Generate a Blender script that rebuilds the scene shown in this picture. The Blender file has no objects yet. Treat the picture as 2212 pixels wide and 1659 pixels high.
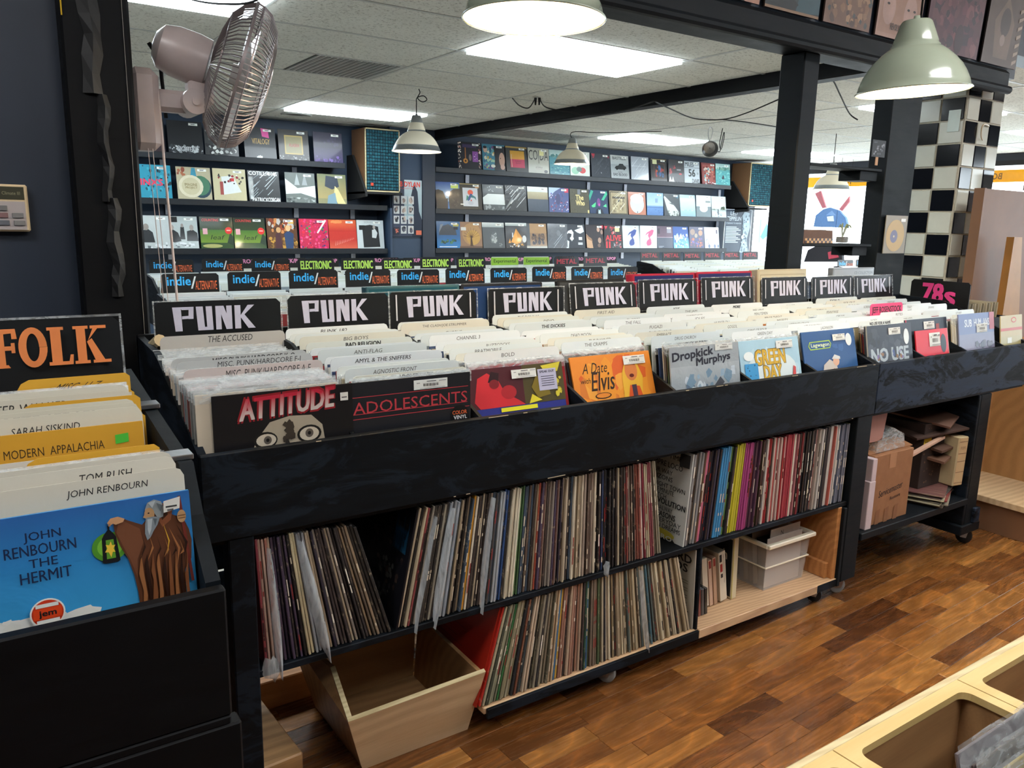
import bpy, math, random
from mathutils import Matrix, Vector
R = random.Random(7)
scn = bpy.context.scene
COL = scn.collection
pi = math.pi
# ------------------------------------------------------------------ camera
CAM = Vector((-0.356749, -1.672562, 1.417733)); FPX = 1723.77
YAW, PIT, ROL = 0.595565, 0.199098, 0.021614
_f = Vector((math.sin(YAW)*math.cos(PIT), math.cos(YAW)*math.cos(PIT), -math.sin(PIT)))
_r = Vector((math.cos(YAW), -math.sin(YAW), 0)); _u = _r.cross(_f)
RT = math.cos(ROL)*_r + math.sin(ROL)*_u; UP = -math.sin(ROL)*_r + math.cos(ROL)*_u
cd = bpy.data.cameras.new('camera'); cam = bpy.data.objects.new('camera', cd); COL.objects.link(cam)
cd.sensor_width = 36; cd.lens = FPX/2212*36; cd.clip_start = .02; cd.clip_end = 200
mw = Matrix((RT, UP, -_f)).transposed().to_4x4(); mw.translation = CAM; cam.matrix_world = mw
scn.camera = cam
def ray(x, y): return _f + RT*((x-1106)/FPX) - UP*((y-829.5)/FPX)
def aty(x, y, Y): r = ray(x, y); return CAM + r*((Y-CAM.y)/r.y)
def atx(x, y, X): r = ray(x, y); return CAM + r*((X-CAM.x)/r.x)
def atz(x, y, Z): r = ray(x, y); return CAM + r*((Z-CAM.z)/r.z)
# ------------------------------------------------------------------ view, world
vs = scn.view_settings; vs.view_transform = 'Standard'; vs.look = 'None'; vs.gamma = 1; vs.use_curve_mapping = False
vs.exposure = 0.95
W = bpy.data.worlds.new('world'); scn.world = W; W.use_nodes = True
wn = W.node_tree.nodes; wl = W.node_tree.links; wn.clear()
wo = wn.new('ShaderNodeOutputWorld'); wb = wn.new('ShaderNodeBackground'); sky = wn.new('ShaderNodeTexSky')
sky.sky_type = 'HOSEK_WILKIE'; sky.turbidity = 8; sky.sun_direction = (.3, -.2, .9); sky.ground_albedo = .5
mxw = wn.new('ShaderNodeMix'); mxw.data_type = 'RGBA'; mxw.inputs[0].default_value = .75
wl.new(sky.outputs[0], mxw.inputs[6]); mxw.inputs[7].default_value = (.80, .92, 1.0, 1)
wl.new(mxw.outputs[2], wb.inputs[0]); wb.inputs[1].default_value = 7.5; wl.new(wb.outputs[0], wo.inputs[0])
PANEL_E = 10.0          # ceiling troffers
FILL_E = 11.0         # unseen fill panels added over the aisle
BULB_W = 9.0
# ------------------------------------------------------------------ colour
_cc = {}
def hx(s):
    if not isinstance(s, str): return s
    if s not in _cc:
        t = s.lstrip('#'); v = [int(t[i:i+2], 16)/255 for i in (0, 2, 4)]
        _cc[s] = tuple((c/12.92 if c <= .04045 else ((c+.055)/1.055)**2.4) for c in v)+(1.,)
    return _cc[s]
# ------------------------------------------------------------------ materials
class MT:
    def __init__(s, name):
        s.m = bpy.data.materials.new(name); s.m.use_nodes = True; s.t = s.m.node_tree; s.n = s.t.nodes
        s.p = s.n['Principled BSDF']; s.l = s.t.links
    def N(s, k, **kw):
        n = s.n.new(k)
        for a, b in kw.items(): setattr(n, a, b)
        return n
    def co(s, kind='Object', scale=(1, 1, 1), rot=(0, 0, 0)):
        c = s.N('ShaderNodeTexCoord'); m = s.N('ShaderNodeMapping'); m.inputs['Scale'].default_value = scale; m.inputs['Rotation'].default_value = rot
        if kind == 'World':
            g = s.N('ShaderNodeNewGeometry'); s.l.new(g.outputs['Position'], m.inputs[0])
        else: s.l.new(c.outputs[kind], m.inputs[0])
        return m.outputs[0]
    def noise(s, vec, scale=5, detail=4, rough=.5, dist=0):
        n = s.N('ShaderNodeTexNoise'); s.l.new(vec, n.inputs['Vector'])
        n.inputs['Scale'].default_value = scale; n.inputs['Detail'].default_value = detail; n.inputs['Roughness'].default_value = rough
        n.inputs['Distortion'].default_value = dist; return n.outputs['Fac']
    def ramp(s, fac, stops, interp='LINEAR'):
        r = s.N('ShaderNodeValToRGB'); s.l.new(fac, r.inputs[0]); e = r.color_ramp.elements; r.color_ramp.interpolation = interp
        while len(e) < len(stops): e.new(.5)
        for i, (p, c) in enumerate(stops): e[i].position = p; e[i].color = hx(c) if not isinstance(c, float) else (c, c, c, 1)
        return r.outputs[0]
    def mix(s, fac, a, b, mode='MIX'):
        m = s.N('ShaderNodeMix'); m.data_type = 'RGBA'; m.blend_type = mode
        for i, v in ((0, fac), (6, a), (7, b)):
            if hasattr(v, 'links'): s.l.new(v, m.inputs[i])
            else: m.inputs[i].default_value = hx(v) if i else v
        return m.outputs[2]
    def attr(s):
        a = s.N('ShaderNodeAttribute'); a.attribute_name = 'Col'; return a.outputs['Color']
    def bump(s, h, st=.2, d=.002):
        b = s.N('ShaderNodeBump'); b.inputs['Strength'].default_value = st; b.inputs['Distance'].default_value = d
        s.l.new(h, b.inputs['Height']); s.l.new(b.outputs[0], s.p.inputs['Normal'])
    def base(s, c):
        if hasattr(c, 'links'): s.l.new(c, s.p.inputs['Base Color'])
        else: s.p.inputs['Base Color'].default_value = hx(c)
    def set(s, **k):
        for a, v in k.items():
            n = {'rough': 'Roughness', 'metal': 'Metallic', 'coat': 'Coat Weight', 'coatr': 'Coat Roughness', 'trans': 'Transmission Weight', 'alpha': 'Alpha', 'spec': 'Specular IOR Level', 'es': 'Emission Strength', 'ec': 'Emission Color', 'ior': 'IOR'}[a]
            if hasattr(v, 'links'): s.l.new(v, s.p.inputs[n])
            else: s.p.inputs[n].default_value = hx(v) if isinstance(v, str) else v
        return s
M = {}
def reg(name, m): M[name] = m.m; return m
# painted black counters: brushy, worn
def paint(name, a, b, c, sc, rough=.42):
    m = MT(name); v = m.co('World', (1, 1, 6)); n = m.noise(v, sc, 6, .62, .6); v2 = m.co('World', (1, 1, 2.5)); n2 = m.noise(v2, sc*.45, 5, .7, 1.2)
    col = m.mix(m.ramp(n2, [(.49, 0.), (.55, 1.)]), m.ramp(n, [(.3, a), (.7, b)]), c)
    m.base(col); m.set(rough=m.ramp(n, [(.2, rough+.05), (.8, rough+.25)]), spec=.15); m.bump(n, .18, .003); return reg(name, m)
paint('black_paint', '#06080b', '#0d1217', '#161d25', 9)
paint('slate_paint', '#222a36', '#2e3848', '#05070b', 7, .5)
paint('post_paint', '#0c1013', '#141a1e', '#10151a', 6, .4)
paint('pillar_black', '#060709', '#0b0c0f', '#08090c', 6, .4)
def plain(name, c, rough=.5, metal=0, nsc=0, var=.0, bst=0, **k):
    m = MT(name); 
    if nsc:
        n = m.noise(m.co('Object'), nsc, 4); a = hx(c); lo = tuple(x*(1-var) for x in a[:3])+(1,); hi = tuple(min(1, x*(1+var)) for x in a[:3])+(1,)
        r = m.N('ShaderNodeValToRGB'); m.l.new(n, r.inputs[0]); r.color_ramp.elements[0].color = lo; r.color_ramp.elements[1].color = hi
        r.color_ramp.elements[0].position = .3; r.color_ramp.elements[1].position = .7; m.base(r.outputs[0])
        if bst: m.bump(n, bst, .002)
    else: m.base(c)
    m.set(rough=rough, metal=metal, **k); return reg(name, m)
plain('navy_wall', '#2c3e54', .5, 0, 3, .06, .05)
plain('navy_dark', '#222b39', .5, 0, 3, .08, .05)
plain('shelf_black', '#12181f', .45, 0, 30, .2, .1)
plain('bracket', '#d4d8e4', .4, .1, 40, .1)
plain('steel', '#a9abad', .3, 1, 60, .1)
plain('dark_metal', '#2a2a2c', .4, .6, 40, .1)
plain('rubber', '#101011', .6, 0, 40, .2)
plain('wheel_grey', '#8e9190', .35, 0, 40, .1)
plain('cable_black', '#050506', .8, 0, 60, .2)
plain('cable_white', '#c8b9b4', .4, 0, 60, .05)
plain('fan_plastic', '#b4a6a3', .32, 0, 20, .05)
plain('fan_wire', '#857c7e', .35, .35, 20, .05)
plain('fan_blade', '#c2c0bd', .25, 0, 20, .04)
plain('enamel', '#9ea794', .22, 0, 6, .05, 0, coat=.4)
plain('enamel_white', '#f2e8cf', .5, 0, 6, .03)
plain('cream_plastic', '#c9b694', .4, 0, 20, .04)
plain('plastic_frost', '#d4cec8', .3, 0, 20, .03, 0, alpha=.32)
plain('grid_metal', '#b2b4b0', .5, 0, 20, .05)
plain('vent_metal', '#7b7c79', .5, 0, 20, .05)
plain('grout', '#b9b3a0', .8, 0, 60, .1)
plain('tile_white', '#c6c8bb', .18, 0, 9, .05, .03)
plain('tile_black', '#0a0c12', .12, 0, 9, .2, .03)
plain('cardboard', '#93633e', .8, 0, 30, .07, .1)
plain('board_brown', '#79553a', .55, 0, 4, .12)
plain('masonite', '#a6783f', .5, 0, 12, .08)
plain('dark_void', '#0b0b0c', .8, 0, 10, .1)
plain('bounce_floor', '#c4beb2', .5, 0, 4, .06)
plain('street', '#d0d2d2', .9, 0, 3, .1)
plain('soil', '#3a2b20', .9, 0, 60, .3)
plain('leaf', '#8b9470', .5, 0, 30, .2)
plain('brown_outer', '#5b4030', .6, 0, 20, .1)
# brushed aluminium
m = MT('brushed'); n = m.noise(m.co('Object', (3, 3, 60)), 20, 3); m.base(m.ramp(n, [(.3, '#949a9e'), (.7, '#aeb4b8')])); m.set(rough=.36, metal=.85); m.bump(n, .05, .001); reg('brushed', m)
# ceiling tile, fissured
m = MT('ceiling_tile'); n = m.noise(m.co('World'), 60, 3, .7); n2 = m.noise(m.co('World'), 2, 2)
m.base(m.mix(m.ramp(n, [(.36, .0), (.46, 1.)]), '#aaa9a0', m.ramp(n2, [(.3, '#d2d2ca'), (.7, '#dcdcd4')]))); m.set(rough=.9, spec=.1); m.bump(n, .25, .004); reg('ceiling_tile', m)
def emis(name, c, e):
    m = MT(name); m.base('#ffffff'); n = m.noise(m.co('Object'), 300, 1); m.set(ec=m.ramp(n, [(0., c), (1., c)]), es=e, rough=.5); return reg(name, m)
emis('diffuser', '#ecf8ff', PANEL_E); emis('diffuser_aisle', '#ffffff', FILL_E); emis('bulb', '#ffe2b0', 60)
emis('lit_sign', '#ffb000', 1.0)
# printed things, vertex coloured
def vcol(name, rough, coat=0, bsc=0, bst=0, var=.08, vsc=14, **k):
    m = MT(name); a = m.attr(); n = m.noise(m.co('Object'), vsc, 4, .6)
    m.base(m.mix(1., a, m.ramp(n, [(.25, float(1-var)), (.7, 1.)]), 'MULTIPLY')); m.set(rough=rough, coat=coat, coatr=.08, **k)
    if bst:
        b = m.noise(m.co('Object', (1, 1, 1)), bsc, 3, .6, 1.5); m.bump(b, bst, .004)
    return reg(name, m)
vcol('print', .45, .08, 6, .12, spec=.3)
vcol('shrink', .36, .18, 9, .4, spec=.35)
vcol('crinkle', .25, .5, 13, .8, .15, 8)
vcol('soffit_print', .5, .0, 0, 0, .35, 6)
vcol('paper', .7, 0, 0, 0, .07, 30)
vcol('card', .55, .1, 30, .04, .05, 8)
vcol('sign', .45, .12, 10, .25, .2, 9, spec=.25)
vcol('matte', .8, 0, 0, 0, .12, 40)
vcol('gloss', .2, .3, 0, 0, .05, 20)
vcol('foam', .85, 0, 120, .6, .3, 60)
m = MT('spine'); a = m.attr(); oi = m.N('ShaderNodeObjectInfo'); cb = m.N('ShaderNodeCombineXYZ'); m.l.new(oi.outputs['Random'], cb.inputs[0])
mp = m.N('ShaderNodeVectorMath', operation='ADD'); m.l.new(m.co('Object', (90, 3, 30)), mp.inputs[0]); sc_ = m.N('ShaderNodeVectorMath', operation='SCALE'); m.l.new(cb.outputs[0], sc_.inputs[0]); sc_.inputs['Scale'].default_value = 97.
m.l.new(sc_.outputs[0], mp.inputs[1]); n = m.noise(mp.outputs[0], 1.2, 5, .75); n3 = m.noise(mp.outputs[0], .35, 2, .5)
c1 = m.mix(m.ramp(n, [(.57, 0.), (.66, .7)]), m.mix(1., a, m.ramp(n3, [(.3, .8), (.7, 1.15)]), 'MULTIPLY'), '#b8a88c')
c1 = m.mix(m.ramp(n, [(.30, .7), (.38, 0.)]), c1, '#17130f'); m.base(c1); m.set(rough=.55); reg('spine', m)
m = MT('spine_new'); a = m.attr(); n = m.noise(m.co('World', (200, 3, 4)), 1., 3, .6)
zc = m.N('ShaderNodeTexWave', wave_type='BANDS', bands_direction='Z'); m.l.new(m.co('Object'), zc.inputs['Vector']); zc.inputs['Scale'].default_value = 1.1; zc.inputs['Distortion'].default_value = 3
m.base(m.mix(1., a, m.ramp(n, [(.3, .75), (.6, 1.)]), 'MULTIPLY')); m.set(rough=.25, coat=.5); m.bump(n, .1, .002); reg('spine_new', m)
# clear film
m = MT('film'); m.base('#e8eeee'); n = m.noise(m.co('World', (5, 5, 12)), 5, 3, .6, 1); m.set(rough=.2, alpha=m.ramp(n, [(.35, .12), (.7, .5)]), coat=.5); m.bump(n, .5, .003); reg('film', m)
m = MT('bag_film'); m.base('#c4ccd0'); n = m.noise(m.co('World', (20, 4, 3)), 4, 3, .6, 1); m.set(rough=.25, alpha=m.ramp(n, [(.3, .35), (.7, .75)]), coat=.4); m.bump(n, .4, .004); reg('bag_film', m)
m = MT('clear'); m.base('#dfe6e6'); m.set(rough=.08, alpha=m.ramp(m.noise(m.co('World'), 20), [(.3, .25), (.7, .4)])); reg('clear', m)
m = MT('glass'); m.base('#eef6f8'); m.set(rough=.0, alpha=m.ramp(m.noise(m.co('World'), 2), [(.3, .05), (.7, .07)])); reg('glass', m)
# plywood
def ply(name, a, b, sc=1., kx=1.5, rough=.5, bands='X'):
    m = MT(name); v = m.co('World', (kx, 6, 6), (.1, .2, .3)); n = m.noise(v, 1.3*sc, 3, .5, 2.5)
    w = m.N('ShaderNodeTexWave', wave_type='RINGS'); m.l.new(v, w.inputs['Vector']); w.inputs['Scale'].default_value = 1.6*sc; w.inputs['Distortion'].default_value = 5; w.inputs['Detail'].default_value = 3
    g = m.noise(m.co('World', (3, 60, 60)), 4, 3)
    m.base(m.mix(.35, m.ramp(w.outputs['Fac'], [(.1, a), (.9, b)]), m.ramp(g, [(.3, a), (.7, b)]))); m.set(rough=rough); m.bump(g, .06, .001); return reg(name, m)
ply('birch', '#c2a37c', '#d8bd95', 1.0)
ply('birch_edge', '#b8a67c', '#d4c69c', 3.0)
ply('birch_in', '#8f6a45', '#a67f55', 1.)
ply('pine_edge', '#a9876a', '#c4a283', 2)
ply('fir_ply', '#b58f6c', '#d0ac84', 2.2)
ply('fir_side', '#a86e3c', '#c48750', 1.4)
ply('yellow_wood', '#cbae70', '#d6bb80', .7)
ply('pine_block', '#9a7448', '#c09664', 1.)
ply('cab_wood', '#a87c4c', '#ba8c5a', .6)
ply('oak', '#6b4c34', '#8a6444', 2.)
# laminate floor strip (colour differs per strip)
m = MT('laminate'); oi = m.N('ShaderNodeObjectInfo'); cb = m.N('ShaderNodeCombineXYZ'); m.l.new(oi.outputs['Random'], cb.inputs[2]); m.l.new(oi.outputs['Random'], cb.inputs[0])
sc_ = m.N('ShaderNodeVectorMath', operation='SCALE'); m.l.new(cb.outputs[0], sc_.inputs[0]); sc_.inputs['Scale'].default_value = 61.
ad = m.N('ShaderNodeVectorMath', operation='ADD'); m.l.new(m.co('Object', (1.6, 7, 1)), ad.inputs[0]); m.l.new(sc_.outputs[0], ad.inputs[1])
n1 = m.noise(ad.outputs[0], 1.0, 1., .4); mu = m.N('ShaderNodeMath', operation='MULTIPLY'); m.l.new(n1, mu.inputs[0]); mu.inputs[1].default_value = 9.; w = m.N('ShaderNodeMath', operation='PINGPONG'); m.l.new(mu.outputs[0], w.inputs[0]); w.inputs[1].default_value = .5
ad2 = m.N('ShaderNodeVectorMath', operation='ADD'); m.l.new(m.co('Object', (6, 110, 1)), ad2.inputs[0]); m.l.new(sc_.outputs[0], ad2.inputs[1]); fn = m.noise(ad2.outputs[0], 1, 5, .7)
g = m.ramp(oi.outputs['Random'], [(0., '#4a2a14'), (.3, '#6e4420'), (.65, '#865628'), (1., '#a5733a')])
g = m.mix(1., g, m.ramp(w.outputs[0], [(.0, (1.45, 1.35, 1.2, 1)), (.10, (1.02, 1., .98, 1)), (.48, (.74, .70, .66, 1))]), 'MULTIPLY'); g = m.mix(1., g, m.ramp(fn, [(.3, .72), (.7, 1.15)]), 'MULTIPLY'); m.base(g)
m.set(rough=m.ramp(fn, [(.2, .22), (.8, .32)]), coat=.3); m.bump(fn, .06, .001); reg('laminate', m)
m = MT('floor_far'); n = m.noise(m.co('World', (2.5, 15, 1)), 1., 6, .6, 2); m.base(m.ramp(n, [(.3, '#5a3219'), (.7, '#9a6634')])); m.set(rough=.3); reg('floor_far', m)
# ------------------------------------------------------------------ geometry helper
_txt = {}
def glyphs(s, bold=0., space=1.):
    k = (s, bold, space)
    if k not in _txt:
        c = bpy.data.curves.new('t', 'FONT'); c.body = s; c.offset = bold; c.resolution_u = 2; c.space_character = space
        o = bpy.data.objects.new('t', c); COL.objects.link(o); me = bpy.data.meshes.new_from_object(o.evaluated_get(bpy.context.evaluated_depsgraph_get()))
        v = [(p.co.x, p.co.y) for p in me.vertices]; f = [tuple(q.vertices) for q in me.polygons]
        bpy.data.objects.remove(o); bpy.data.curves.remove(c); bpy.data.meshes.remove(me)
        if v:
            x0 = min(a for a, b in v); x1 = max(a for a, b in v); y0 = min(b for a, b in v); y1 = max(b for a, b in v)
            v = [((a-x0)/(x1-x0), (b-y0)/(y1-y0)) for a, b in v]; asp = (x1-x0)/(y1-y0)
        else: asp = 1
        _txt[k] = (v, f, asp)
    return _txt[k]
I4 = Matrix.Identity(4)
class G:
    def __init__(s): s.v = []; s.f = []; s.c = []; s.m = []; s.x = I4
    def add(s, vs, fs, col='#808080', mat=0):
        k = len(s.v)
        if s.x is I4: s.v += [tuple(p) for p in vs]
        else: s.v += [tuple(s.x @ Vector(p)) for p in vs]
        s.f += [tuple(k+i for i in f) for f in fs]
        if isinstance(col, list): s.c += [hx(c) for c in col]
        else: s.c += [hx(col)]*len(vs)
        s.m += [mat]*len(fs); return s
    def box(s, x0, y0, z0, x1, y1, z1, col='#808080', mat=0):
        vs = [(x0, y0, z0), (x1, y0, z0), (x1, y1, z0), (x0, y1, z0), (x0, y0, z1), (x1, y0, z1), (x1, y1, z1), (x0, y1, z1)]
        return s.add(vs, [(0, 3, 2, 1), (4, 5, 6, 7), (0, 1, 5, 4), (1, 2, 6, 5), (2, 3, 7, 6), (3, 0, 4, 7)], col, mat)
    def cbox(s, x0, y0, z0, x1, y1, z1, b=.003, col='#808080', mat=0):
        b = min(b, (x1-x0)*.45, (y1-y0)*.45, (z1-z0)*.45); vs = []; ix = {}
        for i, X in enumerate((x0, x1)):
            for j, Y in enumerate((y0, y1)):
                for k, Z in enumerate((z0, z1)):
                    sx = b if i == 0 else -b; sy = b if j == 0 else -b; sz = b if k == 0 else -b
                    ix[i, j, k] = len(vs); vs += [(X, Y+sy, Z+sz), (X+sx, Y, Z+sz), (X+sx, Y+sy, Z)]
        q = lambda a, l: tuple(ix[c]+a for c in l)
        fs = [q(0, [(0, 0, 0), (0, 0, 1), (0, 1, 1), (0, 1, 0)]), q(0, [(1, 0, 0), (1, 1, 0), (1, 1, 1), (1, 0, 1)]), q(1, [(0, 0, 0), (1, 0, 0), (1, 0, 1), (0, 0, 1)]),
              q(1, [(0, 1, 0), (0, 1, 1), (1, 1, 1), (1, 1, 0)]), q(2, [(0, 0, 0), (0, 1, 0), (1, 1, 0), (1, 0, 0)]), q(2, [(0, 0, 1), (1, 0, 1), (1, 1, 1), (0, 1, 1)])]
        for j in (0, 1):
            for k in (0, 1): a, c = ix[0, j, k], ix[1, j, k]; fs.append((a+1, c+1, c+2, a+2))
        for i in (0, 1):
            for k in (0, 1): a, c = ix[i, 0, k], ix[i, 1, k]; fs.append((a, c, c+2, a+2) if 0 else (a+0, c+0, c+2, a+2))
            for j in (0, 1): a, c = ix[i, j, 0], ix[i, j, 1]; fs.append((a+0, c+0, c+1, a+1))
        for a in ix.values(): fs.append((a, a+1, a+2))
        return s.add(vs, fs, col, mat)
    def prism(s, pts, a, b, axis='x', col='#808080', mat=0):
        n = len(pts); o = {'x': lambda p, t: (t, p[0], p[1]), 'y': lambda p, t: (p[0], t, p[1]), 'z': lambda p, t: (p[0], p[1], t)}[axis]
        vs = [o(p, a) for p in pts]+[o(p, b) for p in pts]
        fs = [tuple(range(n)), tuple(range(2*n-1, n-1, -1))]+[(i, (i+1) % n, n+(i+1) % n, n+i) for i in range(n)]
        return s.add(vs, fs, col, mat)
    def lathe(s, prof, c=(0, 0, 0), n=32, col='#808080', mat=0, axis=None):
        mx = axis if axis is not None else I4; vs = []; fs = []; cx = Vector(c)
        for r, z in prof:
            for i in range(n): a = 2*pi*i/n; vs.append(cx + (mx @ Vector((r*math.cos(a), r*math.sin(a), z))))
        for j in range(len(prof)-1):
            for i in range(n): k = (i+1) % n; fs.append((j*n+i, j*n+k, j*n+n+k, j*n+n+i))
        return s.add(vs, fs, col, mat)
    def cyl(s, a, b, r, n=12, col='#808080', mat=0, r2=None):
        a = Vector(a); b = Vector(b); d = b-a; L = d.length; q = Vector((0, 0, 1)).rotation_difference(d).to_matrix().to_4x4(); r2 = r if r2 is None else r2
        vs = [a + q @ Vector((rr*math.cos(2*pi*i/n), rr*math.sin(2*pi*i/n), z)) for z, rr in ((0, r), (L, r2)) for i in range(n)]
        fs = [(i, (i+1) % n, n+(i+1) % n, n+i) for i in range(n)]+[tuple(range(n-1, -1, -1)), tuple(range(n, 2*n))]
        return s.add(vs, fs, col, mat)
    def tube(s, pts, r, n=6, col='#808080', mat=0, smooth=0):
        P = [Vector(p) for p in pts]
        if smooth:
            Q = []
            for i in range(len(P)-1):
                p0 = P[max(0, i-1)]; p1 = P[i]; p2 = P[i+1]; p3 = P[min(len(P)-1, i+2)]
                for k in range(smooth): t = k/smooth; Q.append(.5*((2*p1)+(p2-p0)*t+(2*p0-5*p1+4*p2-p3)*t*t+(3*p1-p0-3*p2+p3)*t**3))
            P = Q+[P[-1]]
        vs = []; fs = []; up = Vector((.13, .21, .97))
        for i, p in enumerate(P):
            d = (P[min(i+1, len(P)-1)]-P[max(i-1, 0)]).normalized(); a = d.cross(up)
            if a.length < .05: a = d.cross(Vector((1, 0, 0)))
            a.normalize(); b = d.cross(a)
            vs += [p+(a*math.cos(2*pi*k/n)+b*math.sin(2*pi*k/n))*r for k in range(n)]
        for i in range(len(P)-1):
            for k in range(n): j = (k+1) % n; fs.append((i*n+k, i*n+j, i*n+n+j, i*n+n+k))
        fs += [tuple(range(n-1, -1, -1)), tuple(range(len(vs)-n, len(vs)))]
        return s.add(vs, fs, col, mat)
    # ---- flat print on a face: O = lower left corner, U/V = edge vectors, N = outward normal; op coordinates 0..1
    def face(s, O, U, V, mat=0, eps=.00025):
        s.O = Vector(O); s.U = Vector(U); s.V = Vector(V); s.Nn = s.U.cross(s.V).normalized(); s.k = 0; s.am = mat; s.eps = eps; return s
    def pt(s, u, v): return s.O+s.U*u+s.V*v+s.Nn*(s.k*s.eps)
    def poly(s, pts, col): s.k += 1; return s.add([s.pt(u, v) for u, v in pts], [tuple(range(len(pts)))], col, s.am)
    def r(s, u0, v0, u1, v1, col):
        return s.poly([(u0, v0), (u1, v0), (u1, v1), (u0, v1)], col)
    def g(s, u0, v0, u1, v1, cb, ct): return s.poly([(u0, v0), (u1, v0), (u1, v1), (u0, v1)], [cb, cb, ct, ct])
    def e(s, u, v, ru, rv, col, n=18, rot=0):
        P = []
        for i in range(n):
            a = 2*pi*i/n; x = ru*math.cos(a); y = rv*math.sin(a); P.append((u+x*math.cos(rot)-y*math.sin(rot), v+x*math.sin(rot)+y*math.cos(rot)))
        return s.poly(P, col)
    def t(s, txt, u, v, w, h, col, bold=0., sh=0., rot=0., top=None):
        # text filling the box (u, v)-(u+w, v+h); sh shears, top = colour of the upper edge
        V, F, a = glyphs(txt, 0); s.k += 1
        if not V: return s
        ar = s.U.length/s.V.length; dy = 1.2*bold*h; dx = dy/ar
        for ox, oy in ([(0, 0)] if bold <= 0 else [(-dx, 0), (dx, 0)] if bold < .02 else [(-dx, -dy*.7), (dx, -dy*.7), (-dx, dy*.7), (dx, dy*.7)]):
            P = []; s.k += .05
            for x, y in V:
                X = x*w+sh*y*h+ox; Y = y*h+oy; P.append((u+X*math.cos(rot)-Y/ar*math.sin(rot), v+X*ar*math.sin(rot)+Y*math.cos(rot)))
            if top: c0 = hx(col); c1 = hx(top); cc = [tuple(c0[i]+(c1[i]-c0[i])*min(1, max(0, (y-.25)*2)) for i in range(4)) for x, y in V]
            else: cc = col
            s.add([s.pt(*p) for p in P], F, cc, s.am)
        return s
    def n(s, u0, v0, u1, v1, cnt, sz, cols, seed=1, asp=1.):
        q = random.Random(seed); s.k += 1
        for i in range(cnt):
            a = q.uniform(u0+sz*.5, u1-sz*.5); b = q.uniform(v0+sz*.5, v1-sz*.5); r0 = sz*q.uniform(.3, 1); m_ = q.randint(4, 7); ph = q.uniform(0, 6)
            P = [(min(u1, max(u0, a+r0*math.cos(ph+2*pi*j/m_)*q.uniform(.5, 1))), min(v1, max(v0, b+asp*r0*math.sin(ph+2*pi*j/m_)*q.uniform(.5, 1)))) for j in range(m_)]
            k0 = s.k; s.k += q.random()*.9; s.add([s.pt(*p) for p in P], [tuple(range(m_))], q.choice(cols), s.am); s.k = k0
        s.k += 1; return s
    def ops(s, L):
        for o in L: getattr(s, o[0])(*o[1:])
        return s
    def mesh(s, name, mats, loc=(0, 0, 0), smooth=False):
        me = bpy.data.meshes.new(name); l = loc
        me.from_pydata([(a-l[0], b-l[1], c-l[2]) for a, b, c in s.v], [], s.f)
        at = me.color_attributes.new('Col', 'FLOAT_COLOR', 'POINT'); at.data.foreach_set('color', [x for c in s.c for x in c])
        for k in (mats if isinstance(mats, (list, tuple)) else [mats]): me.materials.append(M[k])
        if any(s.m): me.polygons.foreach_set('material_index', s.m)
        if smooth: me.polygons.foreach_set('use_smooth', [True]*len(me.polygons)); 
        me.update(); return me
    def build(s, name, mats, parent=None, loc=None, smooth=False, **kw):
        if loc is None:
            if parent is not None: loc = tuple(parent.matrix_world.translation)
            else:
                xs = [p[0] for p in s.v]; ys = [p[1] for p in s.v]; zs = [p[2] for p in s.v]; loc = ((min(xs)+max(xs))/2, (min(ys)+max(ys))/2, min(zs))
        if smooth == 'angle':
            me = s.mesh(name, mats, loc, True)
            try: me.set_sharp_from_angle(angle=.6)
            except Exception: pass
        else: me = s.mesh(name, mats, loc, smooth)
        o = bpy.data.objects.new(name, me); COL.objects.link(o)
        if parent is not None:
            o.parent = parent; o.location = Vector(loc)-parent.matrix_world.translation
        else: o.location = loc
        o.matrix_world.translation = Vector(loc)
        for k, v in kw.items(): o[k] = v
        return o
def tag(o, label, cat, group=None, kind=None):
    o['label'] = label; o['category'] = cat
    if group: o['group'] = group
    if kind: o['kind'] = kind
    return o
def empty(name, loc, label=None, cat=None, group=None, kind=None):
    o = bpy.data.objects.new(name, None); COL.objects.link(o); o.location = loc; o.matrix_world.translation = Vector(loc); o.empty_display_size = .05
    if label: tag(o, label, cat, group)
    if kind: o['kind'] = kind
    return o
def inst(name, me, loc, rot=(0, 0, 0), parent=None):
    o = bpy.data.objects.new(name, me); COL.objects.link(o); o.location = loc; o.rotation_euler = rot
    if parent is not None: o.parent = parent
    return o
def struct(g, name, mats, parent=None, **k):
    o = g.build(name, mats, parent, **k)
    if parent is None: o['kind'] = 'structure'
    return o
ORD = ['zeroth', 'first', 'second', 'third', 'fourth', 'fifth', 'sixth', 'seventh', 'eighth', 'ninth', 'tenth', 'eleventh', 'twelfth', 'thirteenth', 'fourteenth', 'fifteenth', 'sixteenth']
def nth(i):
    return ORD[i] if i < len(ORD) else '%d%s' % (i, {1: 'st', 2: 'nd', 3: 'rd'}.get(i % 10, 'th') if i % 100 not in (11, 12, 13) else 'th')
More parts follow.
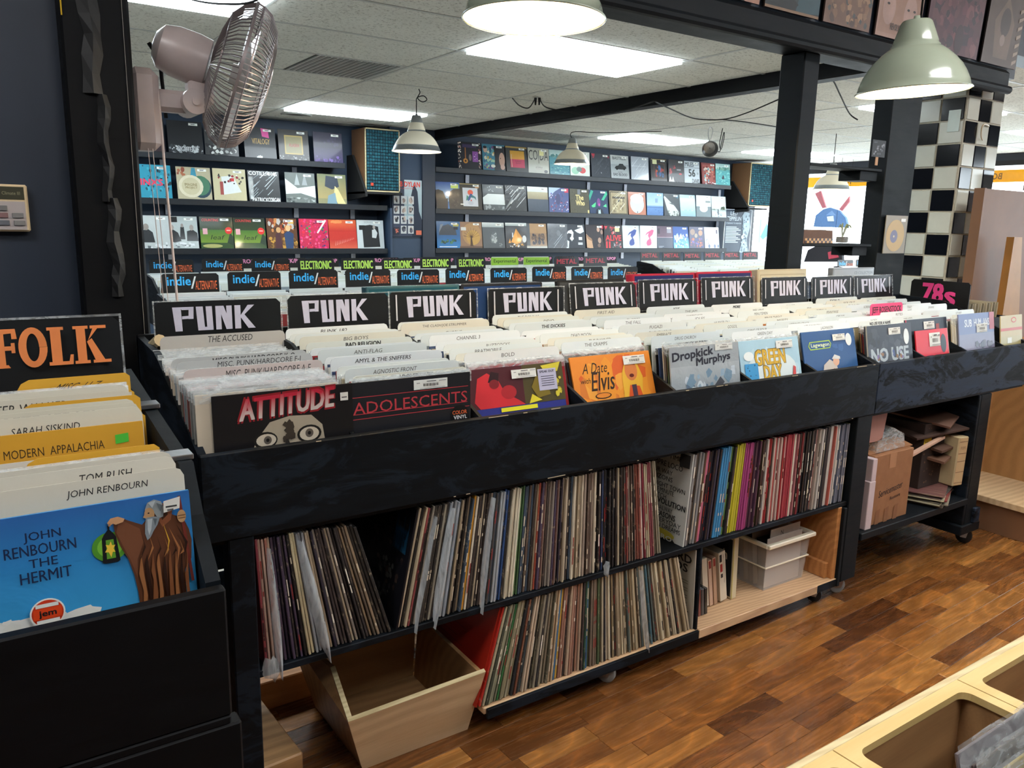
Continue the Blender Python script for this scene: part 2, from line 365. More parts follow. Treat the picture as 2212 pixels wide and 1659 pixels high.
# ================================================================== the room
XL, XR, YF, YB, H, HA = -2.5, 10.6, -4.0, 6.85, 2.41, 3.05
fl = G().box(XL, YF, -.1, XR, 1.0, -.004); floor = struct(fl, 'floor', 'floor_far')
struct(G().box(XL, 1.0, -.1, XR, YB, -.002), 'floor', 'bounce_floor')  # hidden rear floor, made pale to bounce light up to the ceiling
SW = .066
pr = random.Random(5); cnt = 0
lens = [.28, .36, .42, .5, .24]; pm = {}
for L in lens: pm[L] = G().cbox(0.0006, 0.0005, -.0035, L-.0006, SW-.0005, 0, .0008).mesh('floor_plank', 'laminate')
A3 = math.radians(3.0); ca, sa = math.cos(A3), math.sin(A3)
rows = []
for j in range(-21, 9):
    x = -1.0-pr.random()*.5
    while x < 6:
        L = pr.choice(lens); rows.append((x, j*SW, L)); x += L
def vis(x, y):
    d = Vector((x, y, 0))-CAM; z = d.dot(_f)
    if z < .3: return 1e9
    px = 1106+FPX*d.dot(RT)/z; py = 829.5-FPX*d.dot(UP)/z
    return z if -60 < px < 2260 and py < 1760 else 1e9
cand = []
for x, y, L in rows:
    cx = x+L/2; X = cx*ca-y*sa; Y = cx*sa+y*ca+.25
    z = min(vis(X, Y), vis(x*ca-y*sa, x*sa+y*ca+.25), vis((x+L)*ca-y*sa, (x+L)*sa+y*ca+.25))
    if z < 1e8 and Y < .62: cand.append((z, x, y, L))
cand.sort(); 
for z, x, y, L in cand[:300]: inst('floor_plank', pm[L], (x*ca-y*sa-floor.location.x, x*sa+y*ca+.25-floor.location.y, -floor.location.z), (0, 0, A3), floor)
rest = G()
for z, x, y, L in cand[300:]:
    rest.x = Matrix.Translation((x*ca-y*sa, x*sa+y*ca+.25, 0)) @ Matrix.Rotation(A3, 4, 'Z'); rest.box(.0006, .0005, -.0035, L-.0006, SW-.0005, 0)
if rest.v: rest.build('floor_planks', 'laminate', floor, kind='stuff')
# walls
struct(G().box(XL, YB, 0, 9.9, YB+.1, H+.05), 'wall_back', 'navy_wall')
struct(G().box(XL-.1, YF, 0, XL, YB, HA), 'wall_left', 'navy_dark')
struct(G().box(XL, YF-.1, 0, XR, YF, HA), 'wall_front', 'navy_dark')
struct(G().box(XL, .8, 0, -.115, .9, HA), 'wall_partition', 'navy_dark')
# window wall, right: sills, heads, mullions
w = G(); w.box(XR, YF, 0, XR+.1, YB, .55).box(XR, YF, 2.32, XR+.1, YB, HA); struct(w, 'wall_right', 'navy_dark')
struct(G().box(9.9, YB, 0, XR, YB+.1, .6).box(9.9, YB, 2.32, XR+.1, YB+.1, H+.05), 'wall_back_right', 'navy_dark')
k = 1
for y0 in [YF+i*1.55 for i in range(7)]:
    fr = G(); y1 = y0+1.55
    fr.box(XR, y0, .55, XR+.08, y0+.05, 2.32).box(XR, y1-.05, .55, XR+.08, y1, 2.32).box(XR, y0, .55, XR+.08, y1, .61).box(XR, y0, 2.26, XR+.08, y1, 2.32)
    f = struct(fr, 'window_%d' % k, 'dark_metal'); G().box(XR+.03, y0+.05, .61, XR+.036, y1-.05, 2.26).build('pane', 'glass', f); k += 1
fr = G().box(9.9, YB, .6, 9.95, YB+.08, 2.32).box(10.55, YB, .6, 10.6, YB+.08, 2.32).box(9.9, YB, 2.27, 10.6, YB+.08, 2.32)
f = struct(fr, 'window_%d' % k, 'dark_metal'); G().box(9.95, YB+.03, .6, 10.55, YB+.036, 2.27).build('pane', 'glass', f)
g = G().box(XR+.1, -12, -.12, 30, 22, -.05); struct(g, 'street', 'street')
# yellow banner in the window, lettered for the street so it reads backwards from inside
z0, z1 = 2.05, 2.20
b = G().box(XR-.09, -.5, z0, XR-.07, 6.6, z1, '#ffae10')
for tx, uy in [('RECORDS', 6.05), ('RS', 3.05), ('BO', 3.62), ('TAPES', 4.6), ('BUY SELL', 1.5)]:
    V, F, a = glyphs(tx, .02); b.k = 2
    b.add([(XR-.0915, uy-.065*len(tx)+.065*len(tx)*x, z0+.035+.08*y) for x, y in V], F, '#8a5a10')
tag(b.build('window_banner', 'print'), 'long yellow banner with reversed brown letters across the shop windows', 'banner')
# ---------------- ceiling over the main room
ceil = struct(G().box(XL, .86, H+.02, XR, YB, H+.1), 'ceiling', 'vent_metal')
PX, PY = 1.23, .66
lights = []; 
def in_region(cx): return cx < 4.1
tile_me = G().box(.012, .012, 0, PX-.012, PY-.012, .012).mesh('ceiling_tile', 'ceiling_tile')
grid = G()
skip = {}
panels = [('a', 2.16, 2.01), ('a', 2.16, 5.31), ('b', 5.75, 5.10), ('b', 8.21, 5.10), ('b', 5.75, 1.80), ('b', 8.21, 1.80), ('a', -.30, 2.01), ('a', -.30, 5.31)]
vents = [('a', 1.545, 3.33, .615), ('b', 4.52, 5.76, 1.23)]
def tiles(reg_, x0, xs, xe, y0, ys, ye):
    i0 = math.floor((xs-x0)/PX); j0 = math.floor((ys-y0)/PY)
    for i in range(i0, math.ceil((xe-x0)/PX)):
        for j in range(j0, math.ceil((ye-y0)/PY)):
            a = x0+i*PX; b_ = y0+j*PY
            if a+PX < xs+.02 or a > xe-.02 or b_+PY < ys+.02 or b_ > ye-.02: continue
            if any(q[0] == reg_ and abs(q[1]-a) < .1 and abs(q[2]-b_) < .1 for q in panels): continue
            A, B = max(a, xs), min(a+PX, xe); C_, D = max(b_, ys), min(b_+PY, ye)
            if any(q[0] == reg_ and a-.05 <= q[1] < a+PX-.1 and abs(q[2]-b_) < .1 for q in vents):
                q = [q for q in vents if q[0] == reg_ and abs(q[2]-b_) < .1][0]
                segs = [(A, q[1]), (q[1]+q[3], B)]
            else: segs = [(A, B)]
            for s0, s1 in segs:
                if s1-s0 < .03: continue
                if s1-s0 > PX-.01 and D-C_ > PY-.01: o = inst('ceiling_tile', tile_me, (s0-ceil.location.x, C_-ceil.location.y, H-ceil.location.z), (0, 0, 0), ceil)
                else: G().box(s0+.012, C_+.012, H, s1-.012, D-.012, H+.012).build('ceiling_tile', 'ceiling_tile', ceil)
    for i in range(i0, math.ceil((xe-x0)/PX)+1):
        X = x0+i*PX
        if xs < X < xe: grid.box(X-.012, ys, H-.003, X+.012, ye, H+.004)
    for j in range(j0, math.ceil((ye-y0)/PY)+1):
        Y = y0+j*PY
        if ys < Y < ye: grid.box(xs, Y-.012, H-.0025, xe, Y+.012, H+.0045)
tiles('a', 2.16, XL, 4.08, 2.01, .86, YB); tiles('b', 5.75, 4.2, XR, 1.80, .86, YB)
grid.build('ceiling_grid', 'grid_metal', ceil)
lab = ['the big near one behind the first pendant', 'over the left wall shelves', 'over the right wall shelves', 'farthest, by the right speaker', 'seen between the post and the pillar', 'seen right of the checkered column', 'above the wall fan', 'far left above the shelves']
for (rg, x, y), L in zip(panels, lab):
    t = empty('ceiling_light', (x+PX/2, y+PY/2, H), 'recessed white ceiling light panel, '+L, 'ceiling light', 'ceiling light panels')
    G().box(x+.03, y+.03, H-.022, x+PX-.03, y+PY-.03, H+.01).build('diffuser', 'diffuser', t)
    G().box(x+.012, y+.012, H-.004, x+PX-.012, y+.03, H+.01).box(x+.012, y+PY-.03, H-.004, x+PX-.012, y+PY-.012, H+.01).box(x+.012, y+.03, H-.004, x+.03, y+PY-.03, H+.01).box(x+PX-.03, y+.03, H-.004, x+PX-.012, y+PY-.03, H+.01).build('frame', 'grid_metal', t)
for rg, x, y, wd in vents:
    t = empty('air_vent', (x+wd/2, y+.33, H), 'grey square ceiling air vent '+('near the wall fan' if rg == 'a' else 'beyond the ceiling beam'), 'air vent')
    q = G()
    for i in range(14): q.box(x+.03+i*(wd-.06)/14, y+.03, H-.004, x+.03+(i+.55)*(wd-.06)/14, y+PY-.03, H+.004)
    q.build('slat', 'vent_metal', t, kind='stuff'); G().box(x+.012, y+.012, H-.001, x+wd-.012, y+PY-.012, H+.008).build('backing', 'grid_metal', t)
q = G().lathe([(0, 0), (.10, 0), (.14, -.012), (.15, -.002), (.15, .01)], tuple(atz(640, 247, H)), 24)
tag(q.build('ceiling_speaker', 'grid_metal', smooth='angle'), 'round flat ceiling speaker grille near the left light panel', 'speaker')
# beam across the ceiling (runs away from the viewer)
struct(G().cbox(4.08, .86, H-.09, 4.2, YB, H+.02, .006), 'beam', 'pillar_black')
# aisle side: higher ceiling, soffit above the long beam
struct(G().box(XL, YF, HA, XR, .72, HA+.1), 'ceiling_aisle', 'ceiling_tile')
struct(G().box(XL, .70, 2.27, 4.62, .86, HA), 'soffit', 'navy_dark')
g = G(); g.cbox(XL, .66, 2.19, 4.50, .86, 2.30, .02)
struct(g, 'beam', 'post_paint')
g = G().tube([(XL, .665, 2.195), (4.50, .665, 2.195)], .022, 10); struct(g, 'trim_1', 'post_paint')
struct(G().box(4.62, .70, 2.4, XR, .86, HA), 'soffit', 'navy_dark')
for i, (x, y) in enumerate([(-1.4, -.9), (.7, -2.6), (2.6, -1.3), (5.0, -1.6), (7.4, -1.0)]):  # light panels added out of view to fill the aisle side
    t = empty('ceiling_light', (x, y, HA), ['warm ceiling light panel over the front racks', 'warm ceiling light panel behind the viewer', 'warm ceiling light panel over the aisle', 'warm ceiling light panel toward the windows', 'warm ceiling light panel nearest the windows'][i], 'ceiling light', 'aisle ceiling light panels')
    G().box(x-.6, y-.3, HA-.02, x+.6, y+.3, HA-.001).build('diffuser', 'diffuser_aisle', t)
# ---------------- posts
PH = 2.19
g = G().cbox(-.115, .72, 0, .045, .88, PH, .006); lp = struct(g, 'pillar', 'pillar_black')
g = G()  # torn tape and trim strip down the left post
for (x0, zt, zb, w_) in [(-.05, 2.15, 1.72, .03), (-.035, 1.72, 1.45, .018), (-.028, 1.46, 1.20, .02)]:
    n_ = 9; vs = []; q = random.Random(int(zt*100))
    for i in range(n_+1):
        z = zt+(zb-zt)*i/n_; c = x0+.005*math.sin(i*1.3); ww = w_*q.uniform(.6, .9)
        vs += [(c-ww, .718, z), (c, .706-.006*q.random(), z), (c+ww, .718, z)]
    g.add(vs, [(3*i+k, 3*i+k+1, 3*i+k+4, 3*i+k+3) for i in range(n_) for k in (0, 1)])
g.build('peeling_tape', 'rubber', lp, label='shiny torn black tape')
g = G().box(.0275, .7165, 1.0, .0285, .72, PH, '#8f8a84'); g.build('edge_scrape', 'matte', lp)
g = G().box(-.112, .715, 1.9, -.109, .72, 1.97, '#c9a211'); g.build('paint_chip', 'matte', lp, label='yellow chip of tape at the top')
struct(G().cbox(2.79, .72, 0, 2.90, .85, PH, .005), 'pillar', 'post_paint')
struct(G().cbox(3.50, .72, 0, 3.76, .82, PH, .004), 'pillar', 'post_paint')
# checkered tile column
CX, CY, TS = 4.25, .75, .1235
col = struct(G().box(CX, CY, 0, CX+3*.128+.01, CY+2*.135+.01, 2.27), 'column', 'grout')
tw = {}
for nm, mt in (('w', 'tile_white'), ('b', 'tile_black')):
    tw['x'+nm] = G().cbox(-.006, .004, .004, .003, .131, TS-.004, .0025).mesh('tile', mt); tw['y'+nm] = G().cbox(.004, -.006, .004, .124, .003, TS-.004, .0025).mesh('tile', mt)
zt0 = 1.655-13*TS
for r_ in range(18):
    z = zt0+r_*TS
    for k in range(2):
        dark = (r_+k) % 2 == 0; inst('tile', tw['x'+('b' if dark else 'w')], (CX-col.location.x, CY+.004+k*.135-col.location.y, z), (0, 0, 0), col)
    for k in range(3):
        dark = (r_+k) % 2 == 1; inst('tile', tw['y'+('b' if dark else 'w')], (CX+.004+k*.128-col.location.x, CY-col.location.y, z), (0, 0, 0), col)
# ---------------- outdoors glimpses hang in the window
def extr(px, X, th, cols, name, label, cat, mat='matte'):
    g = G()
    for pts, c in zip(px, cols):
        P = [atx(a, b_, X) for a, b_ in pts]; g.prism([(p.y, p.z) for p in P], X, X+th, 'x', c); X -= .006
    o = g.build(name, mat); zt_ = max(p[2] for p in g.v); pk = max(g.v, key=lambda p: p[2])
    G().cyl((X+th/2+.004, pk[1], zt_-.01), (X+th/2+.004, pk[1], H), .002, 5).build('hanging_wire', 'cable_black', o)
    return tag(o, label, cat)
extr([[(1757, 490), (1762, 465), (1778, 452), (1792, 448), (1812, 455), (1826, 470), (1831, 492)], [(1784, 465), (1797, 455), (1806, 465)], [(1786, 468), (1800, 466), (1801, 478), (1788, 478)]], 10.2, .05, ['#5d7fae', '#7c9cc8', '#d8e4ea'], 'denim_jacket', 'blue jacket with white tag hanging in the front window', 'jacket')
extr([[(1760, 418), (1772, 412), (1784, 448), (1776, 450)]], 10.25, .03, ['#b86a72'], 'scarf', 'reddish scarf end rising left above the blue jacket', 'scarf')
extr([[(1812, 452), (1834, 424), (1834, 436), (1818, 456)]], 10.25, .03, ['#b86a72'], 'scarf', 'reddish scarf end rising right above the blue jacket', 'scarf')
extr([[(1736, 566), (1745, 540), (1765, 530), (1800, 530), (1818, 545), (1820, 566)], [(1788, 545), (1805, 540), (1812, 556), (1790, 560)]], 9.9, .05, ['#1e1c22', '#a8384a'], 'printed_shirt', 'black shirt with red print hanging low in the window', 'shirt')
# ================================================================== wall shelves and covers
LP = .315
def cover(name, x, y, z, bg, ops, label, grp, mat='shrink', th=.006, tilt=8, W_=LP, Hh=LP, sticker=(.62, .88, .26, .07), cat='record cover', rz=0., edge=None):
    c = G().box(-W_/2, 0, 0, W_/2, th, Hh, edge or bg); c.face((-W_/2, 0, 0), (W_, 0, 0), (0, 0, Hh)); c.ops([('r', 0, 0, 1, 1, bg)]+ops)
    me = c.mesh(name, mat); o = inst(name, me, (x, y, z), (math.radians(-tilt), 0, rz)); tag(o, label, cat, grp)
    if sticker:
        u, v, a, b = sticker[:4]; s = G().face((-W_/2, -.0001-.00025*(len(ops)+3), 0), (W_, 0, 0), (0, 0, Hh)); s.r(u, v, u+a, v+b, '#e9ece6'); s.r(u+a*.25, v+b*.35, u+a*.7, v+b*.65, '#55585a'); s.r(u+a*.2, v+b*.78, u+a*.8, v+b*.88, '#8d9092')
        so = bpy.data.objects.new('price_sticker', s.mesh('price_sticker', 'paper')); COL.objects.link(so); so.parent = o
    return o
WY = 6.58
def shelf(x0, x1, z, name, label, bx):
    t = empty('wall_shelf', ((x0+x1)/2, WY, z-.035), label, 'shelf', 'black wall shelves')
    G().cbox(x0, WY-.05, z-.03, x1, YB, z, .003).build('board', 'shelf_black', t)
    G().cbox(x0, WY-.055, z-.045, x1, WY-.035, z+.012, .003).build('lip', 'shelf_black', t)
    for px in bx:
        c = aty(px, 500, YB-.01).x; g = G().box(c-.02, YB-.012, z-.14, c+.02, YB, z-.03); g.box(c-.02, YB-.2, z-.035, c+.02, YB, z-.03)
        q = G().box(c-.025, YB-.016, z-.14, c+.025, YB-.004, z-.04); 
        for k in (0, 1): q.box(c-.004, YB-.018, z-.065-k*.04, c+.008, YB-.016, z-.055-k*.04, '#3a3d45', 0)
        q.build('bracket', 'bracket', t)
# shelf levels
SL = [(0.9, 3.02, 1.985), (0.9, 3.50, 1.565), (0.9, 3.50, 1.10)]
for (a, b, z), n, bx in zip(SL, ('top', 'middle', 'bottom'), ([355], [355, 640], [365, 642, 762])): shelf(a, b, z, n, 'long black wall shelf, %s of three on the left wall section' % n, [360, 640] if n == 'top' else [366, 641, 762])
SR = [(4.1, 9.0, 2.01), (4.1, 9.02, 1.55), (4.1, 9.0, 1.105)]
for (a, b, z), n in zip(SR, ('top', 'middle', 'bottom')): shelf(a, b, z, n, 'long black wall shelf, %s of three on the right wall section' % n, [1008, 1267, 1346, 1548])
# partition rib and panel between the two wall sections
struct(G().cbox(3.52, YB-.35, 0, 3.545, YB, 1.55, .003), 'trim_2', 'navy_wall')
struct(G().cbox(3.93, YB-.33, 0, 4.09, YB, H, .004), 'pillar', 'navy_dark')
Wt, Bk = '#dfe8e6', '#16181b'
def streaks(seed, cols, n=9):  # diagonal strokes, glints of glossy wrap painted into the print
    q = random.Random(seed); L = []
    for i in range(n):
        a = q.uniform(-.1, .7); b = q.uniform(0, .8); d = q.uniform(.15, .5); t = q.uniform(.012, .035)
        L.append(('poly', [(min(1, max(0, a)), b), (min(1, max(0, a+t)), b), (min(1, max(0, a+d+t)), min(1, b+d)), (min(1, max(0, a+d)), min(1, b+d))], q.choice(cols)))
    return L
R1 = [
 (990, '#1c1a24', [('n', 0, 0, .16, 1, 40, .05, ['#d9c7b8', '#a8604e', '#2b2630', '#e8ded2'], 3), ('n', .86, 0, 1, 1, 40, .05, ['#d9c7b8', '#a8604e', '#2b2630', '#e8ded2'], 4), ('r', .2, .8, .8, .92, '#3d2f56'), ('e', .32, .32, .1, .09, '#c7873a'), ('e', .32, .32, .04, .04, '#3a2414'), ('r', .3, .4, .34, .8, '#a2683c'), ('e', .52, .45, .06, .12, '#7c6a66'), ('r', .62, .3, .86, .68, '#8f4fa0'), ('n', .63, .32, .85, .66, 14, .03, ['#d9b7e0', '#6a3080'], 5)], 'dark cover with guitar picture and purple sticker'),
 (1043.6, '#3f7f95', [('n', 0, .05, .55, .95, 36, .1, ['#5fa0a4', '#c9a24e', '#2e5a78', '#9fc6a8', '#d9d2b8', '#6e4a7a'], 8), ('poly', [(.5, .05), (.55, .5), (.5, .95), (1, .95), (1, .05)], '#17171c'), ('e', .86, .45, .13, .27, '#c39a84'), ('e', .8, .5, .02, .02, '#1c1512'), ('e', .88, .18, .1, .1, '#caa392'), ('e', .13, .8, .09, .12, '#cfae9a'), ('e', .12, .88, .08, .05, '#1b1a22'), ('e', .45, .2, .1, .06, '#dfe2d4')], 'cover with cartoon figures and a long dark-haired face'),
 (1094.5, '#3a3b3b', [('r', 0, .94, 1, 1, '#a88c4a'), ('r', .2, .2, .86, .84, '#c93c5c'), ('g', .2, .52, .86, .84, '#d8983a', '#c9982e'), ('r', .25, .22, .27, .7, '#c9c0a0'), ('t', 'SUNSET', .42, .42, .3, .05, '#7a2440'), ('t', 'RIOT', .45, .35, .25, .05, '#7a2440')], 'framed cover split yellow over magenta'),
 (1141.5, '#a9a899', [('t', 'CO|DA', .03, .42, .94, .5, '#2a2c2b', 0., 0.), ('t', 'LED ZEPPELIN', .35, .24, .32, .05, '#4a4a44'), ('r', .36, .2, .66, .205, '#a04a48'), ('e', .84, .12, .09, .06, '#222426'), ('r', .55, .72, .75, .92, '#e0dc9c')], 'grey cover with tall thin black lettering'),
 (1188, '#4f8f9a', [('g', 0, .75, 1, 1, '#bcd2cc', '#9fb9b8'), ('n', 0, .68, 1, .85, 30, .1, ['#4a7d7c', '#6f9a94'], 9), ('n', 0, 0, 1, .65, 60, .09, ['#3f8498', '#63a9ad', '#7fc0bd', '#2f7288'], 10, .4)], 'teal lake cover left of the hanging silver lamp'),
 (1232, '#d4d8cf', [('e', .25, .24, .2, .14, '#8fc0a4'), ('e', .62, .26, .17, .12, '#c9585a'), ('e', .45, .3, .14, .1, '#6a7f7a')], 'white cover with green and red ellipses'),
 (1278, '#3d424a', [('poly', [(.02, .98), (.2, .98), (.18, .85), (.1, .8)], '#b03a4a'), ('r', .05, .86, .18, .88, '#3d424a'), ('poly', [(.8, .9), (.98, .92), (.95, .82)], '#8a3444'), ('n', .1, .1, .95, .8, 40, .06, ['#454b53', '#363b43'], 11), ('r', .5, .2, .52, .24, '#d7dade')]+streaks(12, ['#5b636c', '#555d66'], 5), 'charcoal cover with small red corner marks'),
 (1320.6, '#a7adae', [('g', 0, .62, 1, 1, '#a8aeb0', '#b7bcb9'), ('g', 0, 0, 1, .62, '#b3b8ba', '#8e9698'), ('t', 'BASTILLE', .12, .82, .74, .12, '#1f2326', .01), ('poly', [(.2, .46), (.28, .55), (.42, .58), (.48, .66), (.68, .66), (.74, .58), (.84, .55), (.86, .47), (.7, .42), (.32, .42)], '#25292b'), ('e', .33, .44, .06, .05, '#111'+'315'), ('e', .73, .45, .06, .05, '#111315'), ('t', 'ALL THIS', .38, .28, .24, .05, '#2a2e30'), ('t', 'BAD BLOOD', .12, .15, .76, .11, '#1f2326', .01)], 'grey cover with a dark car under bold lettering'),
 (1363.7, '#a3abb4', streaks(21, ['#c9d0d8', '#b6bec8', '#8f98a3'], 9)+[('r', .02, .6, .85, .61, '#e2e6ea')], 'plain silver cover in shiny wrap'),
 (1406, '#1d1b1d', [('r', .04, .95, .96, .97, '#a89a6a'), ('r', .2, .15, .86, .8, '#5a3a2c'), ('r', .23, .18, .83, .78, '#1b1c22'), ('n', .28, .2, .8, .72, 30, .1, ['#a03024', '#2c5a8f', '#12151c', '#c46a2c', '#1f3a63'], 14, 1.6), ('r', .12, .76, .38, .94, '#cfd0a0')], 'black framed cover with small red and blue figures'),
 (1443.5, '#222025', [('n', .05, .35, .5, .8, 14, .13, ['#8c2c36', '#a83a40', '#3a2026'], 16), ('poly', [(0, 0), (.1, .3), (.2, .1), (.28, .28), (.4, 0)], '#c7c3c6'), ('r', .52, .55, .78, .6, '#8b8b90'), ('e', .75, .4, .1, .04, '#b0303c'), ('t', 'SHE ROCKS', .05, 0., .9, .05, '#d9d9dc')], 'black cover with blurry red face'),
 (1478.4, '#b4bdc4', [('r', 0, .71, 1, .725, '#3a3f44'), ('t', 'MILES', .06, .77, .56, .19, '#2a2e33', .02), ('r', .66, .84, .96, .97, '#8d959c'), ('t', '56', .28, .33, .42, .32, '#22262a', .03), ('t', '*', .82, .42, .1, .12, '#22262a'), ('t', 'DAVIS', .5, .04, .46, .19, '#2a2e33', .02)], 'pale blue cover with a big black number 56'),
 (1516.7, '#7a3a3c', [('r', .08, .1, .92, .92, '#94504a'), ('n', .1, .15, .9, .88, 46, .1, ['#a8c0c0', '#6b2a2c', '#b87060', '#5a8f98', '#d0b8a8'], 17), ('n', .05, .0, .95, .18, 12, .1, ['#d8d8e0'], 18, .4)], 'brick red cover with ornate pale figures'),
 (1546, '#5aa0a2', [('g', 0, .76, 1, 1, '#b6d0cc', '#8fb4b4'), ('n', 0, .7, 1, .86, 30, .1, ['#4a7d74', '#76a494'], 19), ('n', 0, 0, 1, .68, 60, .1, ['#4ba3ab', '#79c3c2', '#8fd0ca', '#3f8f9c'], 20, .4), ('poly', [(.4, .32), (.5, .5), (.56, .45), (.6, .34), (.52, .3)], '#3c3c44')], 'turquoise water cover with a small figure'),
]
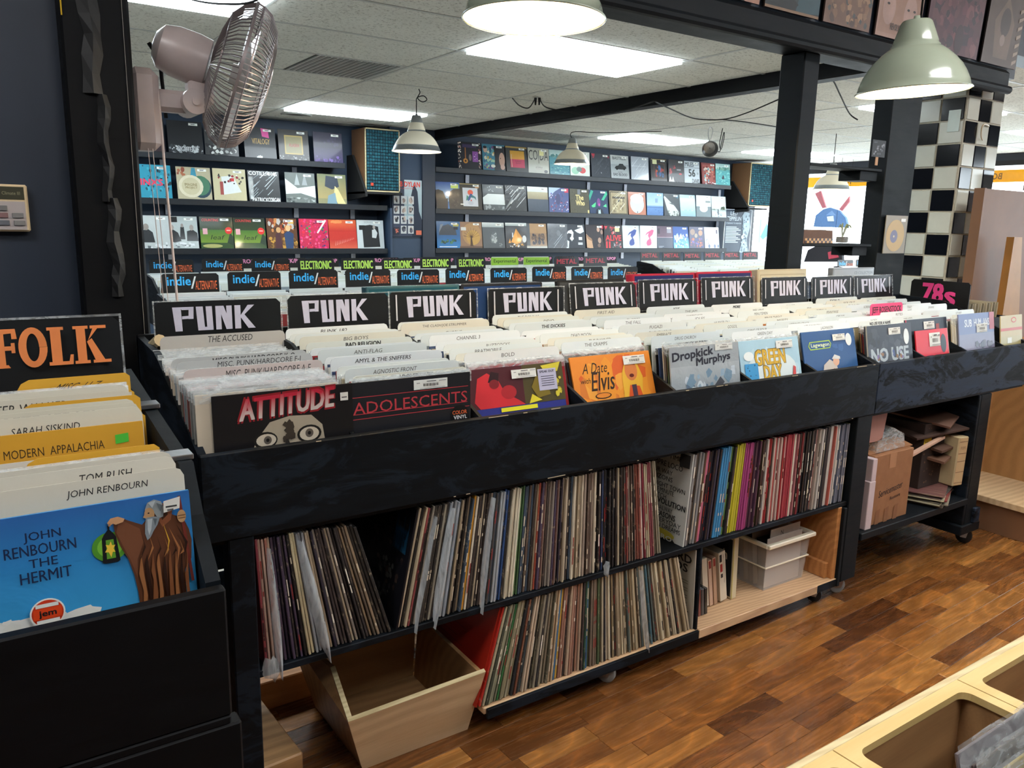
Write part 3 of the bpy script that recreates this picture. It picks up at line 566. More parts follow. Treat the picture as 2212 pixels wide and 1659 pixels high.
R2 = [
 (943, '#3a6aa8', [('g', 0, .3, 1, 1, '#8fb8d8', '#1e4c92'), ('poly', [(0, 0), (0, .7), (.12, .72), (.3, .66), (.42, .4), (.5, .42), (.48, 0)], '#2a2622'), ('poly', [(.56, 0), (.52, .4), (.6, .66), (.75, .76), (1, .78), (1, 0)], '#332f2b'), ('n', .6, .05, 1, .7, 20, .08, ['#443e39', '#26221f'], 22, 1.5), ('r', .63, .78, .95, .93, '#c9d86a')], 'cover of dark cliffs against a blue sky'),
 (993.5, '#2e2c26', [('r', .02, .95, .9, .975, '#a3905a'), ('r', .17, .15, .82, .83, '#c4cbd2'), ('e', .5, .66, .12, .1, '#d8553c'), ('poly', [(.36, .42), (.5, .62), (.58, .6), (.46, .38), (.38, .34)], '#2d4f8c'), ('poly', [(.3, .35), (.34, .56), (.42, .5), (.36, .38)], '#2f7a68'), ('poly', [(.56, .58), (.72, .5), (.74, .38), (.66, .46), (.5, .48)], '#2f6f78'), ('e', .52, .36, .03, .04, '#c84a3c'), ('e', .5, .27, .12, .08, '#b4bcc6'), ('e', .8, .88, .1, .06, '#b88a5c'), ('r', .05, .2, .22, .24, '#e0e2dc'), ('r', .15, .08, .8, .085, '#8a8468')], 'black framed white cover with red sun and blue bird shapes'),
 (1046, '#4d5557', [('g', 0, .25, 1, .65, '#cfd9da', '#dfe8e8'), ('poly', [(0, 1), (0, .5), (.55, .85), (.9, 1)], '#545c60'), ('n', 0, 0, 1, .25, 16, .1, ['#8d979a', '#5c6568'], 24), ('n', .2, .7, .5, .95, 8, .04, ['#b8c0c2'], 25)], 'grey cover with a big pale glare'),  # pale band is glare painted into the cover colours
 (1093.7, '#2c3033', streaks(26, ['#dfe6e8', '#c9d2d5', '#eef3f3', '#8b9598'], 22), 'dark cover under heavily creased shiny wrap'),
 (1143, '#3c4856', [('g', 0, .52, 1, .8, '#8b8366', '#b0a888'), ('g', 0, .8, 1, 1, '#c5cdc8', '#d7dedb'), ('g', 0, 0, 1, .52, '#34404f', '#3f4a58'), ('r', .02, .0, .98, .02, '#9aa4aa')], 'navy seascape cover with sand-coloured band'),
 (1188.5, '#4a5580', [('poly', [(0, .6), (0, 1), (.6, 1), (.3, .85)], '#a8bcd0'), ('n', .05, .02, 1, .8, 90, .05, ['#8a3a5a', '#3c4a86', '#b9b6d0', '#5a6ab0', '#a04048', '#26304e'], 28), ('e', .45, .55, .12, .22, '#3a3e66'), ('r', .78, .82, .98, .98, '#c23a52')], 'violet and red speckled cover with a dark figure'),
 (1234.8, '#4c4a3c', [('n', 0, 0, 1, 1, 50, .05, ['#565446', '#434135'], 30), ('t', 'The', .3, .56, .4, .2, '#d6c48a', .03), ('t', 'Who', .3, .34, .45, .2, '#d6c48a', .03), ('r', .4, .78, .55, .98, '#6c6f78'), ('r', .9, .03, .98, .16, '#c8b980')], 'olive cover with cream block lettering'),
 (1277.4, '#283a58', [('poly', [(.02, .55), (.25, .95), (.12, 1), (0, .75)], '#3f9a86'), ('poly', [(.65, .6), (.95, .98), (1, .85), (.78, .58)], '#3fb08a'), ('poly', [(.1, .35), (.35, .5), (.3, .3), (.15, .28)], '#4ab87c'), ('poly', [(.72, .34), (.9, .45), (.92, .3)], '#52c488'), ('e', .5, .5, .09, .17, '#6e3f7c'), ('e', .52, .4, .05, .06, '#b04a9c'), ('poly', [(.3, 0), (.35, .2), (.5, .28), (.68, .2), (.74, 0)], '#1b2230'), ('poly', [(.44, 0), (.46, .22), (.5, .15), (.56, .22), (.58, 0)], '#b4d4dc')], 'blue and green cover with a purple-faced figure in a suit'),
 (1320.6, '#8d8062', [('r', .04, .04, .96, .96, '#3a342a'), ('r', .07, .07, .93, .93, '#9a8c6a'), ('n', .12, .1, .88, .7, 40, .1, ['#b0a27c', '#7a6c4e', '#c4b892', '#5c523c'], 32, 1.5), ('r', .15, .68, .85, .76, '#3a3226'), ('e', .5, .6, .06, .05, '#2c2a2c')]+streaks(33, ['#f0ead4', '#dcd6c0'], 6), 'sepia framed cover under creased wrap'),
 (1362, '#b8745c', [('e', .5, .5, .4, .4, '#c4d4d4'), ('e', .5, .72, .38, .2, '#dbe6e6'), ('poly', [(.47, .12), (.5, .22), (.53, .12)], '#2c2c30'), ('r', .04, .93, .96, .96, '#c89a84')], 'terracotta cover with a large pale blue oval'),
 (1401, '#6f96c4', [('g', 0, .45, 1, 1, '#a9c4dc', '#8fb4d8'), ('g', 0, 0, 1, .38, '#4f78b0', '#5d88bc'), ('r', 0, .36, 1, .4, '#4a70a4'), ('r', .5, .58, .66, .76, '#7f9cbc'), ('n', 0, .05, 1, .35, 20, .08, ['#5b86bc', '#456da6'], 34, .4)], 'sky blue cover with a darker blue sea'),
 (1438.6, '#3a4248', [('poly', [(.0, .85), (.05, .9), (.7, .45), (.95, .2), (.9, .05), (.4, .0), (.2, .3)], '#c4c9c6'), ('poly', [(.3, .6), (.6, .6), (.7, .5), (.45, .55)], '#4c5458'), ('n', .2, 0, 1, .3, 20, .08, ['#a8aeac', '#7c847c', '#5c6660'], 35), ('poly', [(.55, .95), (.95, .95), (.9, .8)], '#3f7086')], 'dark cover with a large pale hand shape'),
 (1474.4, '#a9c2cc', [('g', 0, .3, 1, .85, '#a4c4cc', '#c6dcde'), ('g', 0, .0, 1, .32, '#86a6b4', '#9dbcc6'), ('n', 0, .26, 1, .36, 16, .12, ['#b8d0d4', '#94b4c0'], 36, .4)], 'pale misty blue cover'),
 (1508.6, '#6c7b80', [('g', 0, .5, 1, 1, '#b4c4c6', '#c8d4d4'), ('e', .5, .55, .28, .22, '#d0dada'), ('e', .5, .4, .27, .15, '#e8eeec'), ('e', .5, .58, .1, .1, '#f2f6f4'), ('r', .62, .68, .95, .76, '#7c8888')], 'grey cover with a white onion-like shape'),
 (1542.7, '#bcc8ca', [('g', 0, .3, 1, .6, '#a8b8ba', '#c4cfd0'), ('n', .6, .38, .98, .55, 14, .1, ['#4c5a48', '#3c4a3c'], 37), ('n', 0, .36, 1, .42, 16, .06, ['#5c6a5c'], 38), ('n', 0, .02, 1, .3, 30, .07, ['#dfe6e8', '#8c989c', '#aab6ba'], 39), ('r', .4, .15, .48, .4, '#5c6468')], 'washed-out cover with trees and rubble'),
]
R3 = [
 (945, '#2c5c8c', [('g', 0, 0, 1, .5, '#2f7fc0', '#285a8c'), ('poly', [(.1, .5), (.15, .8), (.5, .9), (.8, .75), (.85, .5)], '#39404a'), ('n', .1, .18, .9, .36, 26, .09, ['#2f5a48', '#4a7a5c', '#233c3a'], 41), ('poly', [(.08, .55), (.3, .9), (.16, .88)], '#6b7888'), ('r', .1, .06, .85, .09, '#d4e4ee'), ('r', .7, .82, .94, .92, '#a8a048'), ('r', .72, .7, .9, .8, '#161a24')], 'blue cover with an island city under a dark dome'),
 (995, '#8f7058', [('e', .55, .55, .42, .42, '#a8845a'), ('e', .6, .42, .3, .28, '#b8924e'), ('poly', [(.46, .12), (.49, .45), (.54, .45), (.58, .12), (.7, .06), (.34, .06)], '#4e3a2c')]+[('poly', [(.51, .4), (.52+.36*math.cos(a)*1., .45+.34*math.sin(a)), (.53+.34*math.cos(a+.05), .44+.34*math.sin(a+.05)), (.54, .4)], '#4e3a2c') for a in (.15, .5, .85, 1.2, 1.6, 1.95, 2.3, 2.65, 3.0)]+[('g', 0, 0, 1, .1, '#5a463c', '#6e5848'), ('r', .08, .68, .3, .8, '#c8c8c4')], 'tan cover with a bare dark tree'),
 (1046.7, '#52595e', [('n', .35, .2, .65, .7, 24, .12, ['#8b9296', '#6c7478', '#a8aeb0', '#5c646a'], 43), ('g', 0, .82, 1, 1, '#98a4a8', '#d4dedf'), ('n', .7, .05, 1, .25, 8, .05, ['#7c8488'], 44)], 'smoky grey cover with a faint pale figure'),
 (1096, '#33373c', [('g', 0, .88, 1, 1, '#8b989a', '#cfd8d8'), ('poly', [(.25, .25), (.5, .78), (.78, .42), (.7, .25), (.6, .18)], '#d89a44'), ('poly', [(.5, .78), (.58, .3), (.6, .18), (.78, .42)], '#c08438'), ('e', .88, .38, .1, .14, '#c4ccd0'), ('n', .12, .05, .9, .24, 26, .06, ['#a8adb0', '#d4d8da', '#5c6062', '#c89a54'], 45), ('poly', [(.12, .22), (.2, .4), (.24, .22)], '#d49a50'), ('r', .3, .44, .36, .62, '#b8bcc0')], 'charcoal cover with an orange tent and cartoon people'),
 (1142, '#8f7358', [('r', 0, 0, .18, 1, '#4c5258'), ('r', .18, .62, 1, .98, '#a0805c'), ('n', .2, .15, .9, .6, 40, .1, ['#38363e', '#5c4c44', '#77604c', '#2a2c38'], 46, 1.4), ('g', 0, 0, 1, .12, '#c4cac8', '#9a9080')], 'brown cover with a dark street scene and grey spine strip'),
 (1187.8, '#454c54', [('n', .1, .1, .9, .9, 20, .07, ['#4d545c', '#3e454c'], 47), ('e', .55, .62, .1, .12, '#5c646c')]+streaks(48, ['#9aa4ac', '#6f7982'], 6), 'dull slate cover in a plastic bag'),
 (1228.5, '#252c36', [('poly', [(.02, .55), (.12, .72), (.3, .78), (.4, .66), (.36, .4), (.3, .3), (.24, .4), (.3, .6), (.14, .64)], '#d8e0e4'), ('poly', [(.45, .75), (.9, .9), (.95, .7), (.75, .62), (.6, .66)], '#c8d0d6'), ('poly', [(0, 0), (.04, .36), (.16, .3), (.12, 0)], '#c8d4da'), ('r', .66, .36, .84, .48, '#c8ccd0'), ('r', .62, .16, .86, .26, '#b8bcc0'), ('e', .3, .42, .1, .07, '#d0d8dc')], 'near-black cover with white headphone drawing'),
 (1273, '#28242a', [('poly', [(.02, .05), (.02, .62), (.3, .38), (.36, 0)], '#b89474'), ('poly', [(0, .6), (.3, .42), (.34, .3), (.1, .4)], '#8c6a50'), ('e', .68, .8, .08, .1, '#b09080'), ('e', .86, .7, .07, .1, '#8e7468'), ('e', .72, .35, .09, .12, '#a08474'), ('e', .68, .14, .08, .08, '#6f5a50'), ('r', .82, .84, .98, .98, '#b04a5a')], 'dark cover of four half-lit faces'),
 (1312, '#1f1c20', [('poly', [(.02, .95), (.1, .8), (.2, .95)], '#c03040'), ('n', .25, .6, .7, .95, 16, .1, ['#8a2c34', '#c4a89c', '#30343c', '#b84048'], 51), ('r', .6, .72, .85, .92, '#d8d890'), ('t', 'ALIVE', .08, .34, .86, .23, '#d02c38', .03), ('t', 'II', .1, .02, .22, .28, '#d02c38', .04), ('n', .4, .02, .95, .3, 16, .08, ['#5c6064', '#b84a50', '#8c9094'], 52)], 'black cover with big red lettering'),
 (1353, '#c3ccd0', [('poly', [(.28, .56), (.4, .7), (.7, .84), (.82, .8), (.74, .62), (.58, .5), (.66, .36), (.62, .22), (.44, .12), (.36, .22), (.42, .36), (.54, .44), (.46, .56), (.5, .68)], '#3c5090'), ('e', .52, .26, .15, .12, '#3c5090')], 'white cover with a blue blob figure'),
 (1390.5, '#ccd2d6', [('poly', [(.28, .56), (.4, .7), (.7, .84), (.82, .8), (.74, .62), (.58, .5), (.66, .36), (.62, .22), (.44, .12), (.36, .22), (.42, .36), (.54, .44), (.46, .56), (.5, .68)], '#cc4074'), ('e', .52, .26, .15, .12, '#cc4074')], 'white cover with a pink blob figure'),
 (1428, '#454c5c', [('g', 0, .52, 1, 1, '#5c4658', '#544454'), ('r', 0, .5, 1, .52, '#b89aa8'), ('r', .62, .7, .9, .9, '#8c8c98'), ('r', .05, .66, .16, .9, '#2c2834'), ('r', .08, .1, .4, .115, '#aab4c0'), ('r', .08, .05, .3, .065, '#aab4c0')], 'muted cover, plum over slate, with a pink line'),
 (1463.8, '#3c5c9c', [('g', 0, 0, 1, .5, '#7cc0e8', '#4c7cc0'), ('n', .05, .05, .95, .7, 50, .09, ['#a4dcf0', '#5c9cd8', '#d8f0f8', '#3450a0'], 54, 1.3), ('poly', [(.35, .45), (.5, .7), (.65, .45)], '#c8ecf8')], 'bright blue cover with icy white rays'),
 (1498, '#4a4a62', [('e', .22, .76, .16, .14, '#8a7468'), ('e', .45, .6, .1, .1, '#9a8a78'), ('e', .75, .72, .14, .13, '#a07c64'), ('n', .05, .05, .95, .5, 50, .09, ['#5c4c7c', '#8c4c54', '#3c4c84', '#a8684c', '#6c5c94'], 55)], 'dusky cover of faces in round frames'),
 (1532, '#c0c9d4', [('n', .05, .08, .3, .6, 8, .07, ['#8c96a8', '#7a8698'], 56), ('e', .3, .12, .07, .09, '#5c6c88'), ('e', .68, .12, .07, .09, '#64708a'), ('e', .92, .12, .05, .08, '#5c6c88'), ('r', .8, .7, .9, .96, '#5c5058'), ('r', .05, .0, .95, .02, '#9ba6b4')], 'pale cover with small blue figures along its foot'),
]
for L, z, nm in ((R1, 2.01, 'top'), (R2, 1.55, 'middle'), (R3, 1.105, 'bottom')):
    for i, (px, bg, ops, lb) in enumerate(L):
        x = aty(px, 400, WY).x+LP/2; W_ = LP if px < 1400 else LP*.97
        cover('record_cover', x, WY+.0, z+.002, bg, ops, lb+', %s right wall shelf' % nm, 'covers on the right wall shelves', th=.004+.012*(i % 5 == 2), tilt=6+(i*37 % 5), W_=W_, mat='crinkle' if ('wrap' in lb or 'bag' in lb) else 'shrink')
L1 = [
 (287, '#2c2e33', [('r', .0, 0, 1, .4, '#3a2e33')], 'black cover half hidden by the fan base'),
 (372, '#26282c', [('n', 0, .02, 1, .3, 60, .07, ['#8b8f92', '#c4c8ca', '#3c4044'], 61), ('t', 'NIGHTFALL', .25, .1, .6, .14, '#c8ccd0', .02)], 'black cover with white scratchy lower band behind the fan'),
 (450, '#3a3c3e', [('n', 0, 0, 1, 1, 80, .09, ['#a8acaa', '#5c605e', '#d0d4d0', '#26282a'], 62)], 'black and white busy cover behind the fan cage'),
 (534.6, '#34373a', [('t', 'VITALOGY', .25, .48, .56, .17, '#b89a5c', .015), ('poly', [(.55, .98), (.78, .96), (.8, .68), (.58, .72)], '#d8589a'), ('n', .35, .02, .6, .14, 5, .07, ['#cfd8d8'], 63)], 'dark cover with gold lettering and a pink note'),
 (607.5, '#3c3a38', [('r', .2, .22, .8, .82, '#b49c5c'), ('r', .24, .26, .76, .78, '#8c8460'), ('t', 'ALASKA', .34, .46, .34, .1, '#a04a44', .02)]+[('n', 0, 0, 1, .25, 30, .05, ['#8c8e8c', '#5c5c58'], 64)], 'brown cover with a gold-framed square'),
 (681.7, '#1e1a34', [('g', 0, 0, 1, .5, '#3c3060', '#221d3c'), ('n', 0, 0, 1, .28, 40, .1, ['#54407c', '#6c549c', '#2c2450'], 65), ('n', .3, .5, .9, .9, 14, .1, ['#2a2444'], 66)], 'deep purple night sky cover'),
]
L2 = [
 (296, '#2f8ca4', [('n', 0, 0, 1, 1, 60, .06, ['#1c2c34', '#24505c', '#3fa4b8'], 67, 1.3), ('t', 'INXS', .15, .4, .6, .18, '#d8405c', .04)], 'turquoise cover with black crackle and red lettering'),
 (386, '#b4ac90', [('n', .0, .7, .3, 1, 10, .1, ['#8a4c3c', '#a8684c'], 68), ('poly', [(.45, .98), (.55, .98), (.6, .6), (.4, .7)], '#3f8ca4'), ('e', .7, .4, .3, .33, '#2c4450'), ('e', .68, .45, .28, .3, '#47765c'), ('e', .4, .42, .36, .34, '#d4ceb4'), ('e', .4, .42, .27, .26, '#c4bd9c'), ('t', 'IMAGINE', .22, .43, .36, .08, '#8a7c58', .02), ('t', 'PROJECT', .24, .33, .34, .08, '#8a7c58', .02)], 'cream cover with a big plate-like disc'),
 (464, '#c4bc98', [('poly', [(.3, .2), (.25, .75), (.6, .8), (.85, .3)], '#d8dedc'), ('n', .1, .5, .95, .85, 20, .07, ['#2c2a28', '#8c2c30', '#e0e0d4', '#54504a'], 70), ('r', .2, .2, .3, .6, '#9c4844'), ('r', .54, .62, .64, .72, '#c03434')], 'cream cover with a white van-like collage'),
 (540, '#2a2e30', [('t', 'COTILLIONS', .04, .86, .9, .12, '#e4e8e6', .02), ('t', 'WILLIAM', .02, .1, .12, .7, '#d8dcda', .02), ('t', 'PATRICK', .1, .02, .5, .13, '#e4e8e6', .02), ('t', 'CORGAN', .6, .02, .38, .14, '#e4e8e6', .02)]+streaks(71, ['#c4d0d4', '#e0e8ea', '#8c989c'], 14), 'black cover edged with white ornate lettering'),
 (619.4, '#6c7470', [('poly', [(0, .3), (0, .8), (.4, .5), (1, .6), (1, .2), (.5, .34)], '#d4dcd8'), ('poly', [(.3, .6), (.4, .98), (.48, .6)], '#a4acac'), ('poly', [(.55, .6), (.66, .98), (.74, .6)], '#949c9c'), ('n', 0, 0, 1, .25, 20, .1, ['#3c4444', '#b4bcb8', '#848c88'], 72, .4)], 'grey cover with sail-like white glare'),  # white sweep is glare painted into the cover colours
 (688.4, '#8c8a68', [('g', 0, .2, 1, 1, '#a89868', '#747c5c'), ('poly', [(.25, .6), (.3, .95), (.7, .9), (.75, .6), (.5, .5)], '#3c4450'), ('poly', [(.55, .3), (.6, .62), (.72, .5), (.98, .0), (.7, 0)], '#d8c890'), ('poly', [(.3, 0), (.35, .3), (.6, .4), (.66, 0)], '#7c98a4')], 'sepia meadow cover with figures in hats'),
]
L3 = [
 (287, '#b4bcbc', [('poly', [(.1, .2), (.15, .5), (.35, .62), (.5, .5), (.55, .2)], '#2c3034'), ('e', .32, .66, .08, .1, '#8c8680'), ('n', .3, 0, 1, .22, 12, .1, ['#5c6468', '#cfd4d6'], 74)], 'grey cover with a seated man, leftmost on the shelf'),
 (350, '#aab4b4', [('poly', [(.02, .3), (.08, .52), (.25, .62), (.42, .5), (.5, .25), (.3, .2)], '#1e2226'), ('e', .24, .66, .07, .09, '#948c86'), ('poly', [(.46, .3), (.5, .68), (.6, .68), (.62, .3)], '#24282c'), ('e', .55, .72, .04, .06, '#8a8480'), ('poly', [(.66, .25), (.68, .55), (.85, .6), (.98, .5), (1, .25)], '#24282c'), ('e', .82, .66, .06, .09, '#98908a'), ('n', .25, 0, 1, .26, 16, .12, ['#d0d6d8', '#8c9498', '#5c6468'], 75, .5), ('r', .06, .82, .42, .98, '#16181a')], 'black and white cover with three men'),
 (430, '#2a4a26', [('g', .0, .2, 1, .6, '#6c8c2c', '#3c6c24'), ('g', 0, .6, 1, 1, '#1e3a1c', '#16261a'), ('e', .35, .1, .3, .06, '#a8a868'), ('poly', [(.8, .2), (.9, .5), (1, .4), (1, .1)], '#1c3828'), ('t', 'COUNTING', .06, .86, .5, .08, '#c8383c', .02, .2), ('r', .08, .46, .22, .64, '#d4a0a8'), ('e', .86, .58, .11, .11, '#d8302c'), ('r', .8, .57, .92, .6, '#e8b8b0'), ('t', 'leaf', .3, .3, .4, .14, '#22381c', .0, .3)], 'green cover with red disc sticker, left of its twin'),
 (504, '#2a4a26', [('g', .0, .2, 1, .6, '#6c8c2c', '#3c6c24'), ('g', 0, .6, 1, 1, '#1e3a1c', '#16261a'), ('poly', [(.8, .2), (.9, .5), (1, .4), (1, .1)], '#1c3828'), ('t', 'COUNTING', .06, .86, .5, .08, '#c8383c', .02, .2), ('r', .06, .46, .2, .64, '#d4a0a8'), ('e', .86, .58, .11, .11, '#d8302c'), ('r', .8, .57, .92, .6, '#e8b8b0'), ('t', 'leaf', .3, .3, .4, .14, '#22381c', .0, .3)], 'green cover with red disc sticker, right of its twin'),
 (575.7, '#5c3a26', [('n', 0, .5, 1, 1, 40, .1, ['#8c3c24', '#2c2420', '#c8844c', '#b8b4b0'], 77, 1.4), ('n', 0, 0, 1, .4, 40, .1, ['#8c6a34', '#5c4020', '#c49440'], 78), ('poly', [(.25, 0), (.28, .5), (.42, .55), (.5, 0)], '#4c2c34'), ('e', .38, .62, .08, .09, '#c89c6c'), ('poly', [(.6, 0), (.56, .5), (.7, .6), (.88, .5), (.84, 0)], '#2c4468'), ('e', .7, .68, .08, .1, '#d8b484'), ('r', .72, .84, .9, .96, '#d8a83c')], 'warm fantasy cover with two costumed women'),
 (646, '#c02c50', [('n', 0, 0, 1, 1, 110, .07, ['#e0407c', '#d83048', '#8c1c3c', '#4c3c74', '#e8688c', '#48884c'], 79)]+[('poly', [(.6, .55), (.9, .98), (.95, .95), (.64, .52)], '#e8dce0')], 'crowded crimson and pink cover'),
 (711, '#b8342c', [('g', 0, .6, 1, 1, '#b02c28', '#d8683c'), ('g', 0, 0, 1, .3, '#d06048', '#b83830'), ('n', 0, .85, .5, 1, 8, .14, ['#e08c54'], 80, .5)]+[('poly', [(.2+i*.06, .12+i*.02), (.22+i*.06, .3+i*.01), (.215+i*.06, .12+i*.02)], '#e8b0a4') for i in range(12)], 'glossy red cover with an orange glow'),
 (772, '#bcc6c8', [('poly', [(.22, .06), (.2, .8), (.5, .84), (.8, .78), (.84, .08)], '#1e2226'), ('poly', [(.55, .4), (.56, .66), (.68, .7), (.76, .56), (.7, .38)], '#c0c8ca'), ('e', .64, .76, .05, .07, '#9a9490'), ('r', .08, .66, .3, .82, '#16181a'), ('t', 'SOLO SET', .28, .9, .5, .05, '#8c9698')], 'white-bordered cover with a dark portrait'),
]
for L, z, nm in ((L1, 1.985, 'top'), (L2, 1.565, 'middle'), (L3, 1.10, 'bottom')):
    for i, (px, bg, ops, lb) in enumerate(L):
        x = aty(px, 440, WY).x+LP/2
        cover('record_cover', x, WY, z+.002, bg, ops, lb+', %s left wall shelf' % nm, 'covers on the left wall shelves', th=.004+.012*(i % 5 == 3), tilt=6+(i*23 % 5))
# speakers with teal foam grilles
def speaker(x, y, z, w_, d, h, label):
    t = empty('speaker', (x+w_/2, y, z), label, 'speaker', 'large wall speakers')
    G().cbox(x, y+.012, z, x+w_, y+d, z+h, .004).build('cabinet', 'oak', t)
    e_ = G(); e_.box(x, y, z, x+w_, y+.012, z+.012).box(x, y, z+h-.012, x+w_, y+.012, z+h).box(x, y, z, x+.01, y+.012, z+h).box(x+w_-.01, y, z, x+w_, y+.012, z+h); e_.build('bezel', 'birch_edge', t)
    g = G().box(x+.012, y+.004, z+.014, x+w_-.012, y+.012, z+h-.014, '#08242e'); nx, nz = 12, 19; q = random.Random(3)
    cw = (w_-.03)/nx; ch = (h-.035)/nz
    for i in range(nx):
        for j in range(nz): g.cbox(x+.015+i*cw+.003, y-.008, z+.018+j*ch+.003, x+.015+(i+1)*cw-.003, y+.006, z+.018+(j+1)*ch-.003, .004, q.choice(['#14505e', '#114654', '#1a5c68']))
    g.build('foam_grille', 'foam', t); G().box(x+.055, y-.012, z+.06, x+.085, y-.006, z+.09, '#b8402c').build('badge', 'print', t, label='small red badge')
speaker(3.20, 6.42, 1.715, .40, .36, .65, 'wooden speaker with teal waffle grille, beside the left wall shelves')
speaker(9.28, 6.42, 1.74, .5, .36, .62, 'wooden speaker with teal waffle grille, at the right end of the wall')
for x, lb in ((3.17, 'left'), (9.22, 'right')):
    g = G().prism([(YB, 2.1), (YB, 1.62), (6.36, 1.66), (6.36, 1.70), (6.7, 2.1)], x, x+.025, 'x'); g.box(x, 6.38, 1.69, x+.44, YB, 1.712)
    tag(g.build('speaker_bracket', 'dark_void'), 'black triangular bracket shelf carrying the %s wall speaker' % lb, 'bracket')
# posters
def poster(x0, x1, z0, z1, y, bg, ops, label, fr=None):
    g = G().box(x0, y, z0, x1, y+.012, z1, fr or bg); g.face((x0, y, z0), (x1-x0, 0, 0), (0, 0, z1-z0)).ops([('r', .02, .01, .98, .99, bg)]+ops); return tag(g.build('poster', 'print'), label, 'poster')
po = [('g', .4, .3, 1, 1, '#8fa4ac', '#b4c4c8'), ('poly', [(.72, .95), (.62, .7), (.72, .45), (.66, 0), (1, 0), (1, .3), (.9, .45), (.85, .8)], '#232c3c'), ('t', 'BOB DYLAN', .03, .88, .9, .09, '#d84838', .03), ('t', 'bring them all back home', .03, .83, .7, .035, '#c4584c'), ]
for r_ in range(4):
    for c_ in range(3):
        if r_ == 0 and c_ == 0: continue
        po += [('r', .04+.24*c_, .05+.175*r_, .23+.24*c_, .19+.175*r_, '#b9bcbc'), ('n', .06+.24*c_, .06+.175*r_, .21+.24*c_, .18+.175*r_, 7, .07, ['#3c4048', '#8c7c74', '#5c5c68', '#2a2c34', '#a8988c'], r_*3+c_)]
po += [('r', .04, .03, .22, .16, '#262b38'), ('n', .05, .05, .2, .15, 10, .03, ['#c8705c'], 5), ('r', .78, .03, .97, .11, '#c8664c')]
poster(3.56, 3.925, 1.245, 1.86, YB-.02-.3, '#3a4254', po, 'tall tour poster with a red heading and a grid of small portraits')
struct(G().cbox(3.555, YB-.305, .7, 3.925, YB-.29, 1.22, .003), 'trim_3', 'navy_wall')
struct(G().box(3.545, YB-.3, 0, 3.93, YB, H), 'wall_recess', 'navy_wall')
po = [('t', 'LED', .2, .86, .25, .09, '#c4d0d8'), ('t', 'ZEPPELIN', .08, .74, .52, .09, '#c4d0d8'), ('t', 'STAIRWAY TO HEAVEN', .06, .66, .55, .035, '#a8b4bc')]+[('r', .06, .58-i*.035, .45+.08*((i*7) % 3), .60-i*.035, '#a4b0b8') for i in range(11)]+[('poly', [(.6, 0), (.7, .3), (.68, .7), (.62, .85), (.7, .95), (.9, .92), (.95, .6), (.85, .3), (.95, 0)], '#8fa2ac'), ('n', .62, .02, .92, .9, 40, .06, ['#5c6c78', '#b4c4cc', '#3c4a58'], 9)]
poster(9.02, 9.62, 1.05, 1.69, 6.62, '#39434f', po, 'dark framed poster with white lettering beside the back window', '#c8d0d4')
tag(G().box(10.05, YB-.01, 1.15, 10.4, YB, 1.6, '#cfe0ea').face((10.05, YB-.01, 1.15), (.35, 0, 0), (0, 0, .45)).ops([('poly', [(.2, .3), (.6, .8), (.7, .6), (.9, .9), (.8, .4), (.4, .2)], '#4c8cc0'), ('r', .1, .1, .2, .9, '#7cb0d0')]).build('window_card', 'print'), 'pale card with blue arrow at the back window', 'poster')
# covers pinned to the soffit above the long beam
SO = [
 (2.10, '#3c3230', [('r', .72, .0, 1, .3, '#b0806c')], 'dark cover with pink corner above the beam, leftmost', '#241f1e'),
 (2.50, '#1c2428', [('poly', [(.0, .3), (.0, .22), (1, .02), (1, .1)], '#26343a'), ('poly', [(.55, .0), (.65, .35), (1, .3), (1, .05)], '#31505a'), ('r', 0, 0, 1, .03, '#8a6c50'), ('poly', [(.05, .06), (.2, .3), (.6, .1), (.5, .03)], '#161c20')], 'dark green cover above the right post', '#3c2e24'),
 (2.865, '#7a5c4c', [('n', 0, 0, 1, 1, 120, .09, ['#8c6a54', '#5c4a44', '#a88468', '#4a5050', '#94745c'], 90)], 'mottled brown cover above the beam', '#4a3830'),
 (3.25, '#b08c7c', [('poly', [(.02, .05), (.1, .5), (.3, .8), (.7, .8), (.95, .5), (.98, .05)], '#a88270'), ('e', .23, .35, .14, .2, '#b8968a'), ('e', .72, .32, .15, .24, '#b8968a'), ('poly', [(.2, .9), (.3, .5), (.45, .9), (.6, .5), (.8, .95)], '#6c5448'), ('e', .2, .4, .03, .015, '#2c2220'), ('e', .66, .38, .03, .015, '#2c2220'), ('e', .8, .38, .03, .015, '#2c2220'), ('e', .72, .14, .05, .015, '#3c2420'), ('t', 'REVOLVER', .3, .1, .28, .08, '#2c2422', .01)], 'pinkish line-drawn cover of faces above the beam', '#5c4840'),
 (3.66, '#5c3440', [('n', 0, 0, 1, 1, 90, .1, ['#6c3c48', '#4a2c3c', '#7c4c54', '#3a2836', '#6a4048'], 92, 1.5), ('e', .6, .2, .08, .2, '#3c2430')], 'dark crimson cover above the cream pendant', '#2c1c22'),
]
SO.append((0, '#5c4c44', [('poly', [(.3, .1), (.2, .6), (.5, .95), (.75, .6), (.7, .1)], '#7c685c'), ('e', .5, .6, .14, .2, '#4a3c38'), ('e', .48, .35, .07, .08, '#a08c80')]+[('poly', [(.86, .04+i*.12), (.98, .1+i*.12), (.98, .14+i*.12), (.86, .1+i*.12)], '#b0a090') for i in range(7)], 'brown cover with a figure and patterned border, above the column', '#2a2220'))
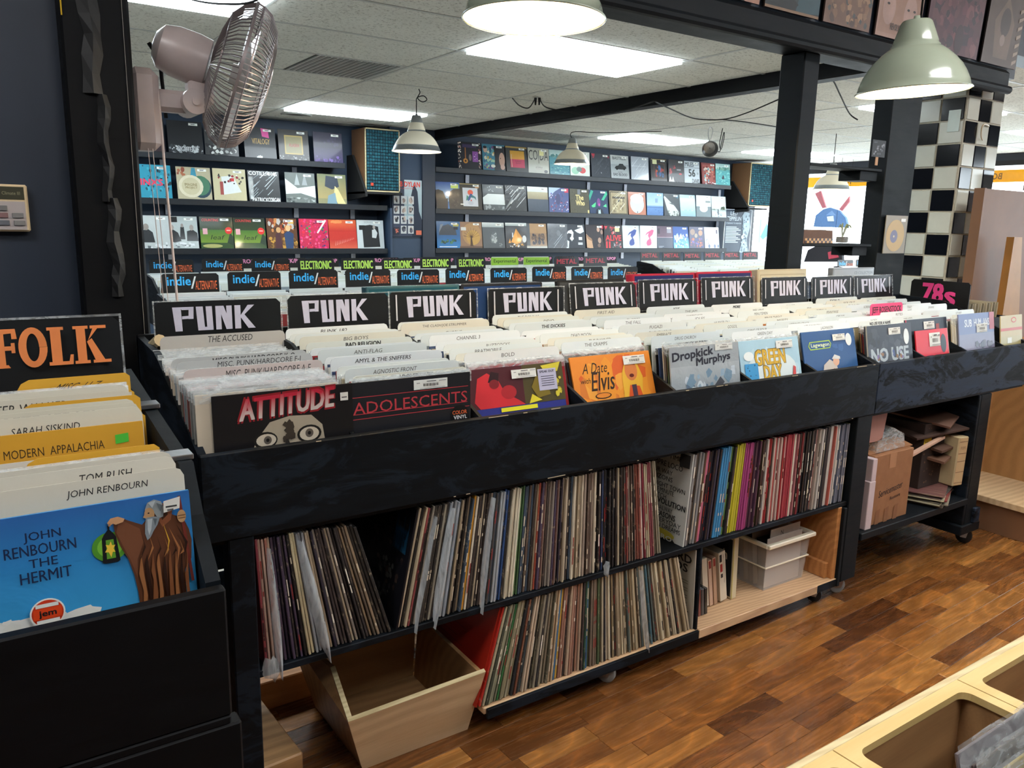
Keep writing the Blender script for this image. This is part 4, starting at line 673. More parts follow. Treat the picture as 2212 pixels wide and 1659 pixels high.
for (p0, p1, yy), (x, bg, ops, lb, ed) in zip([(1520, 1640, 5), (1650, 1768, 30), (1777, 1878, 55), (1889, 1984, 80), (1993, 2110, 118), (2116, 2192, 148)], SO):
    a_ = aty(p0, yy, .675); b_ = aty(p1, yy, .675)
    cover('soffit_cover', (a_.x+b_.x)/2, .675, 2.310, bg, ops, lb, 'covers fixed along the soffit', tilt=-3, th=.008, sticker=None, edge=ed, W_=b_.x-a_.x, Hh=.36, mat='soffit_print')
# ================================================================== pendant lamps
def lamp_mesh():
    prof = [(.190, 0), (.193, .002), (.191, .006), (.186, .008), (.180, .03), (.170, .055), (.154, .083), (.134, .108), (.110, .131), (.088, .147), (.082, .150), (.081, .156), (.076, .160), (.074, .170), (.052, .232), (.046, .240), (.012, .242), (.010, .256), (0, .257)]
    return G().lathe(prof, n=48)
def inner_mesh():
    prof = [(.189, .003), (.183, .008), (.176, .03), (.166, .055), (.150, .083), (.130, .108), (.106, .129), (.07, .15), (.066, .17), (.046, .225), (0, .23)]
    return G().lathe(prof, n=48)
def lamp2():
    prof = [(.190, 0), (.193, .003), (.190, .007), (.184, .010), (.178, .03), (.166, .052), (.148, .078), (.122, .105), (.096, .128), (.074, .143), (.070, .147), (.070, .158), (.064, .162), (.062, .172), (.036, .262), (.032, .270), (.010, .273), (.008, .285), (0, .286)]
    return G().lathe(prof, n=48)
LS = {'enamel': lamp_mesh().mesh('lamp_shade', 'enamel', smooth=True), 'brushed': lamp2().mesh('lamp_shade', 'brushed', smooth=True)}; LI = {'enamel': inner_mesh().mesh('inner_shade', 'enamel_white', smooth=True), 'brushed': inner_mesh().mesh('inner_shade', 'enamel_white', smooth=True)}
LB = G().lathe([(0, .055), (.018, .058), (.03, .075), (.032, .09), (.024, .115), (.014, .135), (.014, .165), (0, .165)], n=20).mesh('bulb', 'bulb', smooth=True)
def lamp(p, kind, top, label, tilt=(0, 0), watt=BULB_W, cord=None):
    t = empty('pendant_lamp', p, label, 'pendant lamp', 'dome pendant lamps'); t.rotation_euler = (tilt[0], tilt[1], 0)
    inst('lamp_shade', LS[kind], (0, 0, 0), (0, 0, 0), t); inst('inner_shade', LI[kind], (0, 0, 0), (0, 0, 0), t); inst('bulb', LB, (0, 0, 0), (0, 0, 0), t)
    pts = cord or [(0, 0, .25), (0, 0, top-p[2])]
    g = G().tube(pts, .004, 6, smooth=6 if cord else 0); me = g.mesh('cord', 'cable_black', smooth=True); inst('cord', me, (0, 0, 0), (-tilt[0], -tilt[1], 0), t)
    l = bpy.data.lights.new('bulb_light', 'POINT'); l.energy = watt; l.color = (1, .80, .55); l.shadow_soft_size = .03
    lo = bpy.data.objects.new('bulb_light', l); COL.objects.link(lo); lo.parent = t; lo.location = (0, 0, .03)
lamp((.953, .194, 1.949), 'enamel', HA, 'big sage enamel pendant lamp at the top edge, in front of the ceiling panel', (0, -.0), 9)
lamp((2.515, .039, 1.909), 'enamel', HA, 'sage enamel pendant lamp hanging before the checkered column', (-.02, -.06), 9)
lamp((2.605, 4.089, 1.943), 'brushed', H, 'brushed aluminium pendant lamp beside the left speaker', cord=[(0, 0, .28), (0, 0, .36), (.005, 0, .40), (.06, 0, .42), (.09, 0, .395), (.05, 0, .375), (.01, 0, .40), (.03, 0, .44), (.02, 0, .467)])
lamp((5.063, 5.282, 2.043), 'brushed', H, 'brushed aluminium pendant lamp over the right wall shelves', cord=[(0, 0, .25), (0, 0, .33), (.3, -.15, .335), (.8, -.5, .36)])
lamp((7.33, 3.695, 1.836), 'brushed', H, 'brushed aluminium pendant lamp seen between the two posts')
# clamp lamp on the beam cable
c = Vector((5.85, 4.08, 2.19))
t = empty('clamp_lamp', c, 'round silver clamp lamp dangling from the ceiling cable', 'clamp lamp')
ax = Vector((-.6, -.75, -.3)).normalized(); mx = Vector((0, 0, 1)).rotation_difference(ax).to_matrix().to_4x4()
G().lathe([(.012, -.06), (.03, -.055), (.034, -.02), (.06, .0), (.075, .03), (.08, .05), (.077, .05), (.055, .005), (0, -.0)], c, 28, axis=mx).build('reflector', 'steel', t, smooth='angle')
G().tube([c+Vector((0, 0, .06)), c+Vector((-.03, 0, .12)), c+Vector((-.03, 0, .17)), c+Vector((0, 0, .2)), c+Vector((.03, 0, .17)), c+Vector((.02, 0, .12)), c+Vector((0, 0, .06))], .003, 5, smooth=4).build('hook', 'steel', t)
G().tube([c+Vector((0, 0, 0)), c+Vector((.12, -.02, -.03)), c+Vector((.16, 0, .02)), c+Vector((.19, 0, .16)), c+Vector((.2, 0, .12)), c+Vector((.17, 0, -.0)), c+Vector((.14, 0, .05)), c+Vector((.17, 0, .2))], .004, 6, smooth=5).build('cord', 'cable_black', t)
def cable(pts, label, r=.005, mat='cable_black', name='power_cable'):
    return tag(G().tube(pts, r, 6, smooth=6).build(name, mat, smooth=True), label, 'cable')
cable([atz(1107, 212, 2.405), atz(1122, 228, 2.38), atz(1142, 233, 2.37), atz(1156, 213, 2.39)], 'short black cable looping to a plug on the ceiling')
cable([atz(1166, 213, 2.39), atz(1180, 232, 2.36), atz(1230, 242, 2.33), atz(1275, 248, 2.31), atz(1350, 238, 2.31), atz(1412, 219, 2.30)], 'black cable drooping along the ceiling beam')
cable([atz(1414, 219, 2.30), atz(1450, 236, 2.32), atz(1500, 256, 2.34), atz(1560, 258, 2.34), atz(1610, 245, 2.34), atz(1684, 214, 2.35)], 'black cable sagging over to the right post')
cable([atz(1560, 258, 2.34), atz(1620, 265, 2.36), atz(1690, 276, 2.38)], 'thin black cable running behind the right post')
cable([atz(1780, 160, 2.36), atz(1800, 175, 2.34), atz(1815, 205, 2.30), atz(1835, 245, 2.24), atz(1853, 259, 2.2)], 'black cable curving between the two posts')
for q, sd_ in ((atz(1157, 217, 2.385), 'left'), (atz(1165, 217, 2.385), 'right')): tag(G().cyl(q+Vector((0, 0, .02)), q-Vector((0, 0, .035)), .012, 8, r2=.006).build('plug', 'cable_black'), 'black plug hanging at the %s of the two ceiling cable ends' % sd_, 'plug', 'ceiling plugs')
# ================================================================== wall fan
FB = Vector((.10, .85, 1.59)); t = empty('wall_fan', FB, 'off-white oscillating wall fan mounted on the left post', 'fan')
G().cbox(.046, .80, 1.595, .125, .90, 1.815, .02).build('wall_base', 'fan_plastic', t, smooth='angle')
hc = aty(348, 205, .85)  # hinge
G().cbox(.115, .825, 1.705, .235, .875, 1.765, .012).build('arm', 'fan_plastic', t, smooth='angle')
g = G().cyl((.215, .79, 1.735), (.215, .91, 1.735), .035, 20); g.cyl((.215, .785, 1.735), (.215, .80, 1.735), .011, 12); g.cbox(.205, .82, 1.73, .275, .88, 1.80, .01); g.build('hinge', 'fan_plastic', t, smooth='angle')
cc = Vector((.345, .83, 1.822)); ax = Vector((.93, -.20, -.30)).normalized(); mx = Vector((0, 0, 1)).rotation_difference(ax).to_matrix().to_4x4()
G().lathe([(0, -.235), (.035, -.23), (.06, -.212), (.07, -.175), (.072, -.12), (.068, -.085), (.05, -.08), (0, -.08)], cc, 28, axis=mx).build('motor_housing', 'fan_plastic', t, smooth='angle')
Rg = .212
def wires(prof, n, name, r=.0017):
    g = G()
    for i in range(n):
        a = 2*pi*i/n; g.tube([cc+(mx @ Vector((q*math.cos(a), q*math.sin(a), z))) for q, z in prof], r, 3)
    for q, z in prof[::2]:
        if q > .06: g.tube([cc+(mx @ Vector((q*math.cos(b*pi/24), q*math.sin(b*pi/24), z))) for b in range(49)], .0022, 4)
    return g.build(name, 'fan_wire', t)
wires([(.055, -.078), (.11, -.07), (.16, -.056), (.195, -.03), (Rg, 0)], 84, 'rear_grille')
wires([(.06, .085), (.11, .082), (.16, .07), (.195, .045), (.208, .02), (Rg, 0)], 84, 'front_grille')
G().lathe([(.210, -.004), (.215, -.004), (.215, .004), (.210, .004), (.210, -.004)], cc, 60, axis=mx).build('rim', 'fan_wire', t, smooth='angle')
G().lathe([(0, .09), (.055, .089), (.062, .084), (.062, .08), (0, .08)], cc, 32, axis=mx).build('front_badge', 'fan_plastic', t, smooth='angle')
for k in range(3):
    g = G(); n_ = 8; a0 = k*2*pi/3; vs = []
    for i in range(n_+1):
        for j in range(n_+1):
            rr = .03+.155*j/n_; a = a0+(i/n_-.5)*1.5*(.5+.5*math.sin(pi*min(1, .2+.8*j/n_))); vs.append(cc+(mx @ Vector((rr*math.cos(a), rr*math.sin(a), .012+.035*(i/n_-.5)))))
    g.add(vs, [(i*(n_+1)+j, i*(n_+1)+j+1, (i+1)*(n_+1)+j+1, (i+1)*(n_+1)+j) for i in range(n_) for j in range(n_)]); g.build('blade', 'fan_blade', t, smooth=True)
G().lathe([(0, -.02), (.03, -.02), (.032, .03), (.02, .04), (0, .042)], cc, 20, axis=mx).build('hub', 'fan_blade', t, smooth='angle')
G().tube([(.07, .84, 1.815), (.11, .83, 1.80), (.122, .82, 1.74), (.127, .82, 1.55), (.135, .82, 1.3), (.14, .82, 1.12)], .004, 6, smooth=6).build('cord', 'cable_white', t, smooth=True)
for dx in (0, .012): G().tube([(.085+dx, .81, 1.60), (.092+dx, .81, 1.4), (.10+dx, .81, 1.16)], .0012, 4).build('pull_string', 'cable_white', t)
cable([atx(350, -20, .3), atx(430, 3, .3), atx(500, 9, .3), atx(545, 4, .3), atx(575, -14, .3)], 'black cable looping in front of the ceiling above the fan', .003)
cable([(.13, .95, 1.905), (.155, .95, 1.86), (.16, .95, 1.80), (.165, .95, 1.70)], 'black extension lead hanging behind the fan arm', .006)
# thermostat
t = empty('thermostat', (-.26, .79, 1.367), 'beige wall thermostat with grey buttons on the navy wall', 'thermostat')
x0, x1 = -.33, -.217
G().cbox(x0, .772, 1.369, x1, .80, 1.487, .004).build('case', 'cream_plastic', t)
g = G().face((x0, .7715, 1.369), (x1-x0, 0, 0), (0, 0, .118)); g.r(.03, .68, .93, .95, '#3a3a2c'); g.t('Climate III', .5, .78, .35, .07, '#8c8a70'); g.r(.05, .04, .93, .64, '#a9a1a0')
g.build('fascia', 'print', t)
for i, (u, v, c) in enumerate([(.36, .44, '#6c6c6c'), (.36, .29, '#7a5c5c'), (.66, .29, '#747474'), (.38, .13, '#5c6068'), (.68, .13, '#747474')]):
    G().cbox(x0+u*(x1-x0), .767, 1.369+v*.118, x0+(u+.22)*(x1-x0), .772, 1.369+(v+.11)*.118, .001, c).build('button', 'paper', t)
# ================================================================== shelves between the posts
def xz(px, py, Y=.72): p = aty(px, py, Y); return p.x, p.z
for z, x1, lb in ((1.72, 3.47, 'upper'), (1.352, 3.45, 'lower')):
    t = empty('post_shelf', (3.2, .79, z-.05), 'short black shelf between the two posts, the %s one' % lb, 'shelf', 'shelves between the posts')
    G().cbox(2.90, .72, z-.014, x1, .86, z, .002).build('board', 'post_paint', t); G().cbox(3.32, .74, z-.06, x1-.005, .86, z-.014, .002).build('bracket', 'post_paint', t)
t = empty('game_box', (3.07, .80, 1.352), 'inlaid wooden cribbage box on the lower post shelf', 'box')
G().prism([(2.93, 1.352), (2.93, 1.385), (2.945, 1.415), (3.165, 1.415), (3.175, 1.352)], .755, .845, 'y').build('body', 'brown_outer', t)
g = G()
for i in range(14):
    for j in range(2): g.box(2.955+i*.0155, .7535, 1.354+j*.011, 2.9702+i*.0155, .756, 1.3648+j*.011, '#caa06c' if (i+j) % 2 else '#3c1c10')
g.build('inlay', 'gloss', t); g = G()
for i in range(9): g.box(2.965+i*.022, .78, 1.414, 2.975+i*.022, .82, 1.417, '#2c1a10')
g.build('peg_holes', 'matte', t)
t = empty('planter', (3.30, .79, 1.352), 'small square glass planter with an air plant on the post shelf', 'planter')
g = G()
b0, b1 = .025, .04
vs = [(3.30+s*b0, .79+q*b0, 1.354) for s, q in ((-1, -1), (1, -1), (1, 1), (-1, 1))]+[(3.30+s*b1, .79+q*b1, 1.425) for s, q in ((-1, -1), (1, -1), (1, 1), (-1, 1))]
g.add(vs, [(0, 1, 2, 3), (0, 1, 5, 4), (1, 2, 6, 5), (2, 3, 7, 6), (3, 0, 4, 7)]); g.build('glass_pot', 'clear', t)
G().cbox(3.278, .768, 1.356, 3.322, .812, 1.385, .004).build('soil', 'soil', t)
q = random.Random(4)
for i in range(9):
    a = q.uniform(0, 6.28); r_ = q.uniform(.03, .06); bz = 1.38; g = G()
    P = [(3.30+r_*s*math.cos(a), .79+r_*s*math.sin(a)*.6, bz+.075*math.sin(s*2.2)*q.uniform(.7, 1)) for s in (0, .35, .7, 1)]
    g.tube(P, .0025, 4, smooth=3); g.build('leaf', 'leaf', t)
t = empty('bagged_single', (3.62, .71, 1.305), 'gold seven-inch record in a clear sleeve taped on the post', 'record')
g = G().box(3.53, .705, 1.305, 3.725, .709, 1.497, '#8f8674'); g.build('sleeve', 'print', t)
g = G().face((3.53, .7045, 1.305), (.195, 0, 0), (0, 0, .192)); g.e(.48, .47, .42, .42, '#b89a60', 32); g.e(.42, .45, .17, .17, '#6a6a88', 24); g.e(.42, .45, .03, .03, '#d8c8a0'); g.r(.68, .84, .9, .92, '#e4e4e0'); g.build('disc', 'print', t)
tag(G().box(3.36, .715, 1.775, 3.47, .719, 1.855, '#2a2c30').face((3.36, .715, 1.775), (.11, 0, 0), (0, 0, .08)).ops([('n', .05, .05, .95, .95, 22, .12, ['#8c9096', '#5c6066', '#2c2e32'], 8)]).build('photo_card', 'print'), 'small black and white photo stuck to the far post', 'card')
tag(G().box(3.40, .715, 1.735, 3.418, .719, 1.775, '#c49a78').build('tape_strip', 'paper'), 'tan strip of tape under the small photo', 'tape')
pp = atx(2062, 262, CX-.008); tag(G().box(CX-.012, pp.y-.03, pp.z-.055, CX-.008, pp.y+.035, pp.z+.06, '#d4e0d8').build('tile_sticker', 'print'), 'pale sticker on a white tile of the column', 'sticker')
g = G(); c = Vector((CX+.19, CY-.012, 2.0)); g.tube([c+Vector((.05, 0, .01)), c+Vector((-.02, -.01, .015)), c+Vector((-.045, -.01, -.01)), c+Vector((-.04, -.01, -.05)), c+Vector((-.01, -.005, -.07))], .004, 6, smooth=4); tag(g.build('wall_hook', 'cream_plastic'), 'beige hook on the tiled column', 'hook')
# ================================================================== front counters
DP = .66
def prof(y0=0., zt=.93): return [(y0, .745), (y0, zt), (y0+.37, 1.072), (y0+.42, 1.085), (y0+DP, 1.097), (y0+DP, .745)]
def counter(x0, divs, x1, y0, label, mat, loc=None, grp='black record counters'):
    t = empty('record_counter', ((x0+x1)/2, y0+DP/2, 0), label, 'counter', grp)
    G().cbox(x0, y0-.001, .735, x1, y0+.017, .93, .0025).build('front_panel', mat, t)
    G().box(x0, y0+.017, .722, x1, y0+DP, .735).build('bin_floor', 'black_paint', t)
    G().cbox(x0, y0+DP-.001, .70, x1, y0+DP+.017, 1.10, .002).build('back_panel', 'black_paint', t)
    for X in (x0, x1-.017): G().prism(prof(y0+.0172), X, X+.017).build('side_panel', 'black_paint', t)
    for X in divs: G().prism(prof(y0+.0172, .925), X-.005, X+.005).build('divider', 'black_paint', t)
    return t
P = 2.44/7
c1 = counter(0, [P*k for k in range(1, 7)], 2.44, 0, 'long black record counter with seven punk bins facing the aisle', 'black_paint')
c2 = counter(2.443, [2.788, 3.12, 3.44], 3.66, 0, 'blotchy slate-painted record counter right of the long black one', 'slate_paint')
# chipped highlights on the rails
q = random.Random(2); g = G()
for i in range(16):
    x = q.uniform(.05, 2.4); l = q.choice([.006, .012, .03, .06]); z = q.choice([.7355, .929]); g.box(x, -.0022, z-.001, x+l, -.0012, z+.0008, '#b9a88c')
g.build('paint_chips', 'matte', c1, kind='stuff')
# uprights and cart below counter 1
G().cbox(.05, 0.004, .05, .105, .06, .735, .003).build('post', 'black_paint', c1); G().cbox(.05, .60, .05, .105, .66, .735, .003).build('post', 'black_paint', c1)
G().cbox(2.345, .004, .07, 2.44, .075, .735, .003).build('post', 'post_paint', c1); G().cbox(2.345, .58, .07, 2.44, .655, .735, .003).build('post', 'post_paint', c1)
G().cbox(.105, .012, .384, 2.345, .60, .402, .002).build('mid_shelf', 'black_paint', c1)
def caster(x, y, label, rot=0., rad=.033, grp='swivel casters', wm='rubber', top=None):
    t = empty('caster', (x, y, 0), label, 'caster', grp); h = 2*rad; top = top or h+.02
    G().lathe([(0, -.012), (rad*.8, -.012), (rad, -.008), (rad, .008), (rad*.8, .012), (0, .012)], (0, 0, 0), 24).build('wheel', wm, t, loc=(0, 0, 0), smooth='angle')
    wh = t.children[-1]; wh.matrix_parent_inverse = Matrix.Identity(4); wh.location = (0, 0, rad); wh.rotation_euler = (0, pi/2, rot)
    g = G(); g.x = Matrix.Translation((x, y, 0)) @ Matrix.Rotation(rot, 4, 'Z')
    g.prism([(-.012, rad-.006), (.012, rad-.006), (.03, top-.006), (-.02, top-.006)], -.018, -.0155); g.prism([(-.012, rad-.006), (.012, rad-.006), (.03, top-.006), (-.02, top-.006)], .0155, .018)
    g.cbox(-.024, -.028, top-.006, .024, .034, top, .001); g.cyl((-.02, 0, rad), (.02, 0, rad), .006, 8); g.build('fork', 'steel', t)
    g = G(); g.x = Matrix.Translation((x, y, 0)) @ Matrix.Rotation(rot, 4, 'Z'); g.prism([(.02, rad+.02), (.05, rad+.012), (.05, rad+.018), (.02, rad+.028)], -.012, .012); g.build('brake_tab', 'steel', t)
cart = empty('rolling_cart', (1.5, .3, .05), 'low plywood cart on casters under the long counter', 'cart')
G().cbox(.715, .014, .072, 1.56, .60, .092, .002).build('base', 'fir_ply', cart); G().cbox(.722, .004, .060, 1.56, .0135, .090, .001).build('edge_strip', 'black_paint', cart)
G().cbox(1.5605, .004, .060, 2.32, .60, .092, .002).build('base', 'fir_ply', cart, label='bare plywood deck')
G().cbox(1.548, .012, .0925, 1.558, .60, .3835, .001).build('divider', 'black_paint', cart)
G().cbox(2.295, .012, .0925, 2.318, .60, .3835, .002).build('side_panel', 'fir_side', cart); G().cbox(2.277, .03, .0925, 2.2948, .58, .155, .002).build('cleat', 'fir_side', cart)
G().cbox(2.318, .0, .06, 2.335, .60, .38, .002).build('side_panel', 'post_paint', cart)
G().cbox(2.20, .0035, .062, 2.318, .0038, .092, .0001).build('edge_strip', 'black_paint', cart)
caster(1.195, .05, 'grey-wheeled caster under the middle of the cart', .5, .03, wm='wheel_grey', top=.059); caster(2.25, .05, 'black caster under the right end of the plywood cart', .4, .03, top=.059)
caster(2.395, .05, 'grey-wheeled caster under the right post of the long counter', 1.1, .032, wm='wheel_grey', top=.069)
# ---------------- spines on the shelves
def mk_spines(spec, x_bot, lean, z, y, n_mesh, mat, name, runlabel, cat, grp, Hs=LP, tvar=.2, seed=1, depth=.312):
    """spec: list of (count, [colours]) run from left to right; x_bot=(x0,x1); lean(s) angle in degrees along the run (s 0..1), positive leans right at the top"""
    q = random.Random(seed); seq = []
    for cnt_, cols in spec: seq += [q.choice(cols) for _ in range(cnt_)]
    n = len(seq); tt = (x_bot[1]-x_bot[0])/n; cache = {}; x = x_bot[0]; AN = [math.radians(lean(min(1, (i+.5)/n))) for i in range(n+1)]
    for i, c in enumerate(seq):
        a = AN[i]; sp = min(tt, tt+Hs*(math.sin(AN[i+1])-math.sin(a))) if i < n-1 else tt; fit = max(.45, round(sp/tt, 1)); k = (c, q.randint(0, n_mesh), fit)
        if k not in cache:
            th = tt*fit*math.cos(a)*(1-tvar*q.random())*.95; hh = Hs*q.uniform(.985, 1.003)
            g = G().cbox(0, 0, 0, th, depth, hh, min(.0012, th*.3), c)
            if q.random() < .5:
                g.face((0, 0, 0), (th, 0, 0), (0, 0, hh)); tc = q.choice(['#d8ccb0', '#191615', '#8c2c28', '#e8e0cc']); 
                for b in range(q.randint(2, 5)): v0 = q.uniform(.05, .8); g.r(.25, v0, .75, v0+q.uniform(.02, .14), tc)
            cache[k] = g.mesh(name, mat)
        dz = th_ = 0
        o = inst(name, cache[k], (x+(0 if a >= 0 else 0), y+q.uniform(-.004, .006), z+(tt*math.sin(a) if a > 0 else 0)+.0005), (0, a, 0))
        o['category'] = cat; o['group'] = grp; o['label'] = runlabel(i, n, c); x += tt
CN = {}
def cname(c):
    if c in CN: return CN[c]
    r, g_, b = [int(c[i:i+2], 16) for i in (1, 3, 5)]; mx_, mn = max(r, g_, b), min(r, g_, b)
    if mx_-mn < 28: nme = 'black' if mx_ < 60 else 'grey' if mx_ < 165 else 'white'
    elif r > g_ and r > b: nme = ('maroon' if r < 110 else 'red') if g_ < r*.45 and b < r*.6 and abs(g_-b) < 60 else ('brown' if mx_ < 125 else 'tan' if mx_ < 195 and b > r*.4 else 'cream' if b > r*.6 else 'orange')
    elif b >= r and b >= g_: nme = 'blue' if b > 90 else 'navy'
    else: nme = 'green'
    if r > 150 and b > 110 and g_ < r*.6: nme = 'pink'
    if r > 150 and g_ > 140 and b < 90: nme = 'yellow'
    CN[c] = nme; return nme
old = ['#8c7c66', '#a4947a', '#bcae92', '#2a2624', '#3c3430', '#1c1a1a', '#6c5444', '#c8bca4', '#5c4c42', '#7c3c38', '#98887a', '#44403e', '#d0c6b0', '#3c4c5c']
darkold = ['#1e1b1c', '#2c2828', '#3a3232', '#4c4240', '#5c3c38', '#7c6c58', '#8c8278', '#242030', '#a4947c', '#483c50']
tan = ['#a89878', '#b8a888', '#c8b998', '#8c7c60', '#d0c4a8', '#6c6050', '#3c3834', '#9c8c74', '#54605c', '#b4a68c']
def rl(run):
    def f(i, n, c):
        k = i+1
        if k <= n//2: return '%s-spined record, %s from left in %s' % (cname(c), nth(k), run)
        return '%s-spined record, %s from right in %s' % (cname(c), nth(n-i), run)
    return f
mk_spines([(3, ['#8c3c44', '#a88c80', '#b89c8c']), (2, ['#a87060', '#b8a088']), (6, darkold), (2, ['#2c2c2c', '#c8bc98']), (3, ['#8c9094', '#9ca0a4']), (12, darkold), (3, ['#8c7860', '#5c5044']), (3, ['#8c9298', '#23211f'])],
          (.122, .440), lambda s: -2-15*s, .402, .02, 3, 'spine', 'record', rl('the left-leaning upper shelf run'), 'record', 'old records leaning left on the upper shelf', seed=3)
mk_spines([(4, ['#b8a88c', '#c4b498', '#262220', '#8c4040']), (8, ['#3c3834', '#8c8478', '#a09888', '#24211f']), (4, ['#98a0a8', '#a8aeb2']), (6, old), (1, ['#c8902c']), (10, old), (2, ['#a4aaae']), (2, ['#2c6c58', '#2c4c7c']), (5, ['#c4bca4', '#d0c8b4', '#2a2826']), (2, ['#3c5c38', '#4a6c40']), (6, old), (1, ['#a04c38']), (10, darkold+['#34507c']), (3, ['#b8a890', '#c4b8a4']), (16, old), (1, ['#2c3c5c']), (6, ['#1c1c1e', '#2a3038', '#141416']), (10, old+['#8c8058']), (3, ['#9c5c50', '#a86c5c']), (2, ['#d4ccc0', '#7c2838']), (4, ['#7c3c44', '#8c4c50', '#b0a488']), (4, ['#5c5448', '#8c8470', '#44403c'])],
          (.458, 1.378), lambda s: 12*(1-s)**2.2 - 9*s**4, .402, .02, 3, 'spine', 'record', rl('the long upper shelf run'), 'record', 'old records in the long middle run of the upper shelf', seed=4)
mk_spines([(1, ['#b02418']), (5, ['#8c8c74', '#6c6c58', '#3c4034', '#a49c80']), (1, ['#2c6c3c']), (4, ['#a09880', '#8c8468']), (2, ['#7c4c38', '#23262a']), (2, ['#3c5058', '#242424']), (2, ['#c0ac94', '#b8a48c']), (8, ['#2a2a2c', '#3c3c3c', '#8c8270', '#5c5848']), (2, ['#b8a080', '#a89078']), (1, ['#3c6c94']), (1, ['#c8a040']), (10, ['#8c6454', '#a47c68', '#3c3432', '#b49c84']), (2, ['#2c5c8c', '#2c4c3c']), (6, ['#4c5c40', '#8c8468', '#7c6c5c']), (10, tan+['#24242c', '#343034']), (12, tan), (1, ['#4c7484']), (18, tan+['#c8bea4', '#d4caae'])],
          (.705, 1.535), lambda s: 15*(1-s)**2.5*1. - 16*s**1.8, .0925, .022, 3, 'spine', 'record', rl('the bottom shelf run'), 'record', 'old records on the bottom shelf', Hs=.29, seed=6, depth=.312)
mk_spines([(5, ['#34302e', '#8c8c8c', '#4c4844', '#2a2a2a']), (1, ['#5c4438']), (2, ['#c46c84', '#b8607c']), (6, ['#34384c', '#2c2c38', '#4c4a64', '#2a2830']), (3, ['#2c7cb0', '#3c8cbc', '#2a6ca4']), (3, ['#5c94b8', '#6a8c50', '#3c84a8']), (2, ['#2c2a2c', '#3c3c44']), (5, ['#c4bc34', '#ccc444', '#b8b030']), (5, ['#9c3c74', '#a4447c', '#943a6c']), (4, ['#4c3444', '#54384c']), (1, ['#8c9c3c']), (4, ['#3c2c30', '#c8c0b8', '#8c2430']), (10, ['#9c2c34', '#a83c40', '#8c242c', '#2a2224', '#c8b4a8']), (5, ['#a43444', '#ac4450']), (1, ['#d4ccb8']), (5, ['#b87c7c', '#7c2c34', '#a4686c', '#2c2428']), (6, ['#1e1e20', '#2a2c2c', '#34383c']), (10, ['#c43c34', '#c8c4bc', '#2c2c34', '#b8847c', '#a89c90']), (6, ['#b4584c', '#c4c0b8', '#d0ccc4']), (6, ['#4c5464', '#5c6474', '#6c7280', '#3c4450']), (1, ['#c8c074'])],
          (1.478, 2.33), lambda s: 4*(1-s) + 1.5*math.sin(s*9), .402, .022, 2, 'spine_new', 'sealed_record', rl('the new stock, upper shelf'), 'record', 'new records at the right end of the upper shelf', Hs=.308, seed=8)
# faces of leaning covers
def leaner(x, z, a, face, bg, ops, label, Hh=LP, th=.005, y=.02):
    g = G().box(0, 0, 0, th, LP, Hh, bg)
    if face == 'left': g.face((0, LP, 0), (0, -LP, 0), (0, 0, Hh))
    else: g.face((th, 0, 0), (0, LP, 0), (0, 0, Hh))
    g.ops(ops); o = inst('record', g.mesh('record', 'print'), (x, y, z), (0, math.radians(a), 0)); return tag(o, label, 'record')
leaner(1.470, .4025, 4, 'left', '#c0bfb8', [('t', 'OUT OF TIME', .35, .88, .5, .05, '#1c1c1e', .01), ('t', 'SIEMPRE LOCO', .38, .78, .5, .06, '#1c1c1e', .01), ('t', 'IN YOUR WAY', .3, .7, .45, .05, '#1c1c1e'), ('t', 'HORIZONS', .36, .63, .4, .05, '#1c1c1e'), ('t', 'NIGHT TOWN', .5, .55, .45, .05, '#1c1c1e', .01), ('t', 'ONE MORE MINUTE', .3, .49, .5, .05, '#1c1c1e', .01), ('t', 'SUPER BITCH', .3, .43, .4, .05, '#1c1c1e'), ('t', 'REVOLUTION', .5, .37, .48, .06, '#1c1c1e', .03), ('t', 'RUN THE RAILWAY', .36, .30, .45, .05, '#1c1c1e'), ('t', 'OVER SEASONS', .36, .23, .5, .06, '#1c1c1e', .02), ('t', 'EVERYDAY', .55, .17, .4, .05, '#1c1c1e'), ('t', 'BROKEN DREAMS', .4, .11, .55, .05, '#1c1c1e', .01), ('poly', [(.3, 0), (.45, .16), (.8, .07), (.9, 0)], '#1c1a18'), ('e', .68, .06, .2, .05, '#c0b040'), ('r', .84, .84, .98, .98, '#3c3c3c'), ('t', 'ZERO', .55, .0, .3, .05, '#d8d8d0', .03)], 'white cover crowded with hand-lettered song titles, leaning beside the new records', Hh=.308)
leaner(.452, .4025, 11, 'left', '#14141a', [('n', .1, .05, .95, .95, 90, .05, ['#2a2224', '#3c302c', '#221c28', '#4a3c34'], 5), ('n', .5, .1, .8, .5, 30, .05, ['#5c5c58', '#3c3c3c'], 6), ('t', 'Motorhead', .72, .6, .22, .3, '#1c4c6c', .01)], 'very dark cover leaning across the gap in the upper shelf')
leaner(.697, .0925, 15, 'left', '#a02416', [('r', .15+.0*i, .9-i*.055, .6-.12*((i*5) % 3), .905-i*.055, '#6a1810') for i in range(12)], 'bright red record leaning on the bottom shelf beside the crate', Hh=.30, y=.03)
leaner(1.54, .0925, -1.5, 'left', '#a8a294', [('t', 'RECORD', .35, .80, .6, .1, '#1c1c1c', .03), ('t', 'HEADS', .4, .68, .5, .1, '#1c1c1c', .03)]+[('r', .3, .6-i*.03, .92-.1*(i % 3 == 0), .612-i*.03, '#7c7868') for i in range(12)]+[('r', .1, .2, .95, .21, '#2c2c2c')], 'newsprint sleeve with bold headline RECORD against the cart divider', Hh=.285)
